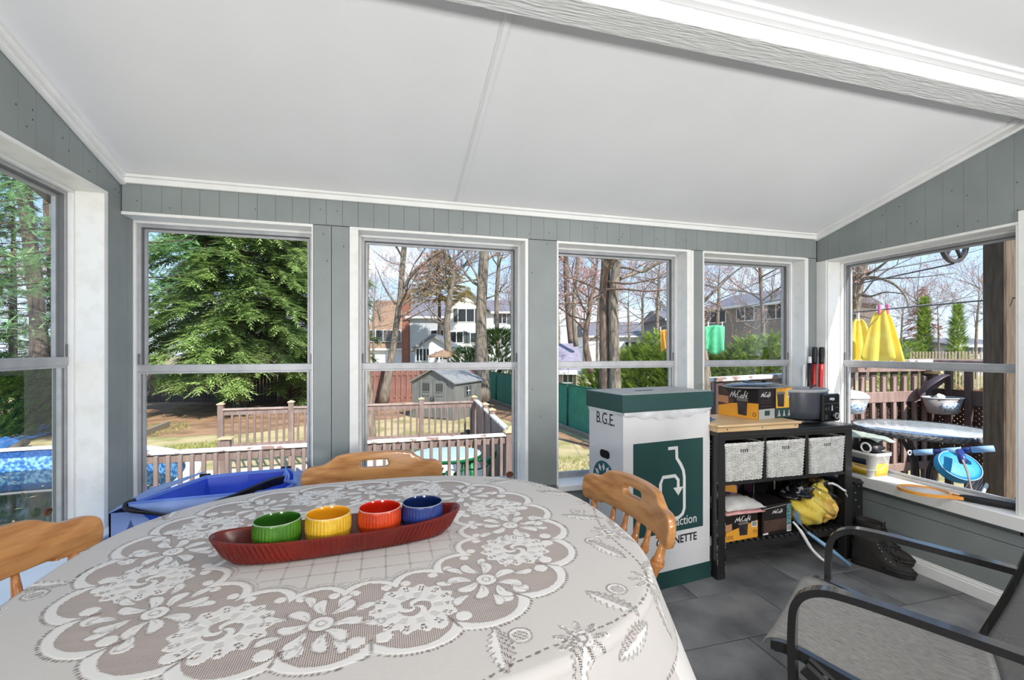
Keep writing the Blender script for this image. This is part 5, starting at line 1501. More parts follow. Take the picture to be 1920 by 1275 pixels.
ldr = thing('pool_ladder', 'white pool ladder post with a step at the right edge of the pool', 'ladder', (-2.95, 6.30, GZ))
MB().box(-3.0, -2.9, 6.25, 6.34, GZ, -.16, .01).build('post', M_coping, ldr, W=True)
MB().box(-3.12, -2.78, 6.16, 6.30, -.50, -.47, .008).build('step', M_coping, ldr, W=True)
MB().box(-3.12, -2.78, 6.16, 6.30, -.80, -.77, .008).build('step', M_coping, ldr, W=True)
tp = MB(); P = []
r2 = random.Random(3)
for i in range(16):
    u = i / 15; row = []
    for j in range(7):
        v = j / 6; x, y = gx(-30 + 150 * u, 10.2 + 3.8 * u + .9 * (v - .5)); row.append((x, y, GZ + .05 + .22 * math.sin(math.pi * v) * (0.6 + .4 * math.sin(u * 9)) + r2.uniform(-.03, .03)))
    P.append(row)
o = tp.grid(P).build('tarpaulin', mat('blue_tarpaulin', S(96, 150, 214), .45, c2=S(66, 118, 190), sc=5, bump=.5, bsc=10))
tag(o, 'crumpled blue tarpaulin on the lawn behind the pool', 'tarpaulin')
lg = thing('log', 'weathered grey log lying in front of the blue tarpaulin', 'log', (*gx(10, 10), GZ))
MB().tube([(*gx(-20, 9.0), GZ + .1), (*gx(48, 11.2), GZ + .13)], [.12, .09], 9).build('trunk', mat('weathered_log', S(150, 134, 114), .9, c2=S(110, 96, 80), sc=9, st=(8, 8, 1)), lg, W=True)
# timber edging
M_timber = wood('weathered_timber', S(150, 138, 122), S(112, 102, 90), 'X', sc=3, r=.85, coat=0, bump=.2)
a_, b_ = at(266, 826, 12.4), at(316, 801, 14.1)
tg = thing('timber_edging', 'weathered timber edging board lying in the grass left of the railing', 'timber', (a_.x, a_.y, GZ))
MB().beam((a_.x, a_.y, GZ + .09), (b_.x, b_.y, GZ + .09), .09, .18, .01).build('board', M_timber, tg, W=True)

# ---- deck railings: every baluster, post and rail its own piece
M_brown = mat('worn_brown_deck_stain', S(122, 101, 93), 0.8, c2=S(144, 126, 118), sc=5, st=(2.5, 2.5, .6), lo=.45, hi=.7, bump=.2, bsc=20)
M_peel = mat('peeling_white_rail_top', S(222, 217, 211), 0.8, c2=S(150, 122, 112), sc=7, lo=.56, hi=.62, bump=.3, bsc=20)
M_fade = mat('faded_brown_rail_top', S(172, 150, 140), 0.85, c2=S(140, 116, 106), sc=6, bump=.2, bsc=20)
M_cap = mat('new_pine_post_cap', S(206, 178, 138), 0.7, c2=S(190, 158, 116), sc=9)
def railing(label, p, q, ztop, zbot, spacing, posts, group, bal=(.038, .038), base=None, n_on_face=0.0, skip_cap=False, top_m=None, phase=.5):
    p, q = Vector((p[0], p[1], 0)), Vector((q[0], q[1], 0)); d = q - p; ln = d.length; ux = d / ln; nrm = Vector((-ux.y, ux.x, 0))
    t = thing('railing', label, 'railing', (p.x, p.y, GZ), 0, group)
    if not skip_cap:
        MB().beam((p.x, p.y, ztop - .018), (q.x, q.y, ztop - .018), .085, .036, .004).build('top_rail', top_m or M_peel, t, W=True)
    MB().beam((p.x, p.y, ztop - .09), (q.x, q.y, ztop - .09), .035, .085, .004).build('upper_rail', M_brown, t, W=True)
    MB().beam((p.x, p.y, zbot + .06), (q.x, q.y, zbot + .06), .035, .085, .004).build('lower_rail', M_brown, t, W=True)
    n = int(ln / spacing); bm_ = None
    for k in range(n):
        c = p + ux * (spacing * (k + phase)) + nrm * n_on_face
        if any(abs((c - p).dot(ux) - s_) < .07 for s_, *_ in posts): continue
        if bm_ is None:
            h = ztop - .045 - zbot
            g = math.atan2(ux.y, ux.x)
            bm_ = MB().box(-bal[0] / 2, bal[0] / 2, -bal[1] / 2, bal[1] / 2, 0, h, .004).build('baluster', M_brown, t)
            bm_.rotation_euler = (0, 0, g); o = bm_
        else:
            o = copy_of(bm_, t)
        o.location = (c.x - p.x, c.y - p.y, zbot - GZ)
    for s_, top, *cp_ in posts:
        c = p + ux * s_
        po = MB().box(c.x - .048, c.x + .048, c.y - .048, c.y + .048, base if base is not None else GZ, top, .006).build('post', M_brown, t, W=True)
        if not cp_ or cp_[0]:
            k = MB(); k.box(c.x - .062, c.x + .062, c.y - .062, c.y + .062, top, top + .022, .004)
            k.add([(c.x - .055, c.y - .055, top + .022), (c.x + .055, c.y - .055, top + .022), (c.x + .055, c.y + .055, top + .022), (c.x - .055, c.y + .055, top + .022), (c.x, c.y, top + .05)], [(0, 1, 4), (1, 2, 4), (2, 3, 4), (3, 0, 4)])
            ob = k.build('post_cap', M_cap, po)
            o2 = Vector(po.location) + Vector(t.location)
            ob.location = (-t.location.x, -t.location.y, -t.location.z)
    return t
def col_on(px, Y): t = (px - 960) / F; return Y * (t * _c + _s) / (_c - t * _s)
YR1, YR2 = 5.8, 9.9
railing('near deck railing with peeling white top across both middle windows', (col_on(262, YR1), YR1), (col_on(966, YR1), YR1), .195, GZ + .06, .112, [(.002, .13, False), (4.09, .20)], 'brown deck railings', n_on_face=-.05)
x0, x1 = col_on(414, YR2), col_on(893, YR2)
px_s = [col_on(p, YR2) - x0 for p in (414, 546, 790, 889)]
railing('far deck railing facing the window with square posts in front of the lawn', (x0, YR2), (x1, YR2), .07 + .09, -.62, .1285, [(px_s[0], .235), (px_s[1], .24), (px_s[2], .225), (px_s[3], .235)], 'brown deck railings', top_m=M_fade)
p0_, p1_ = gx(893, 10.0), gx(960, 6.1)
railing('right-hand deck railing running away from the house to the far corner post', p1_, p0_, .19, GZ + .06, .095, [(0.05, .22), (1.75, .25), (2.55, .25)], 'brown deck railings', bal=(.07, .03))
# a plain post with a birdhouse-like cap in the near rail
mb_ = thing('mailbox_post', 'short brown post with an overhanging board cap behind the near railing', 'post', (*gx(424, 6.3), GZ))
cx, cy = gx(424, 6.3)
MB().box(cx - .055, cx + .055, cy - .055, cy + .055, GZ, .06, .004).build('body', M_brown, mb_, W=True)
MB().box(cx - .085, cx + .085, cy - .08, cy + .08, .06, .085, .005).build('cap', M_cap, mb_, W=True)

# ---- plastic patio set
M_gplas = mat('green_garden_plastic', S(30, 118, 72), 0.4, c2=S(24, 100, 60), sc=5)
M_gtop = mat('pale_green_table_top', S(176, 196, 190), 0.4, c2=S(164, 186, 180), sc=4)
tx, ty_ = gx(838, 7.2)
gt_ = thing('garden_table', 'pale green oval plastic garden table standing on the patio', 'table', (tx, ty_, GZ + .035))
MB().lathe([(0, .695), (.50, .695), (.53, .70), (.545, .715), (.54, .728), (.51, .733), (0, .733)], 56, sy=.86).build('tabletop', M_gtop, gt_)
MB().lathe([(.545, .716), (.55, .70), (.535, .66), (.525, .66), (.53, .70), (.545, .716)], 56, sy=.86, caps=False).build('apron', M_gplas, gt_)
for sx in (-1, 1):
    for sy in (-1, 1):
        MB().tube([(sx * .33, sy * .26, .70), (sx * .38, sy * .30, .0)], [.042, .03], 10).build('leg', M_gplas, gt_)
def garden_chair(label, loc, rz):
    t = thing('garden_chair', label, 'chair', loc, rz, 'green plastic garden chairs')
    MB().grid([[(x * (1 - .1 * (y < 0)), y, .42 - .02 * math.cos(x * 6) + .03 * max(0, -y)) for y in np.linspace(-.22, .24, 8)] for x in np.linspace(-.23, .23, 9)]).build('seat', M_gplas, t, solid=.012)
    m = MB()
    for k in range(7):
        a = -.195 + .065 * k; m.tube([(a, -.22 - .02 * (1 - (a / .2) ** 2), .42), (a * 1.1, -.29 - .03 * (1 - (a / .2) ** 2), .76)], 1, rect=(.036, .010), up=(0, 1, 0))
    m.tube(spline([(-.25, -.24, .74), (-.15, -.31, .80), (0, -.33, .82), (.15, -.31, .80), (.25, -.24, .74)], 5), 1, rect=(.02, .08), up=(0, 0, 1))
    m.build('backrest', M_gplas, t)
    for s in (-1, 1):
        MB().tube(spline([(s * .25, -.25, .70), (s * .28, -.1, .655), (s * .28, .10, .645), (s * .275, .21, .60), (s * .27, .23, .50), (s * .28, .25, .0)], 5), 1, rect=(.05, .02), up=(0, 1, .3)).build('arm', M_gplas, t)
        MB().tube([(s * .23, -.22, .44), (s * .27, -.30, 0)], [.03, .022], 8).build('leg', M_gplas, t)
    return t
zc_ = GZ + .035
garden_chair('green plastic garden chair to the right of the oval garden table', (*gx(888, 6.8), zc_), R(70))
garden_chair('green plastic garden chair on the near side of the oval garden table, mostly hidden', (*gx(800, 6.35), zc_), R(-15))
garden_chair('green plastic garden chair at the left of the oval garden table behind the honey chair', (*gx(765, 7.1), zc_), R(-80))
lan = thing('orange_lantern', 'small orange weed-trimmer head hanging at the far corner of the deck railing', 'tool', (*gx(877, 9.6), GZ))
lx, ly = gx(877, 9.6)
MB().lathe([(0, .30), (.05, .32), (.085, .42), (.07, .55), (.03, .60), (0, .60)], 14, Matrix.Translation((0, 0, 0))).build('body', mat('orange_tool_plastic', S(232, 130, 40), .4), lan)
MB().lathe([(0, .60), (.05, .61), (.045, .70), (0, .72)], 12).build('cap', M_blk, lan)
MB().tube([(0, 0, 0), (0, 0, .32)], .02, 8).build('stick', M_blk, lan)

# ---- fences
def board_fence(label, p, q, z0, z1, w, gap, m, cat='fence', t_=.02, group=None, alt=0.0, mr=None, rails=True):
    p, q = Vector((p[0], p[1], 0)), Vector((q[0], q[1], 0)); d = q - p; ln = d.length; ux = d / ln; nrm = Vector((-ux.y, ux.x, 0)); g = math.atan2(ux.y, ux.x)
    t = thing('fence', label, cat, (p.x, p.y, GZ), 0, group)
    n = int(ln / (w + gap)); pr = None
    for k in range(n):
        if pr is None:
            pr = MB().box(-w / 2, w / 2, -t_ / 2, t_ / 2, z0 - GZ, z1 - GZ, .004).build('board', m, t); o = pr
        else: o = copy_of(pr, t)
        c = ux * ((w + gap) * (k + .5)) + nrm * (alt * (1 if k % 2 else -1))
        o.location = (c.x, c.y, rng.uniform(-.015, .015)); o.rotation_euler = (0, 0, g + rng.uniform(-.02, .02))
    if rails:
        for z in (z0 + .25, z1 - .3):
            MB().beam((p.x, p.y, z), (q.x, q.y, z), .04, .09).build('rail', mr or m, t, W=True)
    return t
M_fold = mat('dark_weathered_fence', S(88, 74, 70), 0.9, c2=S(66, 56, 54), sc=4, st=(3, 3, .5), bump=.2)
M_fred = mat('red_brown_fence_stain', S(146, 104, 92), 0.85, c2=S(120, 82, 74), sc=4, st=(3, 3, .5), bump=.2)
board_fence('tall dark weathered board fence behind the hemlock', gx(225, 20.6), gx(520, 20.6), GZ, .55, .145, .012, M_fold)
board_fence('brown board-on-board fence between the hemlock and the shed', gx(522, 20.4), gx(668, 20.0), GZ, .50, .13, -.02, mat('mid_brown_fence', S(108, 84, 74), .9, c2=S(84, 66, 60), sc=4, st=(3, 3, .5)), alt=.02)
board_fence('red-brown board-on-board fence behind the leaning trunk and the shed', gx(668, 20.2), gx(905, 21.8), GZ, .44, .14, -.02, M_fred, alt=.022)
# green privacy fence
M_gmesh = mat('green_privacy_mesh', S(48, 132, 110), 0.7, c2=S(40, 118, 98), sc=6, st=(1, 1, 1), bump=.15, bsc=120)
M_gpost = mat('green_steel_post', S(26, 82, 66), 0.5)
gf = thing('mesh_fence', 'green privacy-mesh fence running away along the right side of the yard', 'fence', (5.05, 22.3, GZ))
pa, pb_ = Vector((4.75, 22.3, 0)), Vector((5.55, 7.8, 0)); nP = 6
for k in range(nP):
    a, b2_ = pa.lerp(pb_, k / nP), pa.lerp(pb_, (k + 1) / nP)
    P = []
    for i in range(13):
        c = a.lerp(b2_, i / 12); P.append([(c.x + .015 * math.sin(i * 1.3 + z * 3), c.y, z) for z in (GZ + .1, GZ + .55, -.15, .235)])
    MB().grid(P).build('mesh_panel', M_gmesh, gf, W=True)
for k in range(nP + 1):
    c = pa.lerp(pb_, k / nP); MB().tube([(c.x - .03, c.y, GZ), (c.x - .03, c.y, .26)], .028, 8).build('post', M_gpost, gf, W=True)
MB().tube([(pa.x, pa.y, .24), (pb_.x, pb_.y, .24)], .022, 8).build('top_rail', M_gpost, gf, W=True)
MB().beam((pa.x - .08, pa.y, GZ + .06), (pb_.x - .08, pb_.y, GZ + .06), .1, .14, .01).build('bottom_timber', M_timber, gf, W=True)
tb2 = MB(); P = []
r2 = random.Random(8)
for i in range(9):
    P.append([(gx(903 + 16 * i / 8, 19.2)[0] + r2.uniform(-.04, .04), gx(903 + 16 * i / 8, 19.2)[1] + .25 * j / 5 - .1, GZ + (.95 * (1 - abs(i - 3) / 7)) * (1 - j / 6) + r2.uniform(0, .05)) for j in range(6)])
tag(tb2.grid(P).build('tarpaulin', bpy.data.materials['blue_tarpaulin']), 'blue tarpaulin heaped against the tree beside the shed', 'tarpaulin')

# ---- garden shed
M_shed = mat('grey_resin_shed', S(124, 123, 119), 0.7, c2=S(106, 105, 101), sc=3, st=(6, 6, .4))
M_shedr = mat('grey_shed_shingle', S(140, 140, 139), 0.8, c2=S(122, 122, 122), sc=12)
M_shdd = mat('dark_shed_trim', S(92, 92, 90), 0.7)
M_wglass = mat('dark_window_glass', S(46, 50, 54), 0.1, coat=.5)
M_wtrim = mat('white_window_trim', S(236, 236, 236), 0.5)
sx0, sy0 = gx(773, 16.0); sx1, sy1 = gx(853, 15.3)
vx = Vector((sx1 - sx0, sy1 - sy0, 0)); sw = vx.length; vx /= sw; vy = Vector((-vx.y, vx.x, 0))
sh = thing('garden_shed', 'grey resin garden shed with double doors behind the far railing', 'shed', (sx0, sy0, GZ), math.atan2(vx.y, vx.x))
ze, zr_, dp_ = 1.27, 1.66, 1.9
MB().add([(0, 0, 0), (sw, 0, 0), (sw, 0, ze), (sw / 2, 0, zr_), (0, 0, ze), (0, dp_, 0), (sw, dp_, 0), (sw, dp_, ze), (sw / 2, dp_, zr_), (0, dp_, ze)],
         [(0, 1, 2, 3, 4), (9, 8, 7, 6, 5), (1, 6, 7, 2), (0, 4, 9, 5)]).build('walls', M_shed, sh)
for s in (0, 1):
    x0_, x1_ = (-.07, sw / 2) if not s else (sw + .07, sw / 2)
    MB().add([(x0_, -.1, ze - .05), (x1_, -.1, zr_ + .03), (x1_, dp_ + .1, zr_ + .03), (x0_, dp_ + .1, ze - .05), (x0_, -.1, ze - .01), (x1_, -.1, zr_ + .07), (x1_, dp_ + .1, zr_ + .07), (x0_, dp_ + .1, ze - .01)],
             [(0, 1, 2, 3), (4, 5, 6, 7), (0, 1, 5, 4), (2, 3, 7, 6), (0, 3, 7, 4), (1, 2, 6, 5)]).build('roof_slope', M_shedr, sh)
for s in (-1, 1):
    cx_ = sw / 2 + s * sw * .155
    dr = MB().box(cx_ - sw * .15, cx_ + sw * .15, -.03, 0, .05, 1.32, .008).build('door', M_shed, sh)
    w_ = MB().box(cx_ - .13, cx_ + .13, -.04, -.028, .95, 1.22, .005).build('window', M_wglass, dr)
    f_ = MB()
    for k in range(3): f_.box(cx_ - .07 + .07 * k - .006, cx_ - .07 + .07 * k + .006, -.046, -.036, .95, 1.22)
    f_.box(cx_ - .14, cx_ + .14, -.046, -.03, .92, .95); f_.box(cx_ - .15, cx_ + .15, -.045, -.03, .80, .83)
    f_.build('trim', M_shed, dr)
    MB().tube(spline([(sw / 2 + s * .03, -.03, .78), (sw / 2 + s * .06, -.06, .70), (sw / 2 + s * .03, -.03, .58)], 4), .013, 6).build('handle', M_blk, dr)
MB().box(sw - .002, sw + .02, .62, 1.15, .75, 1.12, .005).build('shutter_window', M_shdd, sh)
wm_ = MB().box(sw + .016, sw + .03, .76, 1.0, .80, 1.08, .004).build('window', M_wglass, sh)
MB().box(sw + .028, sw + .036, .87, .89, .80, 1.08).box(sw + .028, sw + .036, .76, 1.0, .93, .95).build('glazing_bar', M_wtrim, wm_)

# ---- houses beyond
def window_on(par, M, x, z, w, h, shutters=None, trim=M_wtrim, bars=True):
    f_ = MB().box(x - w / 2 - .06, x + w / 2 + .06, z - .06, z + h + .06, 0, .05, M=M).build('window', trim, par)
    p_ = MB().box(x - w / 2, x + w / 2, z, z + h, .045, .06, M=M).build('pane', M_wglass, f_)
    if bars:
        MB().box(x - .03, x + .03, z, z + h, .055, .08, M=M).build('glazing_bar', trim, f_)
    if shutters:
        for s in (-1, 1):
            MB().box(x + s * (w / 2 + .10) - .0 if s > 0 else x - w / 2 - .10 - .34, (x + w / 2 + .10 + .34) if s > 0 else x - w / 2 - .10, z - .05, z + h + .05, 0.02, .07, M=M).build('shutter', shutters, par)
def gable_house(label, px0, px1, d, eave, ridge, depth, wallm, roofm, wins=(), shutter=None, skew=0.0, chim=None, base=GZ, hip=False, over=.35, cat='house'):
    x0, y0 = gx(px0, d); x1, y1 = gx(px1, d + skew); vx = Vector((x1 - x0, y1 - y0, 0)); w = vx.length; vx /= w
    t = thing('house', label, cat, (x0, y0, base), math.atan2(vx.y, vx.x))
    ze, zr_ = eave - base, ridge - base
    if hip:                                # ridge parallel to the front
        MB().box(0, w, 0, depth, 0, ze).build('walls', wallm, t)
        a = over
        MB().add([(-a, -a, ze - .1), (w + a, -a, ze - .1), (w + a, depth + a, ze - .1), (-a, depth + a, ze - .1), (0.0 - a, depth / 2, zr_), (w + a, depth / 2, zr_)],
                 [(0, 1, 5, 4), (2, 3, 4, 5), (1, 2, 5), (3, 0, 4), (0, 3, 2, 1)]).build('roof', roofm, t)
        MB().box(-a, w + a, -a - .05, -a + .02, ze - .28, ze - .08).build('gutter', M_wtrim, t)
    else:                                  # gable end facing us
        MB().add([(0, 0, 0), (w, 0, 0), (w, 0, ze), (w / 2, 0, zr_), (0, 0, ze), (0, depth, 0), (w, depth, 0), (w, depth, ze), (w / 2, depth, zr_), (0, depth, ze)],
                 [(0, 1, 2, 3, 4), (9, 8, 7, 6, 5), (1, 6, 7, 2), (0, 4, 9, 5)]).build('walls', wallm, t)
        sl_ = (zr_ - ze) / (w / 2)
        for s in (0, 1):
            xa_, xb_ = (-over, w / 2) if not s else (w + over, w / 2)
            za_ = ze - over * sl_
            MB().add([(xa_, -over, za_), (xb_, -over, zr_), (xb_, depth, zr_), (xa_, depth, za_), (xa_, -over, za_ + .22), (xb_, -over, zr_ + .22), (xb_, depth, zr_ + .22), (xa_, depth, za_ + .22)],
                     [(0, 1, 2, 3), (4, 5, 6, 7), (0, 1, 5, 4), (2, 3, 7, 6), (0, 3, 7, 4), (1, 2, 6, 5)]).build('roof_slope', roofm, t)
    MF_ = frame((0, -.01, 0), (1, 0, 0), (0, 0, 1))
    for (fx, z, ww, hh) in wins: window_on(t, MF_, fx * w, z - base, ww, hh, shutter)
    if chim:
        fx, wd, top, m_ = chim
        MB().box(fx * w - wd / 2, fx * w + wd / 2, -.15, .8, 0, top - base).build('chimney', m_, t)
    return t
M_wht = mat('white_siding', S(236, 236, 238), 0.7, c2=S(226, 226, 230), sc=3, st=(.2, .2, 14))
M_gryr = mat('dark_grey_shingles', S(126, 122, 128), 0.9, c2=S(100, 96, 102), sc=6)
M_shut = mat('dark_grey_shutter', S(74, 82, 86), 0.6)
M_brick = mat('red_brown_brick', S(150, 98, 80), 0.9, c2=S(124, 78, 62), sc=5, st=(1, 1, 3))
M_lgry = mat('light_grey_siding', S(180, 184, 188), 0.75, c2=S(166, 170, 176), sc=3, st=(.2, .2, 14))
M_tanr = mat('brown_shingles', S(158, 128, 104), 0.9, c2=S(130, 104, 84), sc=6)
gable_house('white two-storey house with a steep front gable and dark shutters', 842, 912, 44, zz(578, 44), zz(545, 44), 9, M_wht, M_gryr, [(.46, zz(603, 44), 1.5, 1.2), (.20, zz(642, 44), 1.2, 1.0), (.75, zz(642, 44), 1.2, .9)], M_shut)
gable_house('white wing of the gabled house with a low grey roof, right of its gable', 912, 966, 46, zz(583, 46), zz(556, 46), 7, M_wht, M_gryr, [(.55, zz(606, 46), .8, 1.0)], M_shut, hip=True)
gable_house('light grey house with a steep dark roof left of the white gable', 768, 842, 46, zz(592, 46), zz(553, 46), 8, M_lgry, M_gryr, [(.7, zz(640, 46), 1.2, 1.1)], None, hip=True, chim=(-.10, .7, zz(549, 46), M_brick))
gable_house('brown-roofed brick house far behind the leaning trunk', 690, 762, 50, zz(652, 50), zz(556, 50), 8, M_wht, M_tanr, [(.2, zz(640, 50), 1.3, 1.2), (.4, zz(640, 50), 1.3, 1.2), (.7, zz(640, 50), 1.3, 1.2)], None, hip=True)
gable_house('small white outbuilding with a grey gabled roof above the shed', 778, 850, 30, zz(655, 30), zz(632, 30), 4, M_wht, M_shedr, [(.12, zz(676, 30), .35, .75), (.3, zz(676, 30), .35, .75), (.72, zz(674, 30), .9, .5)], None, over=.25, cat='outbuilding')
gb = thing('gazebo', 'low brown-roofed gazebo with a railing beside the white outbuilding', 'gazebo', (*gx(832, 27), GZ))
gx_, gy_ = gx(832, 27)
MB().lathe([(0, zz(655, 27) - GZ), (1.05, zz(668, 27) - GZ), (1.05, zz(670, 27) - GZ), (0, zz(662, 27) - GZ)], 8, smooth=False).build('roof', M_tanr, gb)
for k in range(8):
    a = R(45 * k + 22); MB().box(.95 * math.cos(a) - .04, .95 * math.cos(a) + .04, .95 * math.sin(a) - .04, .95 * math.sin(a) + .04, 0, zz(669, 27) - GZ).build('post', M_wtrim, gb)
MB().lathe([(.95, .9), (.98, .9), (.98, 1.0), (.95, 1.0), (.95, .9)], 8, smooth=False, caps=False).build('rail', M_wtrim, gb)
gable_house('long grey-roofed house beyond the hedge in the fourth window', 1316, 1500, 40, zz(578, 40), zz(548, 40), 9, mat('taupe_siding', S(134, 124, 118), .8, sc=3), M_gryr, [(.2, zz(606, 40), 1.5, 1.0), (.5, zz(606, 40), 1.5, 1.0), (.8, zz(606, 40), 1.5, 1.0)], None, hip=True, skew=-8)
gable_house('dark chimney-ended house behind the orange cloth', 1252, 1318, 42, zz(596, 42), zz(576, 42), 8, M_gryr, M_gryr, [(.3, zz(618, 42), 1.0, 1.0)], None, hip=True)
gable_house('pale brick outbuilding with a grey roof beyond the green fence', 1002, 1080, 21, zz(690, 21), zz(643, 21), 4, mat('pale_pink_brick', S(214, 190, 172), .85, c2=S(200, 172, 152), sc=6, st=(1, 1, 4)), mat('mauve_grey_shingle', S(150, 142, 156), .9, c2=S(128, 120, 134), sc=7), [(.80, zz(716, 21), .40, .42)], None, hip=True, cat='outbuilding')
gable_house('white house glimpsed behind the big double trunk', 1100, 1210, 52, zz(628, 52), zz(600, 52), 8, M_wht, M_gryr, [(.3, zz(660, 52), 1.2, 1.1), (.75, zz(660, 52), 1.2, 1.1)], None, hip=True)
gable_house('low grey house behind the picket fence on the right', 1790, 1900, 40, zz(645, 40), zz(632, 40), 8, M_lgry, M_gryr, [(.3, zz(664, 40), 1.4, .7)], None, hip=True)
gable_house('pale house behind the hemlock', 500, 640, 48, zz(620, 48), zz(580, 48), 9, M_wht, M_gryr, [(.3, zz(690, 48), 1.4, 1.6), (.6, zz(690, 48), 1.4, 1.6)], None, hip=True)
board_fence('far bleached picket fence in the right-hand window', gx(1705, 17), gx(1850, 15.6), GZ, zz(659, 16.4), .05, .036, mat('bleached_picket', S(206, 184, 158), .85, c2=S(186, 160, 132), sc=5))

# ================================================================== the raised side deck seen through the right window
DZ = -0.12
M_deckb = wood('grey_brown_deck_boards', S(136, 122, 112), S(108, 94, 86), 'Y', sc=4, r=.8, coat=0, bump=.2)
M_slat = mat('shade_toned_deck_slat', S(78, 60, 55), 0.8, c2=S(94, 74, 69), sc=5, st=(3, 3, .5), bump=.2)  # darker copy of the deck wood, shade put into its colour
M_pslat = mat('sun_toned_deck_slat', S(164, 138, 130), 0.8, c2=S(140, 114, 106), sc=6, st=(3, 3, .5), bump=.2)  # paler copy with the sunlight on slats and rails put into its colour
dk = thing('side_deck', 'raised board deck outside the right-hand window', 'deck', (3.3, -1.0, GZ))
bp_ = None
for k in range(17):
    if bp_ is None: bp_ = MB().box(0, .138, 0, 4.7, DZ - .03 - GZ, DZ - GZ, .004).build('board', M_deckb, dk); o = bp_
    else: o = copy_of(bp_, dk)
    o.location = (.143 * k, 0, 0)
for x in (3.4, 4.5, 5.55):
    for y in (-.9, 1.2, 3.5): MB().box(x - .06, x + .06, y - .06, y + .06, GZ, DZ - .03).build('post', M_slat, dk, W=True)
CX, CY = 5.70, 3.55
dr1 = thing('deck_railing', 'brown deck railing with pale sunlit-toned slats behind the wicker table', 'railing', (4.0, CY, DZ), 0, 'side deck railings')
ztop = 1.185
MB().box(3.75, CX + .05, CY - .07, CY + .07, ztop - .035, ztop, .005).build('cap_rail', M_peel, dr1, W=True)
MB().box(3.75, CX, CY - .02, CY + .02, ztop - .125, ztop - .036, .004).build('upper_rail', M_pslat, dr1, W=True)
MB().box(3.75, CX, CY - .04, CY - .005, .745, .855, .004).build('middle_rail', M_pslat, dr1, W=True)
MB().box(3.75, CX, CY - .04, CY - .005, .02, .10, .004).build('lower_rail', M_pslat, dr1, W=True)
s1 = s2 = None
for k in range(13):
    x = 3.80 + .148 * k
    if s1 is None:
        s1 = MB().box(-.022, .022, -.035, -.005, .0, 1.13, .003).build('slat', M_pslat, dr1); a = s1
        s2 = MB().box(-.04, .04, .005, .03, .0, 1.26, .003).build('slat', M_slat, dr1); b_ = s2
    else: a = copy_of(s1, dr1); b_ = copy_of(s2, dr1)
    a.location = (x - 4.0, 0, 0); b_.location = (x + .074 - 4.0, .01, 0)
dr2 = thing('deck_railing', 'dark brown deck railing with lattice running back towards the big post', 'railing', (CX, 3.55, DZ), 0, 'side deck railings')
MB().box(CX - .07, CX + .07, -.8, CY - .06, ztop - .035, ztop, .005).build('cap_rail', M_pslat, dr2, W=True)
MB().box(CX - .04, CX - .005, -.8, CY, .73, .88, .004).build('middle_rail', M_slat, dr2, W=True)
MB().box(CX - .04, CX - .005, -.8, CY, .02, .10, .004).build('lower_rail', M_slat, dr2, W=True)
s1 = None
for k in range(24):
    y = CY - .19 - .165 * k
    if s1 is None: s1 = MB().box(-.035, .01, -.028, .028, .0, 1.26, .003).build('slat', M_slat, dr2); o = s1
    else: o = copy_of(s1, dr2)
    o.location = (-.02, y - 3.55, 0)
cpst = MB().box(CX - .05, CX + .05, CY - .05, CY + .05, DZ, 1.03, .005).build('corner_post', M_slat, dr2, W=True)
kk = MB().box(CX - .075, CX + .075, CY - .075, CY + .075, 1.03, 1.06, .005).build('post_cap', M_cap, dr2, W=True)
M_lat = mat('brown_plastic_lattice', S(98, 74, 68), 0.7, c2=S(84, 64, 60), sc=7)
lt = MB(); zl0, zl1 = .0, .78
for (a0, a1, fx, nm_) in ((-.8, CY, 'y', 0), (3.75, CX, 'x', 0)):
    L_ = a1 - a0; H_ = zl1 - zl0; pt = .052
    k = -int(H_ / pt) - 1
    while k * pt < L_:
        for dirn in (1, -1):
            u0 = k * pt; pts = []
            ua, ub = (u0, u0 + H_); za_, zb_ = (zl0, zl1) if dirn > 0 else (zl1, zl0)
            if ua < 0: za_ += (zb_ - za_) * (-ua / H_); ua = 0
            if ub > L_: zb_ = za_ + (zb_ - za_) * ((L_ - ua) / max(1e-6, ub - ua)); ub = L_
            if ub - ua > .02:
                off = .045 + .004 * dirn
                if fx == 'y': lt.beam((CX + off, a0 + ua, za_), (CX + off, a0 + ub, zb_), .005, .027, up=(0, 0, 1))
                else: lt.beam((a0 + ua, CY + off, za_), (a0 + ub, CY + off, zb_), .005, .027, up=(0, 0, 1))
        k += 1
stuff(lt.build('lattice', M_lat, dr2, W=True, recalc=False))
# short light hand-rail seen in the fourth window
hr = thing('handrail', 'short pale handrail of the side deck steps outside the fourth window', 'railing', (3.4, 3.75, GZ))
MB().beam((3.05, 3.72, 1.005), (3.95, 3.72, 1.03), .12, .04, .005).build('top_rail', M_peel, hr, W=True)
MB().beam((3.05, 3.72, .93), (3.95, 3.72, .955), .035, .10, .005).build('upper_rail', M_pslat, hr, W=True)
for x in (3.1, 3.9): MB().box(x - .045, x + .045, 3.68, 3.76, GZ, .98, .005).build('post', M_slat, hr, W=True)
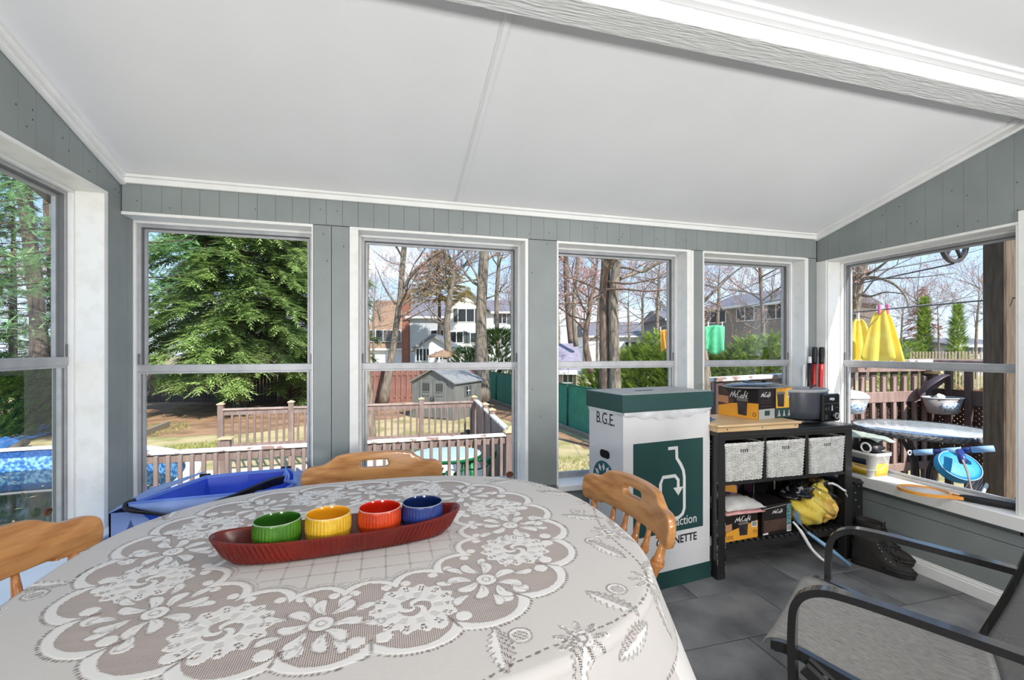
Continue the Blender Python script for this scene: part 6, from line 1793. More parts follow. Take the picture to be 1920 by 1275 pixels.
# big post with the line pulley
M_post = wood('weathered_brown_post', S(112, 94, 76), S(84, 68, 54), 'Z', sc=5, r=.8, coat=0, bump=.35)
PX, PY = 4.27, 2.225
bpst = thing('clothesline_post', 'thick weathered wooden post outside the right-hand window', 'post', (PX, PY, DZ))
MB().box(PX - .066, PX + .066, PY - .066, PY + .066, DZ, 4.2, .01).build('post', M_post, bpst, W=True)
M_iron = mat('dark_grey_pulley', S(70, 66, 66), 0.5, c2=S(92, 86, 84), sc=12)
pu = thing('clothesline_pulley', 'dark spoked clothesline pulley wheel hanging high beside the thick post', 'pulley', at(1788, 452, 3.35))
pc = Vector(pu.location)
vd = Vector((_s, _c, 0)); hx = Vector((_c, -_s, 0)); hx = (hx + vd * .35).normalized()
cir = lambda r_, n=36: [pc + hx * r_ * math.cos(2 * math.pi * k / n) + Vector((0, 0, r_ * math.sin(2 * math.pi * k / n))) for k in range(n)]
MB().tube(cir(.150), 1, rect=(.026, .026), closed=True).build('rim', M_iron, pu, W=True)
m = MB()
for k in range(5):
    a = 2 * math.pi * k / 5 + .3; e_ = hx * math.cos(a) + Vector((0, 0, math.sin(a))); m.tube([pc + e_ * .03, pc + e_ * .142], [.016, .012], 6)
m.build('spokes', M_iron, pu, W=True)
MB().tube(cir(.035, 14), .016, 6, closed=True).build('hub', M_iron, pu, W=True)
MB().tube(spline([pc + hx * .0 + Vector((0, 0, .02)), pc + hx * .12 + Vector((0, 0, .05)), pc + hx * .22 + Vector((0, 0, .03)), pc + hx * .27 + Vector((0, 0, .07)), Vector((PX, PY, pc.z + .10))], 5), .014, 7).build('bracket', M_iron, pu, W=True)
M_rope = mat('grey_line', S(96, 92, 90), 0.7)
far = Vector((7.9, 15.3, 1.86))
ln1 = thing('clothesline', 'thin grey clothesline running from the pulley out past the trees', 'line', tuple(pc))
def sag(a, b, s, n=24): return [a.lerp(b, k / n) - Vector((0, 0, s * 4 * (k / n) * (1 - k / n))) for k in range(n + 1)]
MB().tube(sag(pc + Vector((0, 0, -.165)), far + Vector((0, 0, .25)), .10), .006, 5).build('upper_line', M_rope, ln1, W=True)
lowA = Vector((4.27, 2.10, 1.66)); lowB = Vector((7.9, 15.3, 1.82))
MB().tube(sag(lowA, lowB, .0), .006, 5).build('lower_line', M_rope, ln1, W=True)
for (pa_, pb2, s) in (((1560, 520, 9), (1880, 452, 30), .2), ((1560, 590, 12), (1880, 540, 30), .2), ((1020, 615, 26), (1330, 556, 34), .3), ((1000, 668, 24), (1330, 582, 36), .3), ((1310, 575, 30), (1500, 492, 20), .1)):
    o = MB().tube(sag(at(*pa_), at(*pb2), s), .02, 4).build('overhead_wire', M_rope)
    tag(o, {1560: 'thin overhead wire crossing the sky of the right-hand window' + (' above the evergreens' if pa_[1] > 550 else ' near the pulley'), 1020: 'upper overhead wire sloping across the third window', 1000: 'lower overhead wire sloping across the third window', 1310: 'overhead wire sloping up across the fourth window'}[pa_[0]], 'wire')
# laundry
M_ytow = mat('yellow_microfibre', S(253, 238, 122), 0.85, c2=S(250, 224, 92), sc=10, bump=.2, bsc=80, trans=.3)
M_gtow = mat('mint_green_microfibre', S(126, 224, 176), 0.85, c2=S(104, 206, 156), sc=10, trans=.35)
M_otow = mat('apricot_microfibre', S(250, 200, 96), 0.85, c2=S(240, 180, 70), sc=10, trans=.35)
M_peg = mat('pink_plastic_peg', S(232, 120, 160), .5); M_pegw = mat('pale_peg', S(230, 206, 200), .5)
ldir = (lowB - lowA).normalized()
def towel(label, c, w, h, m_, seed, peg, spread=.5, lean=0.0):
    t = thing('cleaning_cloth', label, 'cloth', tuple(c), 0, 'cloths on the clothesline')
    side = Vector((-ldir.y, ldir.x, 0)); r2 = random.Random(seed)
    hxx = Vector((_c, -_s, 0))
    P = []
    for i in range(17):
        u = i / 16 - .5; row = []
        for j in range(13):
            v = j / 12
            width = w * (spread + (1 - spread) * v ** .7)
            fold = (.05 * math.sin(u * 9 + seed) + .03 * math.sin(u * 17 + seed * 2)) * (.4 + v)
            z = -h * v * (1 - .10 * math.cos(u * 8 + seed)) - (.06 * abs(u) * (1 - v))
            p = Vector(c) + hxx * (u * width + lean * v) + Vector((_s, _c, 0)) * fold + Vector((0, 0, z))
            row.append(p)
        P.append(row)
    MB().grid([[tuple(p) for p in r_] for r_ in P]).build('cloth', m_, t, W=True, solid=.006)
    for s in peg[1]:
        b_ = Vector(c) + hxx * s
        MB().box(b_.x - .011, b_.x + .011, b_.y - .012, b_.y + .012, b_.z - .04, b_.z + .05, .003).build('clothes_peg', peg[0], t, W=True)
def on_line(px):
    best = min((abs(col_px(lowA.lerp(lowB, k / 400)) - px), k) for k in range(401)); return lowA.lerp(lowB, best[1] / 400)
def col_px(p): xc = p.x * _c - p.y * _s; d = p.x * _s + p.y * _c; return 960 + F * xc / d
pA, pB, pC_, pD = on_line(1610), on_line(1652), on_line(1341), on_line(1246)
towel('yellow cloth hanging at the left of the pair by the right window', pA - Vector((0, 0, .06)), .34, .45, M_ytow, 2, (M_pegw, (0.0,)), .28, .01)
towel('yellow cloth hung with a pink peg, right of the pair by the right window', pB, .36, .49, M_ytow, 5, (M_peg, (-.03, .05)), .30, .03)
towel('mint green cloth hanging on the line in the fourth window', pC_, .40, .47, M_gtow, 3, (M_pegw, (-.12, .12)), .9)
towel('apricot cloth twisted on the line in the third window', pD, .24, .47, M_otow, 7, (M_pegw, (-.10, .10)), .85, .04)
# bistro table
M_wrim = mat('grey_woven_rim', S(112, 110, 108), 0.6, c2=S(60, 58, 58), sc=24, bump=.3, bsc=60)
M_speck = mat('pale_speckled_glass_top', S(226, 230, 230), 0.15, c2=S(188, 194, 194), sc=26, lo=.5, hi=.66, coat=.4)
btb = thing('bistro_table', 'round speckled-top patio table with a woven grey rim on the side deck', 'table', (4.44, 2.843, DZ))
TZ = .622 - DZ
MB().lathe([(0, TZ - .012), (.470, TZ - .012), (.477, TZ - .004), (.470, TZ), (0, TZ)], 64).build('tabletop', M_speck, btb)
m = MB()
for ph in (0, 2.09, 4.19):
    m.tube([((.485 + .010 * math.cos(k * .9 + ph)) * math.cos(2 * math.pi * k / 160), (.485 + .010 * math.cos(k * .9 + ph)) * math.sin(2 * math.pi * k / 160), TZ - .020 + .014 * math.sin(k * .9 + ph)) for k in range(160)], .012, 6, closed=True)
m.build('woven_rim', M_wrim, btb)
MB().tube([(.467 * math.cos(2 * math.pi * k / 64), .467 * math.sin(2 * math.pi * k / 64), TZ + .001) for k in range(64)], .004, 5, closed=True).build('inner_ring', M_blk, btb)
for k in range(3):
    a = R(120 * k + 75); e_ = Vector((math.cos(a), math.sin(a), 0))
    MB().tube([e_ * r_ + Vector((0, 0, z)) for r_, z in [(p.x, p.z) for p in spline([(.33, 0, TZ - .02), (.22, 0, TZ - .09), (.10, 0, TZ - .24), (.055, 0, TZ - .42), (.10, 0, .14), (.30, 0, .01)], 6)]], .017, 8).build('leg', M_blk, btb)
# peg baskets on the corner
M_bin = mat('grey_brown_plastic', S(156, 146, 144), 0.5, c2=S(144, 134, 132), sc=5)
M_bind = mat('dark_mauve_plastic', S(84, 70, 76), 0.45, c2=S(72, 58, 64), sc=5)
M_blab = mat('blue_and_white_label', S(224, 228, 232), .5, c2=S(96, 140, 180), sc=60, lo=.45, hi=.6)
def hanging_bin(label, c, scale, open_lid, rz):
    t = thing('hanging_bin', label, 'bin', c, rz)
    ov = lambda a, b, z, n=32: [(a * math.cos(2 * math.pi * k / n), b * math.sin(2 * math.pi * k / n), z) for k in range(n)]
    P = [ov(.10 * scale, .07 * scale, -.15 * scale), ov(.125 * scale, .085 * scale, -.14 * scale), ov(.165 * scale, .115 * scale, 0), ov(.155 * scale, .105 * scale, 0), ov(.11 * scale, .07 * scale, -.12 * scale)]
    m = MB(); m.grid([list(r_) for r_ in zip(*P)], closed_u=True); m.add(P[0], [tuple(range(32))]); m.add(P[4], [tuple(range(32))]); m.build('body', M_bin, t)
    MB().tube(ov(.166 * scale, .116 * scale, .003), .006, 6, closed=True).build('rim', M_wtrim, t)
    Q = []
    for k in range(9):
        a = R(-150 + 60 * k / 8 + 25); kz = .55
        Q.append([((.13 + .03 * z) * scale * math.cos(a) * 1.02, (.09 + .022 * z) * scale * math.sin(a) * 1.04, (-.12 + .085 * z) * scale) for z in (0, 1)])
    MB().grid(Q).build('label', M_blab, t, solid=.001)
    dome = []
    for i in range(33):
        a = 2 * math.pi * i / 32; dome.append([(.168 * scale * math.cos(a) * math.cos(b), .118 * scale * math.sin(a) * math.cos(b), .07 * scale * math.sin(b)) for b in [R(90 * j / 8) for j in range(9)]])
    m = MB(); m.grid(dome)
    o = m.build('lid', M_bind if open_lid else M_wtrim, t, solid=.004)
    if open_lid:
        o.location = (-.02 * scale, .06 * scale, .10 * scale); o.rotation_euler = (R(-38), R(-34), 0)
        MB().grid(lump(-.03, .0, .0, .045, .04, .04, 4, .2, 14, 8), closed_u=True).build('contents', M_wtrim, t)
    return t
hanging_bin('grey oval bin with its dark lid propped open on the deck corner post', (CX - .21, CY - .24, .80), 1.08, True, R(-18))
hanging_bin('grey oval bin with closed white lid right of the slow cooker', (CX - 1.36, CY - .18, .83), 1.0, False, R(-10))
# blue skimmer net on its pole
M_cyan = mat('bright_blue_net_fabric', S(34, 152, 200), 0.5, c2=S(28, 132, 184), sc=8, bump=.2, bsc=60)
M_poleb = mat('light_blue_pole', S(150, 188, 226), 0.4); M_poled = mat('navy_blue_pole', S(40, 60, 130), 0.4)
M_tape = thin_glass('clear_plastic_strap', (.86, .88, .9), 1.5, .15)
sk = thing('pool_skimmer', 'bright blue round pool net strapped to a light blue pole outside the right window', 'net', at(1795, 848, 3.2))
pL, pRr = at(1714, 849, 3.35), at(1864, 841, 3.02)
seg = lambda a, b: [pL.lerp(pRr, a), pL.lerp(pRr, b)]
for a, b, m_, r_ in ((0.0, .26, M_poleb, .021), (.25, .38, M_poled, .016), (.37, .62, M_poleb, .022), (.62, .74, M_poled, .018), (.74, 1.0, M_poleb, .021)):
    MB().tube(seg(a, b), r_, 12).build('pole_section', m_, sk, W=True)
MB().tube([pL + Vector((-.03, .01, .0)) + Vector((.018 * math.cos(k * .52), 0, .016 * math.sin(k * .52))) for k in range(12)], .005, 6, closed=True).build('end_ring', M_wtrim, sk, W=True)
cN = at(1799, 872, 3.12)
ux2 = Vector((_c, -_s, 0)); 
for nm, off, m_ in (('net_bag', .0, M_cyan),):
    P = []
    for i in range(40):
        a = 2 * math.pi * i / 40; row = []
        for r_, dz, dd in ((0, .02, 0), (.055, .018, .0), (.113, .010, 0), (.131, .0, 0), (.133, -.018, .03), (.125, -.040, .040), (.06, -.05, .05), (0, -.05, .05)):
            row.append(tuple(cN + ux2 * (r_ * 1.0 * math.cos(a)) + Vector((0, 0, r_ * .62 * math.sin(a) + dz - .0)) + Vector((_s, _c, 0)) * (r_ * .55 * math.sin(a) + dd)))
        P.append(row)
    MB().grid(P, closed_u=True).build(nm, m_, sk, W=True)
    MB().tube([tuple(cN + ux2 * (.132 * math.cos(2 * math.pi * k / 40)) + Vector((0, 0, .082 * math.sin(2 * math.pi * k / 40))) + Vector((_s, _c, 0)) * (.0726 * math.sin(2 * math.pi * k / 40) - .006)) for k in range(40)], .004, 5, closed=True).build('piping', M_poleb, sk, W=True)
MB().tube([at(1799, 846, 3.10), at(1806, 866, 3.02)], .022, 10).build('strap_sleeve', M_poled, sk, W=True)
MB().tube([at(1805, 862, 3.0), at(1814, 885, 2.98), at(1822, 920, 2.99)], 1, rect=(.038, .004), up=(.3, -1, 0)).build('strap', mat('grey_clear_strap', S(168, 160, 152), .3, c2=S(140, 130, 122), sc=20), sk, W=True)
# striped folding lounger leaning against the railing
M_strp = mat('navy_and_white_stripe', S(228, 226, 222), 0.8, c2=S(72, 74, 96), sc=9, st=(1, 9, .01), lo=.49, hi=.52)
fl = thing('folding_lounger', 'folded lounger with navy striped sling leaning low beside the thick post', 'lounger', at(1850, 930, 3.7))
c0 = at(1836, 900, 3.75); c1 = at(1872, 900, 3.35)
MB().add([tuple(c0 + Vector((0, 0, .10))), tuple(c1 + Vector((0, 0, .10))), tuple(c1 + Vector((-.35, .0, -.28))), tuple(c0 + Vector((-.35, 0, -.28)))], [(0, 1, 2, 3)]).build('sling', M_strp, fl, W=True, solid=.01)
MB().tube([c0 + Vector((-.35, 0, -.28)), c0 + Vector((0, 0, .11)), c1 + Vector((0, 0, .11)), c1 + Vector((-.35, 0, -.28))], .012, 8).build('frame', M_wtrim, fl, W=True)
struct(MB().box(XR + .17, XR + .30, 1.2, 2.62, SB - .045, SB - .012, .004).build('trim_12', M_timber))
# ================================================================== trees
M_bark = mat('grey_brown_bark', S(142, 130, 116), 0.95, c2=S(96, 86, 76), sc=7, detail=9, st=(3, 3, .45), lo=.4, hi=.62, bump=.9, bsc=16, bst=(2.5, 2.5, .3))
M_bark2 = mat('dark_conifer_bark', S(104, 86, 76), 0.95, c2=S(66, 54, 48), sc=6, detail=9, st=(3, 3, .5), lo=.4, hi=.62, bump=.9, bsc=14, bst=(2.5, 2.5, .3))
M_bark3 = mat('warm_thin_bark', S(134, 112, 98), 0.95, c2=S(92, 76, 68), sc=7, st=(3, 3, .5), lo=.4, hi=.62)
M_bud = tinted('red_maple_buds', S(190, 130, 114), S(226, 178, 162), .8, .3)
M_twig = mat('dark_twigs', S(118, 102, 94), 0.95, c2=S(150, 132, 122), sc=5)
def tint_mesh(nm, v, f, t, m, parent):
    me = bpy.data.meshes.new(nm); me.from_pydata(v, [], f)
    me.attributes.new('tint', 'FLOAT', 'POINT').data.foreach_set('value', t)
    me.materials.append(m); ob = bpy.data.objects.new(nm, me); COL.objects.link(ob); ob.parent = parent
    return ob
def wander(r2, p, d, ln, n, curl, up):
    P = [p.copy()]; d = d.normalized()
    for _ in range(n):
        d = (d + Vector((r2.uniform(-curl, curl), r2.uniform(-curl, curl), r2.uniform(-curl, curl) + up))).normalized()
        p = p + d * (ln / n); P.append(p.copy())
    return P, d
def bare_tree(label, pts, radii, seed, limbs=(), height=6.0, nb=10, spread=1.0, levels=3, bark=None, buds=0, bud_m=None, twig=1.0, from_z=None, name='bare_tree', tip=.03, group=None, rs=.62):
    """pts: the trunk's line, limbs: extra branches given as (points, radii)"""
    r2 = random.Random(seed); bark = bark or M_bark
    radii = [q_ * rs for q_ in radii]
    pts = [Vector(p) for p in pts]
    base = pts[0]
    t = thing(name, label, 'tree', (base.x, base.y, GZ), 0, group)
    top = pts[-1]; d = (pts[-1] - pts[-2]).normalized()
    ext, _ = wander(r2, top, (d + Vector((0, 0, 1))).normalized(), height, 7, .10, .05)
    path = spline(pts + ext[1:3], 5) + ext[3:]
    nT = len(path); rr = []
    npt = len(pts)
    for i in range(nT):
        u = i / (nT - 1); j = u * (npt + 1.0)
        if j < npt - 1:
            k = int(j); rr.append(radii[k] + (radii[min(k + 1, npt - 1)] - radii[k]) * (j - k))
        else:
            rr.append(max(tip, radii[-1] * (1 - (j - npt + 1) / 2.1)))
    MB().tube(path, rr, 10).build('trunk', bark, t, W=True, recalc=False)
    br, tw = MB(), MB(); bv, bf, btn = [], [], []
    for (lp_, lr) in limbs:
        P = spline(lp_, 4); br.tube(P, [(lr[0] + (lr[1] - lr[0]) * i / (len(P) - 1)) * .72 for i in range(len(P))], 7)
    def bud(p):
        s = r2.uniform(.02, .05); a = r2.uniform(0, 6.28); o = len(bv)
        bv.extend([(p.x + s * math.cos(a), p.y + s * math.sin(a), p.z), (p.x - s * math.cos(a), p.y - s * math.sin(a), p.z + s), (p.x, p.y + s * .5, p.z + 1.6 * s)])
        bf.append((o, o + 1, o + 2)); btn.extend([r2.random()] * 3)
    def grow(p, d, ln, r, lev):
        P, dd = wander(r2, p, d, ln, 5 if lev < 2 else 4, .20 + .06 * lev, .05)
        tgt = br if lev == 0 else tw
        tgt.tube(P, [max(.004, r * (1 - .75 * i / (len(P) - 1))) for i in range(len(P))], 6 if lev == 0 else (4 if lev == 1 else 3), cap=False)
        if lev < levels:
            k = (4, 4, 3, 3)[lev]
            for q_ in range(k):
                i = r2.randint(1, len(P) - 1); dv = (P[i] - P[i - 1]).normalized()
                side = Vector((r2.uniform(-1, 1), r2.uniform(-1, 1), r2.uniform(-.5, .9)))
                grow(P[i], dv * .8 + side * .75, ln * r2.uniform(.45, .7), r * .42, lev + 1)
        if buds and lev >= levels - 1:
            for q_ in range(buds):
                i = r2.randint(1, len(P) - 1); bud(P[i] + Vector((r2.uniform(-.06, .06), r2.uniform(-.06, .06), r2.uniform(-.06, .06))))
    zlo = from_z if from_z is not None else base.z + (top.z - base.z) * .45
    cand = [i for i in range(2, nT - 1) if path[i].z > zlo]
    for k in range(nb):
        i = r2.choice(cand); a = 2 * math.pi * (k * .381 + r2.uniform(-.1, .1))
        dv = Vector((math.cos(a), math.sin(a), r2.uniform(.15, .8)))
        grow(path[i], dv, (1.6 + 1.8 * r2.random()) * spread, min(rr[i] * .45, .07) * (1 if spread > .6 else .7), 0)
    if br.v: stuff(br.build('branches', bark, t, W=True, recalc=False))
    if tw.v: stuff(tw.build('twigs', M_twig, t, W=True, recalc=False))
    if bv:
        o = t.location; stuff(tint_mesh('buds', [(x - o.x, y - o.y, z - o.z) for x, y, z in bv], bf, btn, bud_m or M_bud, t))
    return t
A = at
# the trunks one sees through the panes
bare_tree('rough grey trunk at the left edge of the second window', [A(691, 835, 11.9), A(686, 700, 11.9), A(682, 560, 11.8), A(684, 430, 11.8)], [.36, .22, .20, .20], 1, nb=5, from_z=2.8, height=5, buds=2)
bare_tree('leaning pale trunk with a long limb rising to the right in the second window', [A(718, 757, 19.5), A(735, 665, 19.5), A(750, 560, 19.5), A(753, 520, 19.5), A(761, 430, 19.5)], [.38, .22, .20, .19, .16], 2,
          limbs=[([A(756, 540, 19.5), A(775, 512, 19.3), A(805, 486, 19), A(838, 462, 18.8), A(870, 430, 18.6)], (.12, .05)), ([A(742, 570, 19.5), A(722, 540, 19.6), A(705, 500, 19.7)], (.08, .02)), ([A(756, 602, 19.5), A(790, 585, 19.2), A(830, 566, 19)], (.06, .015))], nb=14, from_z=2.2, height=5, buds=3)
bare_tree('tall straight grey trunk in front of the white house', [A(905, 752, 17.5), A(902, 640, 17.5), A(903, 560, 17.5), A(909, 450, 17.5)], [.50, .34, .31, .28], 3,
          limbs=[([A(903, 560, 17.5), A(895, 520, 17.3), A(878, 490, 17.2), A(862, 462, 17)], (.08, .03)), ([A(912, 560, 17.5), A(935, 550, 17.7), A(962, 530, 18)], (.05, .02))], nb=8, from_z=3.6, height=5, buds=2)
bare_tree('brown trunk with criss-crossing branches before the light grey house', [A(842, 668, 27), A(838, 610, 27), A(843, 560, 27), A(850, 520, 27)], [.36, .30, .25, .18], 4, nb=24, from_z=zz(640, 27), height=4, spread=1.1, buds=2, levels=3)
bare_tree('slim dark trunk right of the tall grey trunk', [A(934, 670, 26), A(931, 570, 26), A(935, 500, 26), A(938, 440, 26)], [.22, .19, .16, .14], 5, nb=8, from_z=4.2, height=5, buds=2)
bare_tree('big double-stemmed trunk in the third window, darker left stem', [A(1137, 800, 13.5), A(1134, 700, 13.5), A(1133, 560, 13.5), A(1136, 500, 13.5), A(1136, 430, 13.5)], [.38, .25, .23, .22, .22], 6,
          limbs=[([A(1128, 545, 13.5), A(1105, 535, 13.4), A(1080, 525, 13.2), A(1062, 518, 13)], (.05, .025)), ([A(1130, 552, 13.4), A(1112, 568, 13.2), A(1098, 590, 13)], (.04, .015)), ([A(1136, 543, 13.2), A(1170, 542, 12.8), A(1215, 546, 12.4), A(1262, 542, 12)], (.055, .02)), ([A(1140, 528, 13.2), A(1180, 532, 12.8), A(1230, 522, 12.5), A(1270, 515, 12.2)], (.045, .015))], nb=9, from_z=3.0, height=5, buds=3, bark=M_bark3)
bare_tree('big double-stemmed trunk in the third window, paler right stem', [A(1154, 800, 13.3), A(1153, 700, 13.3), A(1151, 620, 13.3), A(1150, 560, 13.3), A(1155, 500, 13.3), A(1162, 430, 13.3)], [.38, .25, .23, .22, .20, .20], 7,
          limbs=[([A(1160, 500, 13.3), A(1185, 504, 13), A(1205, 510, 12.8), A(1228, 498, 12.6), A(1262, 482, 12.4)], (.06, .03)), ([A(1160, 480, 13.3), A(1180, 470, 13.1), A(1195, 455, 13)], (.05, .03))], nb=9, from_z=3.0, height=5, buds=3)
bare_tree('slim reddish trunk at the left of the third window', [A(1072, 645, 24), A(1066, 590, 24), A(1062, 530, 24), A(1060, 440, 24)], [.30, .25, .22, .2], 8, nb=9, from_z=2.5, height=4, bark=M_bark3, buds=3)
bare_tree('slim forked trunk beside the reddish one in the third window', [A(1080, 650, 22), A(1076, 580, 22), A(1080, 520, 22), A(1086, 470, 22), A(1096, 430, 22)], [.2, .16, .15, .13, .11], 9, nb=9, from_z=2.3, height=4, buds=3)
bare_tree('leaning brushy tree between the slim trunks and the double trunk', [A(1108, 700, 17), A(1098, 640, 17), A(1104, 590, 17), A(1116, 520, 17)], [.22, .16, .12, .08], 10, nb=18, from_z=.9, height=3, spread=.8, buds=4, bark=M_bark3)
bare_tree('pale flared trunk at the left of the fourth window behind the carton', [A(1332, 800, 8.8), A(1326, 745, 8.8), A(1320, 690, 8.8), A(1312, 600, 8.8), A(1306, 430, 8.8)], [.36, .22, .16, .14, .13], 11, limbs=[([A(1310, 575, 8.8), A(1340, 545, 8.6), A(1375, 512, 8.5), A(1400, 495, 8.4)], (.05, .012))], nb=5, from_z=4.0, height=3)
bare_tree('slim pole-like tree in the middle of the fourth window', [A(1432, 660, 20), A(1430, 600, 20), A(1427, 540, 20), A(1424, 480, 20)], [.15, .13, .12, .10], 12, limbs=[([A(1427, 520, 20), A(1455, 505, 19), A(1490, 488, 18)], (.05, .02)), ([A(1430, 610, 20), A(1455, 575, 19), A(1490, 548, 18)], (.03, .01))], nb=14, from_z=1.6, height=4, spread=1.3, buds=2, bark=M_bark3)
bare_tree('dark twin trunk at the left of the right-hand window, nearer the corner', [A(1578, 735, 11), A(1580, 640, 11), A(1587, 560, 11), A(1592, 480, 11), A(1596, 420, 11)], [.30, .22, .20, .17, .16], 13, nb=6, from_z=3.0, height=3, buds=2, bark=M_bark2)
bare_tree('twin trunk with long arching limbs in the right-hand window', [A(1584, 735, 10.6), A(1592, 660, 10.6), A(1602, 580, 10.6), A(1611, 520, 10.6), A(1625, 470, 10.6), A(1640, 410, 10.6)], [.28, .22, .19, .18, .17, .16], 14,
          limbs=[([A(1612, 524, 10.6), A(1640, 520, 10.2), A(1675, 532, 9.8), A(1698, 556, 9.6), A(1706, 590, 9.5)], (.06, .012)), ([A(1605, 550, 10.6), A(1630, 556, 10.2), A(1660, 548, 9.9), A(1700, 552, 9.6)], (.045, .01)), ([A(1618, 520, 10.6), A(1650, 500, 10.3), A(1675, 480, 10), A(1700, 465, 9.8)], (.05, .012)), ([A(1612, 524, 10.5), A(1660, 522, 10), A(1720, 520, 9.5), A(1790, 512, 9)], (.035, .008)), ([A(1600, 590, 10.5), A(1640, 600, 10.2), A(1690, 640, 10), A(1735, 690, 9.8)], (.03, .008))], nb=9, from_z=2.2, height=3, buds=3)

# background trees: three bare crowns copied along the horizon
protos = []
for k in range(3):
    t = bare_tree('bare budding tree on the skyline', [(0, 60 + k * 3, GZ), (0, 60 + k * 3, 2.0), (.1, 60 + k * 3, 4.5)], [.16, .12, .09], 40 + k, nb=13, from_z=1.2, height=4.0, spread=1.1, levels=3, buds=2, twig=1, tip=.02, rs=.8)
    protos.append(t)
sky_spots = [(660, 40, 0), (700, 36, 1), (715, 52, 2), (790, 58, 0), (870, 62, 1), (960, 38, 2), (980, 56, 0), (1020, 40, 1), (1048, 33, 2), (1095, 44, 0), (1120, 36, 1), (1180, 34, 2), (1205, 42, 0), (1232, 30, 1), (1262, 38, 2), (1295, 46, 0), (1345, 34, 1), (1385, 48, 2), (1450, 34, 0), (1485, 42, 1),
             (1530, 36, 2), (1560, 30, 0), (1660, 34, 1), (1690, 44, 2), (1725, 30, 0), (1760, 40, 1), (1830, 36, 2), (1862, 30, 0), (1890, 44, 1), (20, 30, 2), (110, 34, 0), (-60, 28, 1), (560, 44, 2)]
wherein = {(0, 250): 'left window', (250, 600): 'first back window', (600, 1000): 'second window', (1000, 1300): 'third window', (1300, 1520): 'fourth window', (1520, 2000): 'right-hand window'}
wherein_of = lambda p_: ([v for (a, b), v in wherein.items() if a <= p_ < b] or ['left window'])[0]
for i, (px, d, k) in enumerate(sky_spots):
    x, y = gx(px, d)
    w_ = [v for (a, b), v in wherein.items() if a <= px < b] or ['left window']
    grp_ = 'bare trees on the skyline of the %s' % w_[0]
    mates = sorted(p_ for p_, *_q in sky_spots if wherein_of(p_) == w_[0]); nth = ('first', 'second', 'third', 'fourth', 'fifth', 'sixth', 'seventh', 'eighth', 'ninth', 'tenth', 'eleventh', 'twelfth')[mates.index(px)]
    lbl = 'bare red-budded skyline tree in the %s, %s from the left' % (w_[0], nth)
    if i == k:
        protos[k].location = (x, y, GZ); r_ = protos[k]
        r_.rotation_euler = (0, 0, i * 1.3)
    else:
        r_ = dup(protos[k], (x, y, GZ), i * 1.9)
    s_ = rng.uniform(.85, 1.25) * (.8 if px > 1520 else 1.0); r_.scale = (s_, s_, s_)
    r_['label'] = lbl; r_['group'] = grp_

# ---- evergreen foliage: each spray a little fan of needles with a tint of its own
def spray(v, f, t, p, d, up, ln, wd, n, tint, r2, droop=.15):
    """flat frond from p along d; side leaflets on both sides"""
    d = d.normalized(); s = d.cross(up)
    s = s.normalized() if s.length > 1e-4 else Vector((1, 0, 0)); nn = s.cross(d)
    for k in range(n):
        u = (k + .5) / n
        c = p + d * (ln * u) - nn * (droop * ln * u * u)
        w = wd * (1 - u * .75)
        for sg in (-1, 1):
            tip = c + s * (sg * w) + d * (ln * .28) - nn * (w * .18)
            o = len(v); b = d * (ln * .5 / n)
            v += [tuple(c - b), tuple(c + b * .8), tuple(tip)]
            f.append((o, o + 1, o + 2)); tt = min(1, max(0, tint + r2.uniform(-.18, .18))); t += [tt] * 3
    return
def foliage(nm, sprays, m, parent, r2, n=4):
    v, f, t = [], [], []
    for (p, d, ln, wd, ti) in sprays:
        spray(v, f, t, p, d, Vector((r2.uniform(-.25, .25), r2.uniform(-.25, .25), 1)), ln, wd, n, ti, r2)
    o = Vector(parent.location)
    return stuff(tint_mesh(nm, [(a - o.x, b - o.y, c - o.z) for a, b, c in v], f, t, m, parent))
M_hem = tinted('hemlock_sprays', S(80, 106, 58), S(182, 206, 126), .6, .35)
M_pine = tinted('pine_needles', S(70, 108, 66), S(164, 208, 142), .6, .35)
M_cedar = tinted('cedar_hedge_sprays', S(66, 90, 34), S(180, 202, 92), .7, .35)
M_dkev = tinted('dark_evergreen_sprays', S(30, 52, 24), S(96, 128, 62), .7, .3)
M_ypine = tinted('yellowish_pine_sprays', S(120, 104, 48), S(190, 168, 84), .7, .3)
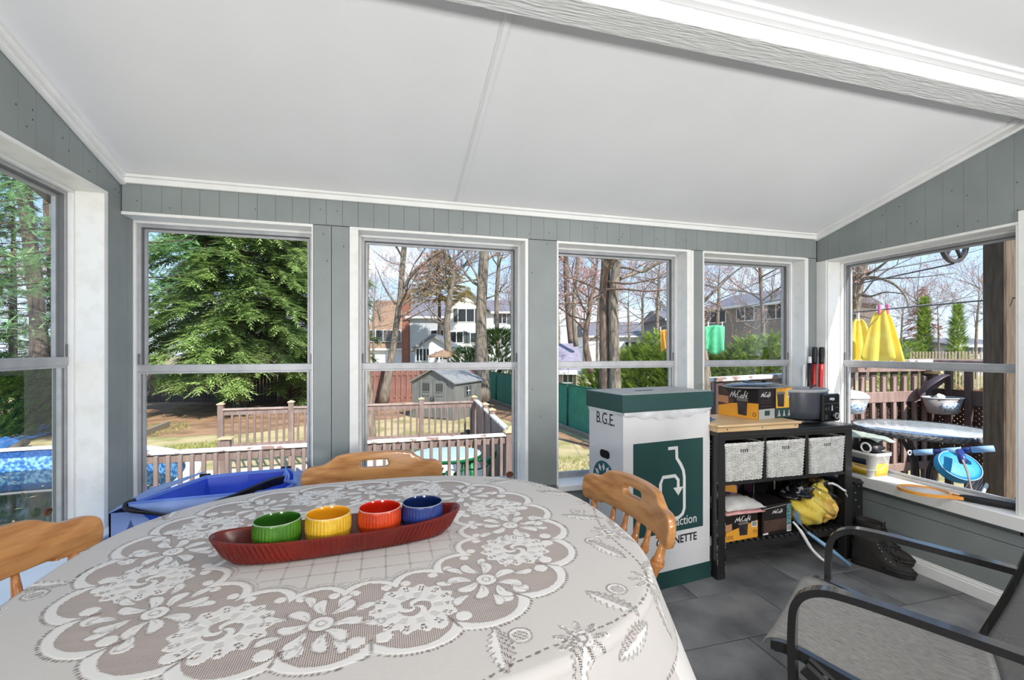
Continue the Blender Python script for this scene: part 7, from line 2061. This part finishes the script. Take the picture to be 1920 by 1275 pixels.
def conifer(label, base, h, rmax, seed, m, n_br, z_lo, spr=.42, dens=14, bark=None, trunk_r=.2, droop=.25, prof=None, name='evergreen_tree', tintf=None):
    r2 = random.Random(seed); b = Vector(base)
    t = thing(name, label, 'tree', (b.x, b.y, b.z))
    MB().tube([b, b + Vector((0, 0, h * .5)), b + Vector((0, 0, h))], [trunk_r, trunk_r * .7, .02], 10).build('trunk', bark or M_bark2, t, W=True, recalc=False)
    br = MB(); sp_ = []
    for k in range(n_br):
        u = (k + r2.random()) / n_br; z = z_lo + (h - z_lo) * u
        R_ = rmax * (prof(u) if prof else (1 - u) ** .8) * r2.uniform(.75, 1.1)
        a = k * 2.399 + r2.uniform(-.3, .3); e_ = Vector((math.cos(a), math.sin(a), 0))
        P = [b + Vector((0, 0, z)) + e_ * (R_ * q_) + Vector((0, 0, .12 * R_ * q_ - droop * R_ * q_ * q_ * 1.6)) for q_ in (0, .25, .5, .75, 1.0)]
        br.tube(P, [.03, .025, .018, .012, .005], 4, cap=False)
        br_t = r2.uniform(.25, .75)
        for q_ in range(int(dens * (0.4 + R_ / rmax))):
            uu = r2.uniform(.18, 1.0) ** .75; i = min(3, int(uu * 4)); p = P[i].lerp(P[i + 1], uu * 4 - i)
            sd = e_.cross(Vector((0, 0, 1))) * r2.uniform(-1, 1)
            dv = e_ * r2.uniform(.3, 1) + sd * 1.1 + Vector((0, 0, r2.uniform(-.55, .15)))
            p = p + sd * r2.uniform(0, .22) * R_ * (1.15 - uu) + Vector((0, 0, r2.uniform(-.06, .06)))
            l = spr * r2.uniform(.6, 1.25)
            sp_.append((p, dv, l, l * .34, br_t + r2.uniform(-.2, .2) + .15 * (uu - .5)))
    stuff(br.build('branches', bark or M_bark2, t, W=True, recalc=False))
    foliage('foliage', sp_, m, t, r2)
    return t
hx_, hy_ = gx(452, 18.6)
conifer('broad feathery hemlock filling the first back window', (hx_, hy_, GZ), 11.5, 4.1, 21, M_hem, 220, 1.7, spr=.52, dens=112, trunk_r=.30, bark=M_bark, droop=.30, prof=lambda u: (1 - u) ** .45 * (0.72 + .28 * min(1, u * 6)))
hx2, hy2 = gx(585, 21.5)
conifer('second darker hemlock behind the right half of the first back window', (hx2, hy2, GZ), 12.0, 3.4, 22, M_hem, 140, 1.2, spr=.52, dens=80, trunk_r=.25, droop=.3, prof=lambda u: (1 - u) ** .5)
# the big pine by the left window with its near boughs
tp1 = [A(82, 790, 13.5), A(84, 740, 13.5), A(74, 640, 13.5), A(66, 540, 13.5), A(56, 450, 13.5), A(46, 360, 13.5), A(36, 230, 13.5)]
pn = thing('pine_tree', 'huge dark pine trunk with bright boughs outside the left window', 'tree', (tp1[0].x, tp1[0].y, GZ))
MB().tube(spline(tp1, 5), [.50, .44, .40, .37, .35, .33, .31, .29, .27, .25, .22, .20] + [.185] * 7 + [.17] * 12, 14).build('trunk', M_bark2, pn, W=True, recalc=False)
MB().tube(spline([A(108, 770, 16.5), A(104, 620, 16.5), A(92, 470, 16.5), A(86, 350, 16.5)], 5), [.13] * 6 + [.10] * 10, 10).build('trunk', M_bark2, pn, W=True, recalc=False)
def boughs(par, spots, m, seed, nm='bough', n=90, size=.36):
    r2 = random.Random(seed)
    for (px, py, d, w, hgt) in spots:
        c = A(px, py, d); sp_ = []; br = MB()
        side = Vector((_c, -_s, 0)); dp = Vector((_s, _c, 0))
        for k in range(int(n * (w + .3))):
            o = side * r2.uniform(-w, w) * .8 + dp * r2.uniform(-w, w) * .5 + Vector((0, 0, r2.uniform(-hgt, hgt) * .6))
            dv = side * r2.uniform(-1, 1) + dp * r2.uniform(-.6, .6) + Vector((0, 0, r2.uniform(-.25, .45)))
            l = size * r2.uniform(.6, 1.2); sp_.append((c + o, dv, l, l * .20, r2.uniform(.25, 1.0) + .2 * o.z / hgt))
        br.tube([c - side * w, c, c + side * w + Vector((0, 0, .1))], [.03, .025, .01], 5)
        foliage(nm, sp_, m, par, r2, 7)
        stuff(br.build('bough_branch', M_bark2, par, W=True, recalc=False))
boughs(pn, [(92, 430, 9.5, .75, .42), (118, 452, 10, .5, .35), (12, 480, 9, .9, .40), (40, 500, 9.5, .9, .45), (0, 540, 9.5, .8, .35), (-20, 380, 9, .9, .3), (30, 350, 11, .8, .3), (95, 540, 12, .6, .5), (110, 610, 13, .7, .6), (10, 620, 12, .8, .5), (300, 455, 15, 1.1, .5), (340, 470, 15.5, .9, .4), (305, 520, 15.5, 1.0, .45), (280, 545, 15, .8, .4), (115, 350, 14, .9, .5)], M_pine, 31)
boughs(pn, [(18, 350, 13, 1.1, .7), (50, 320, 13, 1.0, .6), (-10, 420, 12.5, .9, .5), (100, 720, 16, 1.2, .8), (128, 640, 17, .8, 1.2)], M_dkev, 33, 'dark_bough', 110, .4)
# shrubs, hedges, cones
def shrub(label, c, rx, ry, h, n, m, seed, size=.3, name='evergreen_shrub', cone=False, cat='shrub', grp=None):
    r2 = random.Random(seed); x, y = c
    t = thing(name, label, cat, (x, y, GZ), 0, grp); sp_ = []
    MB().tube([(x, y, GZ), (x, y, GZ + h * .8)], [.06, .02], 6).build('stem', M_bark2, t, W=True, recalc=False)
    core = MB()
    for _ in range(n):
        a = r2.uniform(0, 6.283); u = r2.random() ** (1.0 if not cone else 1.25)
        k = ((1 - u) ** .75 if cone else math.sqrt(max(0.02, 1 - (2 * u - .85) ** 2 / 1.4))) * math.sqrt(r2.uniform(.45, 1))
        p = Vector((x + rx * k * math.cos(a), y + ry * k * math.sin(a), GZ + h * u + .03))
        dv = Vector((math.cos(a), math.sin(a), r2.uniform(.3, 1.6)))
        l = size * r2.uniform(.6, 1.2); sp_.append((p, dv, l, l * .33, r2.uniform(.1, .9)))
    foliage('foliage', sp_, m, t, r2, 4)
    return t
for i, (px, d, rx, h, lb) in enumerate(((1172, 19, .9, 2.2, 'loose cedar shrub just right of the big double trunk'), (1200, 17.5, .9, 2.4, 'cedar hedge plant second from the double trunk'), (1232, 17, .9, 2.9, 'cedar hedge plant under the apricot cloth'), (1262, 16.4, .8, 2.5, 'cedar hedge plant at the right edge of the third window'), (1295, 16, .9, 2.4, 'cedar hedge plant hidden behind the post between third and fourth window'),
                                        (1345, 15.4, .9, 2.1, 'cedar hedge plant under the mint green cloth'), (1378, 15, .9, 2.3, 'cedar hedge plant left of the middle of the fourth window'), (1412, 14.8, .9, 2.6, 'cedar hedge plant in the middle of the fourth window'), (1445, 14.6, .9, 2.7, 'tallest cedar hedge plant in the fourth window'), (1480, 14.2, .8, 2.2, 'cedar hedge plant at the right edge of the fourth window'), (1122, 20, .8, 1.6, 'bright cedar shrub behind the green fence left of the double trunk'), (1520, 15, .9, 2.3, 'cedar hedge plant behind the corner of the room'))):
    shrub(lb, gx(px, d), rx, rx, h, 900, M_cedar, 60 + i, .34, 'cedar_shrub', grp='cedar hedge')
shrub('dark spreading juniper behind the tall grey trunk', gx(935, 24), 1.7, 1.5, 3.3, 3200, M_dkev, 80, .30, 'juniper_bush')
shrub('small pointed juniper left of the tall grey trunk', gx(872, 25), .9, .9, 2.4, 1300, M_dkev, 81, .28, 'juniper_bush')
shrub('low dark green yew by the pine trunk in the left window', gx(10, 12.5), 1.5, 1.2, 1.9, 1700, M_dkev, 82, .32, 'yew_bush')
shrub('second dark green yew at the left edge of the left window', gx(-60, 11.5), 1.5, 1.2, 2.2, 1300, M_dkev, 83, .32, 'yew_bush')
shrub('tall narrow evergreen cone left of the pair in the right-hand window', gx(1733, 24), .40, .40, 5.0, 1500, M_cedar, 84, .30, 'evergreen_cone', True, 'tree')
shrub('shorter narrow evergreen cone right of the pair in the right-hand window', gx(1796, 23), .52, .52, 4.5, 1600, M_cedar, 85, .30, 'evergreen_cone', True, 'tree')
shrub('rounded evergreen just right of the yellow cloths', gx(1690, 22), 1.0, 1.0, 2.6, 1100, M_cedar, 86, .34, 'evergreen_shrub')
shrub('brown dead shrub behind the side deck railing', gx(1830, 9.5), .7, .6, 1.5, 500, tinted('dead_bracken', S(120, 84, 56), S(190, 150, 110), .9, .2), 87, .22, 'dry_shrub')
shrub('low leafy undergrowth behind the pale deck slats', gx(1650, 10), 1.0, .7, 1.3, 700, M_cedar, 88, .22, 'undergrowth_bush')
conifer('yellow-green pine rising behind the light grey house', (*gx(824, 40), GZ), 11.0, 3.4, 25, M_ypine, 90, 6.6, spr=.45, dens=48, prof=lambda u: (1 - u) ** .6, droop=.1)
conifer('red-brown spruce behind the white clothesline evergreens on the right', (*gx(1728, 50), GZ), 9.2, 2.6, 26, tinted('rusty_spruce', S(140, 84, 70), S(190, 130, 112), .8, .3), 60, 2.0, spr=.7, dens=18, prof=lambda u: (1 - u) ** .8, droop=.2)
conifer('small dark pine above the dark house in the third window', (*gx(1238, 50), GZ), 7.6, 1.8, 27, M_dkev, 40, 3.0, spr=.6, dens=18, prof=lambda u: (1 - u) ** .7, droop=.1)
for px_, d_, h_, sd_i, lb_ in ((25, 25, 12, 91, 'tall dark spruce behind the left of the pine trunk'), (130, 27, 12, 92, 'tall dark spruce behind the right of the pine trunk'), (-90, 22, 11, 93, 'tall dark spruce at the far left beyond the pool'), (235, 29, 13, 94, 'tall dark spruce left of the hemlock')):
    conifer(lb_, (*gx(px_, d_), GZ), h_, 2.6, sd_i, M_dkev, 90, .4, spr=.5, dens=34, prof=lambda u: (1 - u) ** .6, droop=.2)
